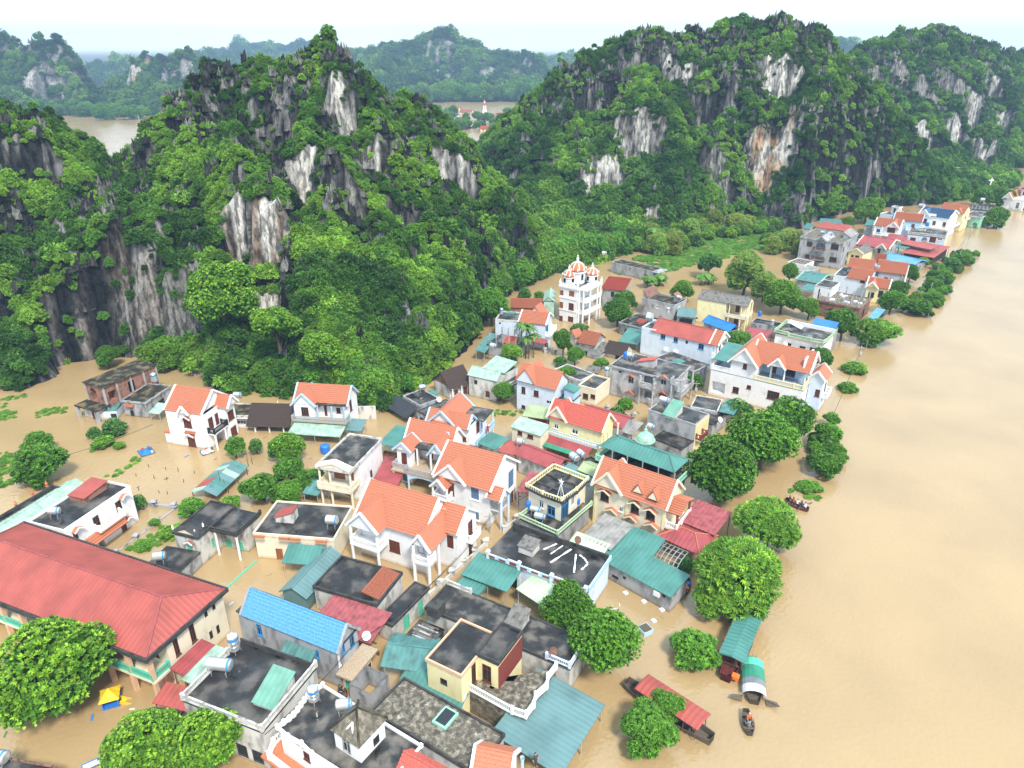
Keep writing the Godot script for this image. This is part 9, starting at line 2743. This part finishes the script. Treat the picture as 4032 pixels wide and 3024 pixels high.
	far_house("far white house with a blue roof across the lake", -59.2, -767.5, -14, 10, 2.58, "white", "navytile")
	far_house("far red roof right of the far church tower", -22.2, -773.2, 10, 8.52, 1.89, "dirtywhite", "redtile")
	far_house("far yellow house with red roof across the lake, right part", -11.4, -786.8, 10, 9.95, 1.93, "yellow", "redtile")
	far_house("rightmost far red roof across the lake", 2.96, -761.9, 6, 9.33, 1.63, "dirtywhite", "redtile")
	far_house("far pale green house near the water across the lake", -45.6, -694, -10, 7.39, 2.13, "bluewhite", "tealgrey")
	far_house("far orange roof in the middle of the village across the lake", -17.1, -706.7, -10, 7.81, 1.74, "white", "tile")
	far_house("nearest far house with red roof standing in the water across the lake", -20.9, -634.3, -10, 10.7, 2.15, "yellow", "redtile")
	far_house("far grey house left of the far church tower", -35.8, -777, 6, 8.24, 1.66, "cement", "greyroof")
	far_house("far dark roof in the middle of the village across the lake", -28.8, -698.7, -6, 8.59, 1.5, "cement", "darktile")
	far_house("far grey low house across the lake, left", -36.3, -664.3, -14, 7.63, 1.23, "cement", "greyroof")
	far_house("far brown roof across the lake", -51.4, -749.1, -14, 6.12, 1.15, "cement", "oldtile")
	far_house("far green roof across the lake", -5.21, -706.7, 10, 7.23, 1.3, "cement", "tealold")
	far_tower(-27.4, -761.9, 15)
	far_house("orange roofed house at the lake edge on the far left", -430.8, -706.7, 20, 8.68, 2.82, "dirtywhite", "tile")
	far_house("far white block at the lake edge before the quarry hill", -379, -758.2, 20, 9.29, 2.79, "white", "greyroof")
	thicket("trees between the houses across the lake", [[-42.5, -654.5, 12, 3, 0], [-30.7, -661.5, 10, 3, 0], [-10.4, -668.6, 12, 4, 0], [-36.8, -731.6, 10, 3, 0], [-2.37, -723.1, 12, 4, 0], [-62.9, -740.2, 12, 3, 0], [-0.97, -796.8, 14, 4, 0], [-70.9, -817.5, 12, 4, 0], [-12.5, -634.3, 8, 3, 0], [-23.1, -723.1, 8, 2, 0], [6.97, -777, 10, 3, 0], [-49.3, -675.9, 8, 2, 0]], 9, "mango", 4, 6)
	thicket("row of trees on the far lake shore", [[-113.8, -1030.5, 25, 6, 0], [-86, -1047.4, 25, 8, 0], [-64.8, -1047.4, 25, 8, 0], [-43.6, -1047.4, 25, 9, 0], [-22.4, -1047.4, 25, 9, 0], [-1.28, -1057.8, 25, 9, 0], [17.8, -1047.4, 25, 8, 0], [-102.9, -1047.4, 25, 8, 0]], 10, "mango", 9, 15)
	thicket("trees on the left lake shore", [[-398.3, -749.1, 8, 3, 0], [-502.5, -817.5, 20, 6, 0], [-476.5, -807, 20, 6, 0], [-456.8, -807, 20, 6, 0], [-440.3, -800.8, 20, 6, 0], [-404, -786.8, 16, 5, 0], [-374.3, -758.2, 12, 4, 0]], 11, "mango", 5, 9)

func setting() -> void:
	var cam := Camera3D.new()
	cam.name = "camera"
	cam.fov = 56.8
	cam.near = 0.5
	cam.far = 9000.0
	cam.position = Vector3(0, 60, 0)
	cam.rotation.x = deg_to_rad(-25.0)
	cam.current = true
	add_child(cam)
	var e := Environment.new()
	e.background_mode = Environment.BG_SKY
	e.tonemap_mode = Environment.TONE_MAPPER_LINEAR
	e.tonemap_exposure = 1.9
	e.sdfgi_enabled = true
	e.ssao_enabled = true
	e.ssil_enabled = true
	var sm := ProceduralSkyMaterial.new()
	sm.sky_top_color = Color(0.78, 0.86, 0.93)
	sm.sky_horizon_color = Color(0.91, 0.95, 0.97)
	sm.sky_curve = 0.12
	sm.ground_bottom_color = Color(0.45, 0.42, 0.36)
	sm.ground_horizon_color = Color(0.80, 0.86, 0.88)
	var cf := FastNoiseLite.new()
	cf.seed = 4
	cf.frequency = 0.006
	cf.fractal_octaves = 5
	var ct := NoiseTexture2D.new()
	ct.width = 1024
	ct.height = 512
	ct.seamless = true
	ct.noise = cf
	var cg := Gradient.new()
	cg.offsets = PackedFloat32Array([0.0, 0.35, 0.6, 1.0])
	cg.colors = PackedColorArray([Color(0, 0, 0), Color(0.03, 0.03, 0.03), Color(0.22, 0.2, 0.17), Color(0.34, 0.31, 0.27)])
	ct.color_ramp = cg
	sm.sky_cover = ct
	sm.sky_cover_modulate = Color(1, 1, 1, 1)
	e.sky = Sky.new()
	e.sky.sky_material = sm
	e.fog_enabled = true
	e.fog_density = 0.00027
	e.fog_light_color = Color(0.72, 0.87, 1.0)
	var we := WorldEnvironment.new()
	we.name = "environment"
	we.environment = e
	add_child(we)
	var sun := DirectionalLight3D.new()
	sun.name = "sun"
	sun.light_energy = 0.85
	sun.light_angular_distance = 10.0
	sun.light_color = Color(1.0, 0.97, 0.92)
	sun.shadow_enabled = true
	sun.rotation = Vector3(deg_to_rad(-52.0), deg_to_rad(24.0), 0)
	add_child(sun)

func sheet(called: String, label: String, y: float, half: float, material: String) -> void:
	var m := MB.new()
	m.quad(Vector3(-half, y, 600), Vector3(half, y, 600), Vector3(half, y, -half), Vector3(-half, y, -half))
	var o := part(self, called, m, material)
	tag(o, label, "", "", "structure")

func nature() -> void:
	sheet("ground", "drowned ground and river bed under the flood", -3.2, 3000.0, "debris")
	sheet("water", "brown flood water that fills the valley", 0.0, 3000.0, "water")
	hill("steep limestone hill with black crags above the white church-like villa's left", [[Vector4(-111.8, -205, 24.3, 40), Vector4(-97.9, -205, 41.6, 46), Vector4(-83.3, -202, 52.5, 52), Vector4(-73.9, -200, 60.2, 58), Vector4(-66.4, -205, 58, 60), Vector4(-56.7, -206, 60, 60), Vector4(-48.9, -206, 64.6, 58), Vector4(-41.7, -210, 59.3, 56), Vector4(-35.5, -215, 54.7, 54), Vector4(-30.1, -220, 49, 50), Vector4(-23.5, -228, 34.6, 42), Vector4(-16, -236, 18.9, 34), Vector4(-8.9, -242, 1.5, 28), Vector4(-3.5, -252, -7.7, 22)], [Vector4(-39.4, -174, 42.9, 52), Vector4(-33.6, -174, 34.5, 50), Vector4(-25.8, -178, 27.3, 52), Vector4(-16.8, -190, 17.8, 40), Vector4(-6.4, -212, 9.4, 34), Vector4(6.9, -238, 2.4, 30)], [Vector4(-66.5, -180, 47.5, 54), Vector4(-57.6, -160, 33.6, 44), Vector4(-47.2, -138, 17.2, 30)], [Vector4(-49.3, -182, 49.4, 56), Vector4(-40.5, -160, 31.6, 48), Vector4(-34.9, -141, 16.3, 34)], [Vector4(-79.1, -180, 39.1, 46), Vector4(-77, -155, 27.6, 42), Vector4(-76.9, -142, 18, 32)], [Vector4(-97.7, -178, 27.3, 40), Vector4(-90.3, -150, 19.7, 34), Vector4(-91.7, -138, 11.3, 26)], [Vector4(-121.8, -170, 55, 50), Vector4(-116.8, -175, 51.8, 48), Vector4(-113, -176, 45.2, 46), Vector4(-110, -180, 36.9, 44), Vector4(-107.5, -188, 27.8, 40), Vector4(-108.7, -200, 25.2, 40)], [Vector4(-105.7, -155, 32.5, 44), Vector4(-98.7, -142, 21.9, 36), Vector4(-94.2, -134, 10.8, 24)]], -190, -280, 60, -105, 1.15, 1.0, [[-60, -155, 0.22, 0.98, 2.6, 12, 1, 0.2], [-53, -152, 0.20, 0.98, 3.6, 14, 1, 0.3], [-49, -171, 0.34, 0.94, 3.3, 11, 0.9, 0], [-89, -143, 0.41, 0.91, 7.0, 18, 0.12, 0.05], [-79, -144, 0.30, 0.95, 4.7, 16, 0.4, 0.1], [-69, -141, 0.27, 0.96, 4.4, 14, 0.35, 0.05], [-78, -128, 0.32, 0.95, 5.0, 16, 1, 0.2], [-87, -122, 0.36, 0.93, 4.9, 13, 1, 0], [-108, -163, 0.35, 0.94, 5.3, 10, 0.1, 0], [-63, -132, 0.27, 0.96, 1.9, 7, 0.8, 0.6], [-43, -193, 0.46, 0.89, 3.3, 10, 0.8, 0], [-35, -186, 0.45, 0.90, 3.6, 9, 0.7, 0], [-52, -145, 0.21, 0.98, 4.3, 9, 0.8, 0.1], [-36, -162, 0.38, 0.92, 3.7, 8, 0.4, 0], [-16, -202, 0.39, 0.92, 5.3, 10, 0.6, 0], [-59, -190, 0.18, 0.98, 5.0, 10, 0.3, 0], [-25, -171, 0.34, 0.94, 4.5, 9, 0.3, 0]], 40, [1.45, 0.85, 1.35], 0.42)
	hill("long limestone hill with pale cliff faces behind the village", [[Vector4(16.1, -270, 15.5, 46), Vector4(31.5, -268, 12.5, 40)], [Vector4(-8.5, -292, -18.4, 22), Vector4(4.5, -300, 17.9, 35), Vector4(13.9, -310, 42.8, 48), Vector4(23.2, -316, 57.5, 56), Vector4(32.8, -320, 62.9, 64), Vector4(38.8, -322, 60.7, 72), Vector4(44.9, -325, 61.1, 78), Vector4(50.6, -328, 68, 84), Vector4(60.1, -328, 69, 84), Vector4(71.6, -328, 68.7, 84), Vector4(82.9, -328, 69.9, 84), Vector4(93.5, -326, 72, 84), Vector4(108.1, -326, 75.7, 84), Vector4(119.9, -330, 70, 84), Vector4(127.4, -334, 66.9, 70), Vector4(136.1, -338, 60.4, 60), Vector4(145, -344, 47.7, 50)], [Vector4(105.7, -285, 13.9, 40), Vector4(134.7, -318, 16.4, 44), Vector4(167.4, -345, 14.7, 48), Vector4(213.4, -385, 9.5, 50), Vector4(215.6, -362, 3, 32), Vector4(215.6, -345, 0.6, 24)]], -55, -450, 330, -225, 1.5, 1.05, [[77, -272, -0.16, 0.99, 5.3, 10, 0.4, 0], [48, -286, -0.10, 1.00, 7.8, 13, 0.85, 0.05], [33, -273, 0.10, 0.99, 7.1, 10, 0.8, 0], [105, -303, -0.20, 0.98, 7.1, 13, 0.75, 0], [79, -296, -0.16, 0.99, 8.7, 13, 0.15, 0], [103, -269, -0.38, 0.92, 7.0, 14, 0.3, 0], [32, -303, 0.11, 0.99, 7.9, 10, 0.2, 0], [76, -262, -0.17, 0.99, 7.7, 12, 0.25, 0], [51, -316, -0.10, 1.00, 8.2, 10, 0.3, 0], [67, -310, -0.13, 0.99, 6.1, 9, 0.6, 0], [97, -279, 0.15, 0.99, 6.5, 9, 1, 0.8], [49, -256, 0.15, 0.99, 4.9, 9, 1, 0.2], [74, -263, 0.15, 0.99, 2.4, 9, 1, 0.2]], 49, [1.9, 1.15, 0.8], 0.4)
	hill("far limestone hill wall dropping to the river bend", [[Vector4(182.8, -430, 42.2, 50), Vector4(188.6, -440, 60.5, 64), Vector4(201.5, -450, 67.7, 72), Vector4(225.7, -470, 73.4, 76), Vector4(259.8, -500, 77.4, 78), Vector4(281.6, -520, 80.8, 78), Vector4(309.9, -540, 74.9, 74), Vector4(336.7, -555, 68.3, 70), Vector4(372.2, -570, 60.6, 66), Vector4(421, -590, 45.3, 66)]], 150, -690, 520, -380, 2.0, 1.25, [[191, -411, -0.26, 0.97, 8.0, 18, 0.9, 0.05], [182, -396, -0.26, 0.97, 10.3, 16, 0.8, 0], [213, -407, -0.28, 0.96, 13.3, 14, 0.6, 0], [275, -454, -0.48, 0.88, 5.3, 22, 0.9, 0], [272, -430, -0.49, 0.87, 6.2, 22, 0.9, 0], [302, -466, -0.50, 0.87, 5.5, 20, 0.8, 0], [247, -422, -0.31, 0.95, 6.1, 16, 0.7, 0], [307, -491, -0.49, 0.87, 6.4, 16, 0.7, 0], [234, -444, -0.29, 0.96, 17.4, 12, 0.4, 0], [209, -430, -0.27, 0.96, 11.2, 10, 0.4, 0], [257, -447, -0.47, 0.88, 11.7, 12, 0.4, 0]], 58, [2.3, 1.5, 0.5], 0.38)
	hill("dome shaped hill across the lake at the upper left", [[Vector4(-648.8, -900, 69.2, 70), Vector4(-576, -890, 78, 66), Vector4(-556.4, -885, 80.7, 60), Vector4(-518.9, -882, 79.2, 48), Vector4(-507.2, -880, 75.9, 34), Vector4(-501.6, -880, 58.2, 28), Vector4(-500.5, -882, 30.8, 28), Vector4(-492.8, -890, 15.7, 40)], [Vector4(-596.8, -850, 24.8, 60), Vector4(-548.2, -845, 22.7, 50), Vector4(-503.6, -845, 17.9, 50), Vector4(-471.9, -850, 12.9, 44)]], -780, -1010, -400, -770, 5, 2.2, [[-529, -853, 0.33, 0.95, 8.9, 20, 0.55, 0], [-505, -863, 0.31, 0.95, 7.9, 18, 0.5, 0], [-509, -849, 0.32, 0.95, 16.6, 18, 0.6, 0]], 67, [6, 4, 0.05], 0.3, 0.72)
	hill("hazy hill with a bare quarry scar across the lake", [[Vector4(-500.9, -990, 28.9, 44), Vector4(-468.5, -980, 51.6, 56), Vector4(-437.2, -970, 68.3, 64), Vector4(-403.6, -970, 64.7, 64), Vector4(-388.8, -965, 47.6, 56), Vector4(-365.6, -960, 31.9, 60), Vector4(-324.6, -950, 15.4, 60)], [Vector4(-495.1, -880, 6.3, 60), Vector4(-466, -880, 16.2, 70), Vector4(-427.7, -880, 21.1, 75), Vector4(-395.3, -880, 23.6, 75), Vector4(-364.9, -880, 16.2, 70)]], -640, -1100, -230, -790, 5, 2.2, [[-468, -962, -0.08, 1.00, 13.8, 30, 0.6, 1], [-420, -945, 0.25, 0.97, 7.4, 16, 0.6, 0], [-399, -951, 0.24, 0.97, 8.7, 16, 0.6, 0]], 76, [6, 4, 0.05], 0.3, 0.72)
	hill("small blue hills on the upper left skyline", [[Vector4(-942.8, -1600, 20.2, 110), Vector4(-883.9, -1600, 44.6, 90), Vector4(-853.8, -1600, 51.5, 80), Vector4(-831.5, -1600, 37.7, 80), Vector4(-809.3, -1620, 53.2, 90), Vector4(-790.8, -1620, 37.4, 90), Vector4(-760.9, -1620, 19.7, 110)], [Vector4(-736.1, -1750, 54.5, 150), Vector4(-693.8, -1750, 76, 120), Vector4(-656.5, -1750, 65.7, 130), Vector4(-580.3, -1800, 62, 150)]], -1200, -2050, -350, -1380, 14, 5, [], 85, [14, 10, 0.009], 0.1, 0.72)
	hill("broad blue mountain beyond the far village", [[Vector4(-336.7, -1400, 51.8, 150), Vector4(-266.7, -1390, 71.2, 120), Vector4(-223.9, -1380, 74.8, 120), Vector4(-188.7, -1370, 70.3, 110), Vector4(-168.3, -1360, 81.8, 110), Vector4(-145.2, -1350, 90.1, 105), Vector4(-122.8, -1350, 97.2, 95), Vector4(-106, -1350, 84.5, 100), Vector4(-83.9, -1350, 80.2, 110), Vector4(-56.3, -1345, 65.8, 110), Vector4(-36.4, -1340, 57.2, 110), Vector4(-6.3, -1330, 65.8, 100), Vector4(17.2, -1320, 54.4, 85), Vector4(31.3, -1310, 31, 75), Vector4(58, -1300, 2.5, 80)], [Vector4(-225.5, -1230, 22.7, 110), Vector4(-150.4, -1220, 26.3, 120), Vector4(-77.4, -1220, 24.3, 120), Vector4(-11.7, -1220, 19.6, 110), Vector4(32.4, -1220, 6.1, 80)], [Vector4(-181.3, -1130, 9.4, 60), Vector4(-139.3, -1120, 7.4, 55), Vector4(-98.6, -1120, 9.9, 55), Vector4(-44.6, -1120, 8.6, 55), Vector4(9.5, -1120, 7.4, 50)], [Vector4(-193.2, -1180, 49.9, 110), Vector4(-179.2, -1170, 27.7, 100), Vector4(-158.1, -1160, 8.7, 60)]], -600, -1660, 230, -1060, 7, 2.6, [[-111, -1275, 0.05, 1.00, 24.9, 30, 0.8, 0], [-36, -1299, 0.02, 1.00, 21.2, 25, 0.5, 0], [18, -1296, -0.01, 1.00, 16.9, 25, 0.4, 0], [-121, -1311, 0.06, 1.00, 18.8, 22, 0.5, 0], [-47, -1189, 0.02, 1.00, 19.4, 20, 0.5, 0]], 94, [9, 7, 0.022], 0.25, 0.72)
	hill("faint blue hills on the skyline between the near peaks", [[Vector4(-7.1, -2000, 32.1, 300), Vector4(46.3, -2000, 39.7, 140), Vector4(81.7, -2000, 52.6, 120), Vector4(102, -2000, 45.1, 110), Vector4(120.5, -2000, 60.1, 130), Vector4(159.4, -2000, 32.1, 200)], [Vector4(657, -1700, 59.2, 250), Vector4(695.7, -1700, 66.5, 250), Vector4(733.6, -1700, 52.8, 250)], [Vector4(990.7, -1600, 46.3, 200), Vector4(1030.1, -1600, 57.5, 200), Vector4(1061.9, -1600, 61.8, 200), Vector4(1130.3, -1600, 55, 200)], [Vector4(-766.9, -2300, 73.7, 300), Vector4(-718.4, -2300, 81, 300), Vector4(-616.6, -2300, 83.4, 300), Vector4(-523.3, -2300, 71.2, 300)]], -1100, -2600, 1400, -1400, 18, 5, [], 103, [16, 12, 0.006], 0.1, 0.72)

func _ready() -> void:
	setting()
	materials()
	crowns()
	crags()
	nature()
	quarter_0()
	quarter_1()
	quarter_2()
	quarter_3()
	quarter_4()
	quarter_5()
	quarter_6()
	quarter_7()
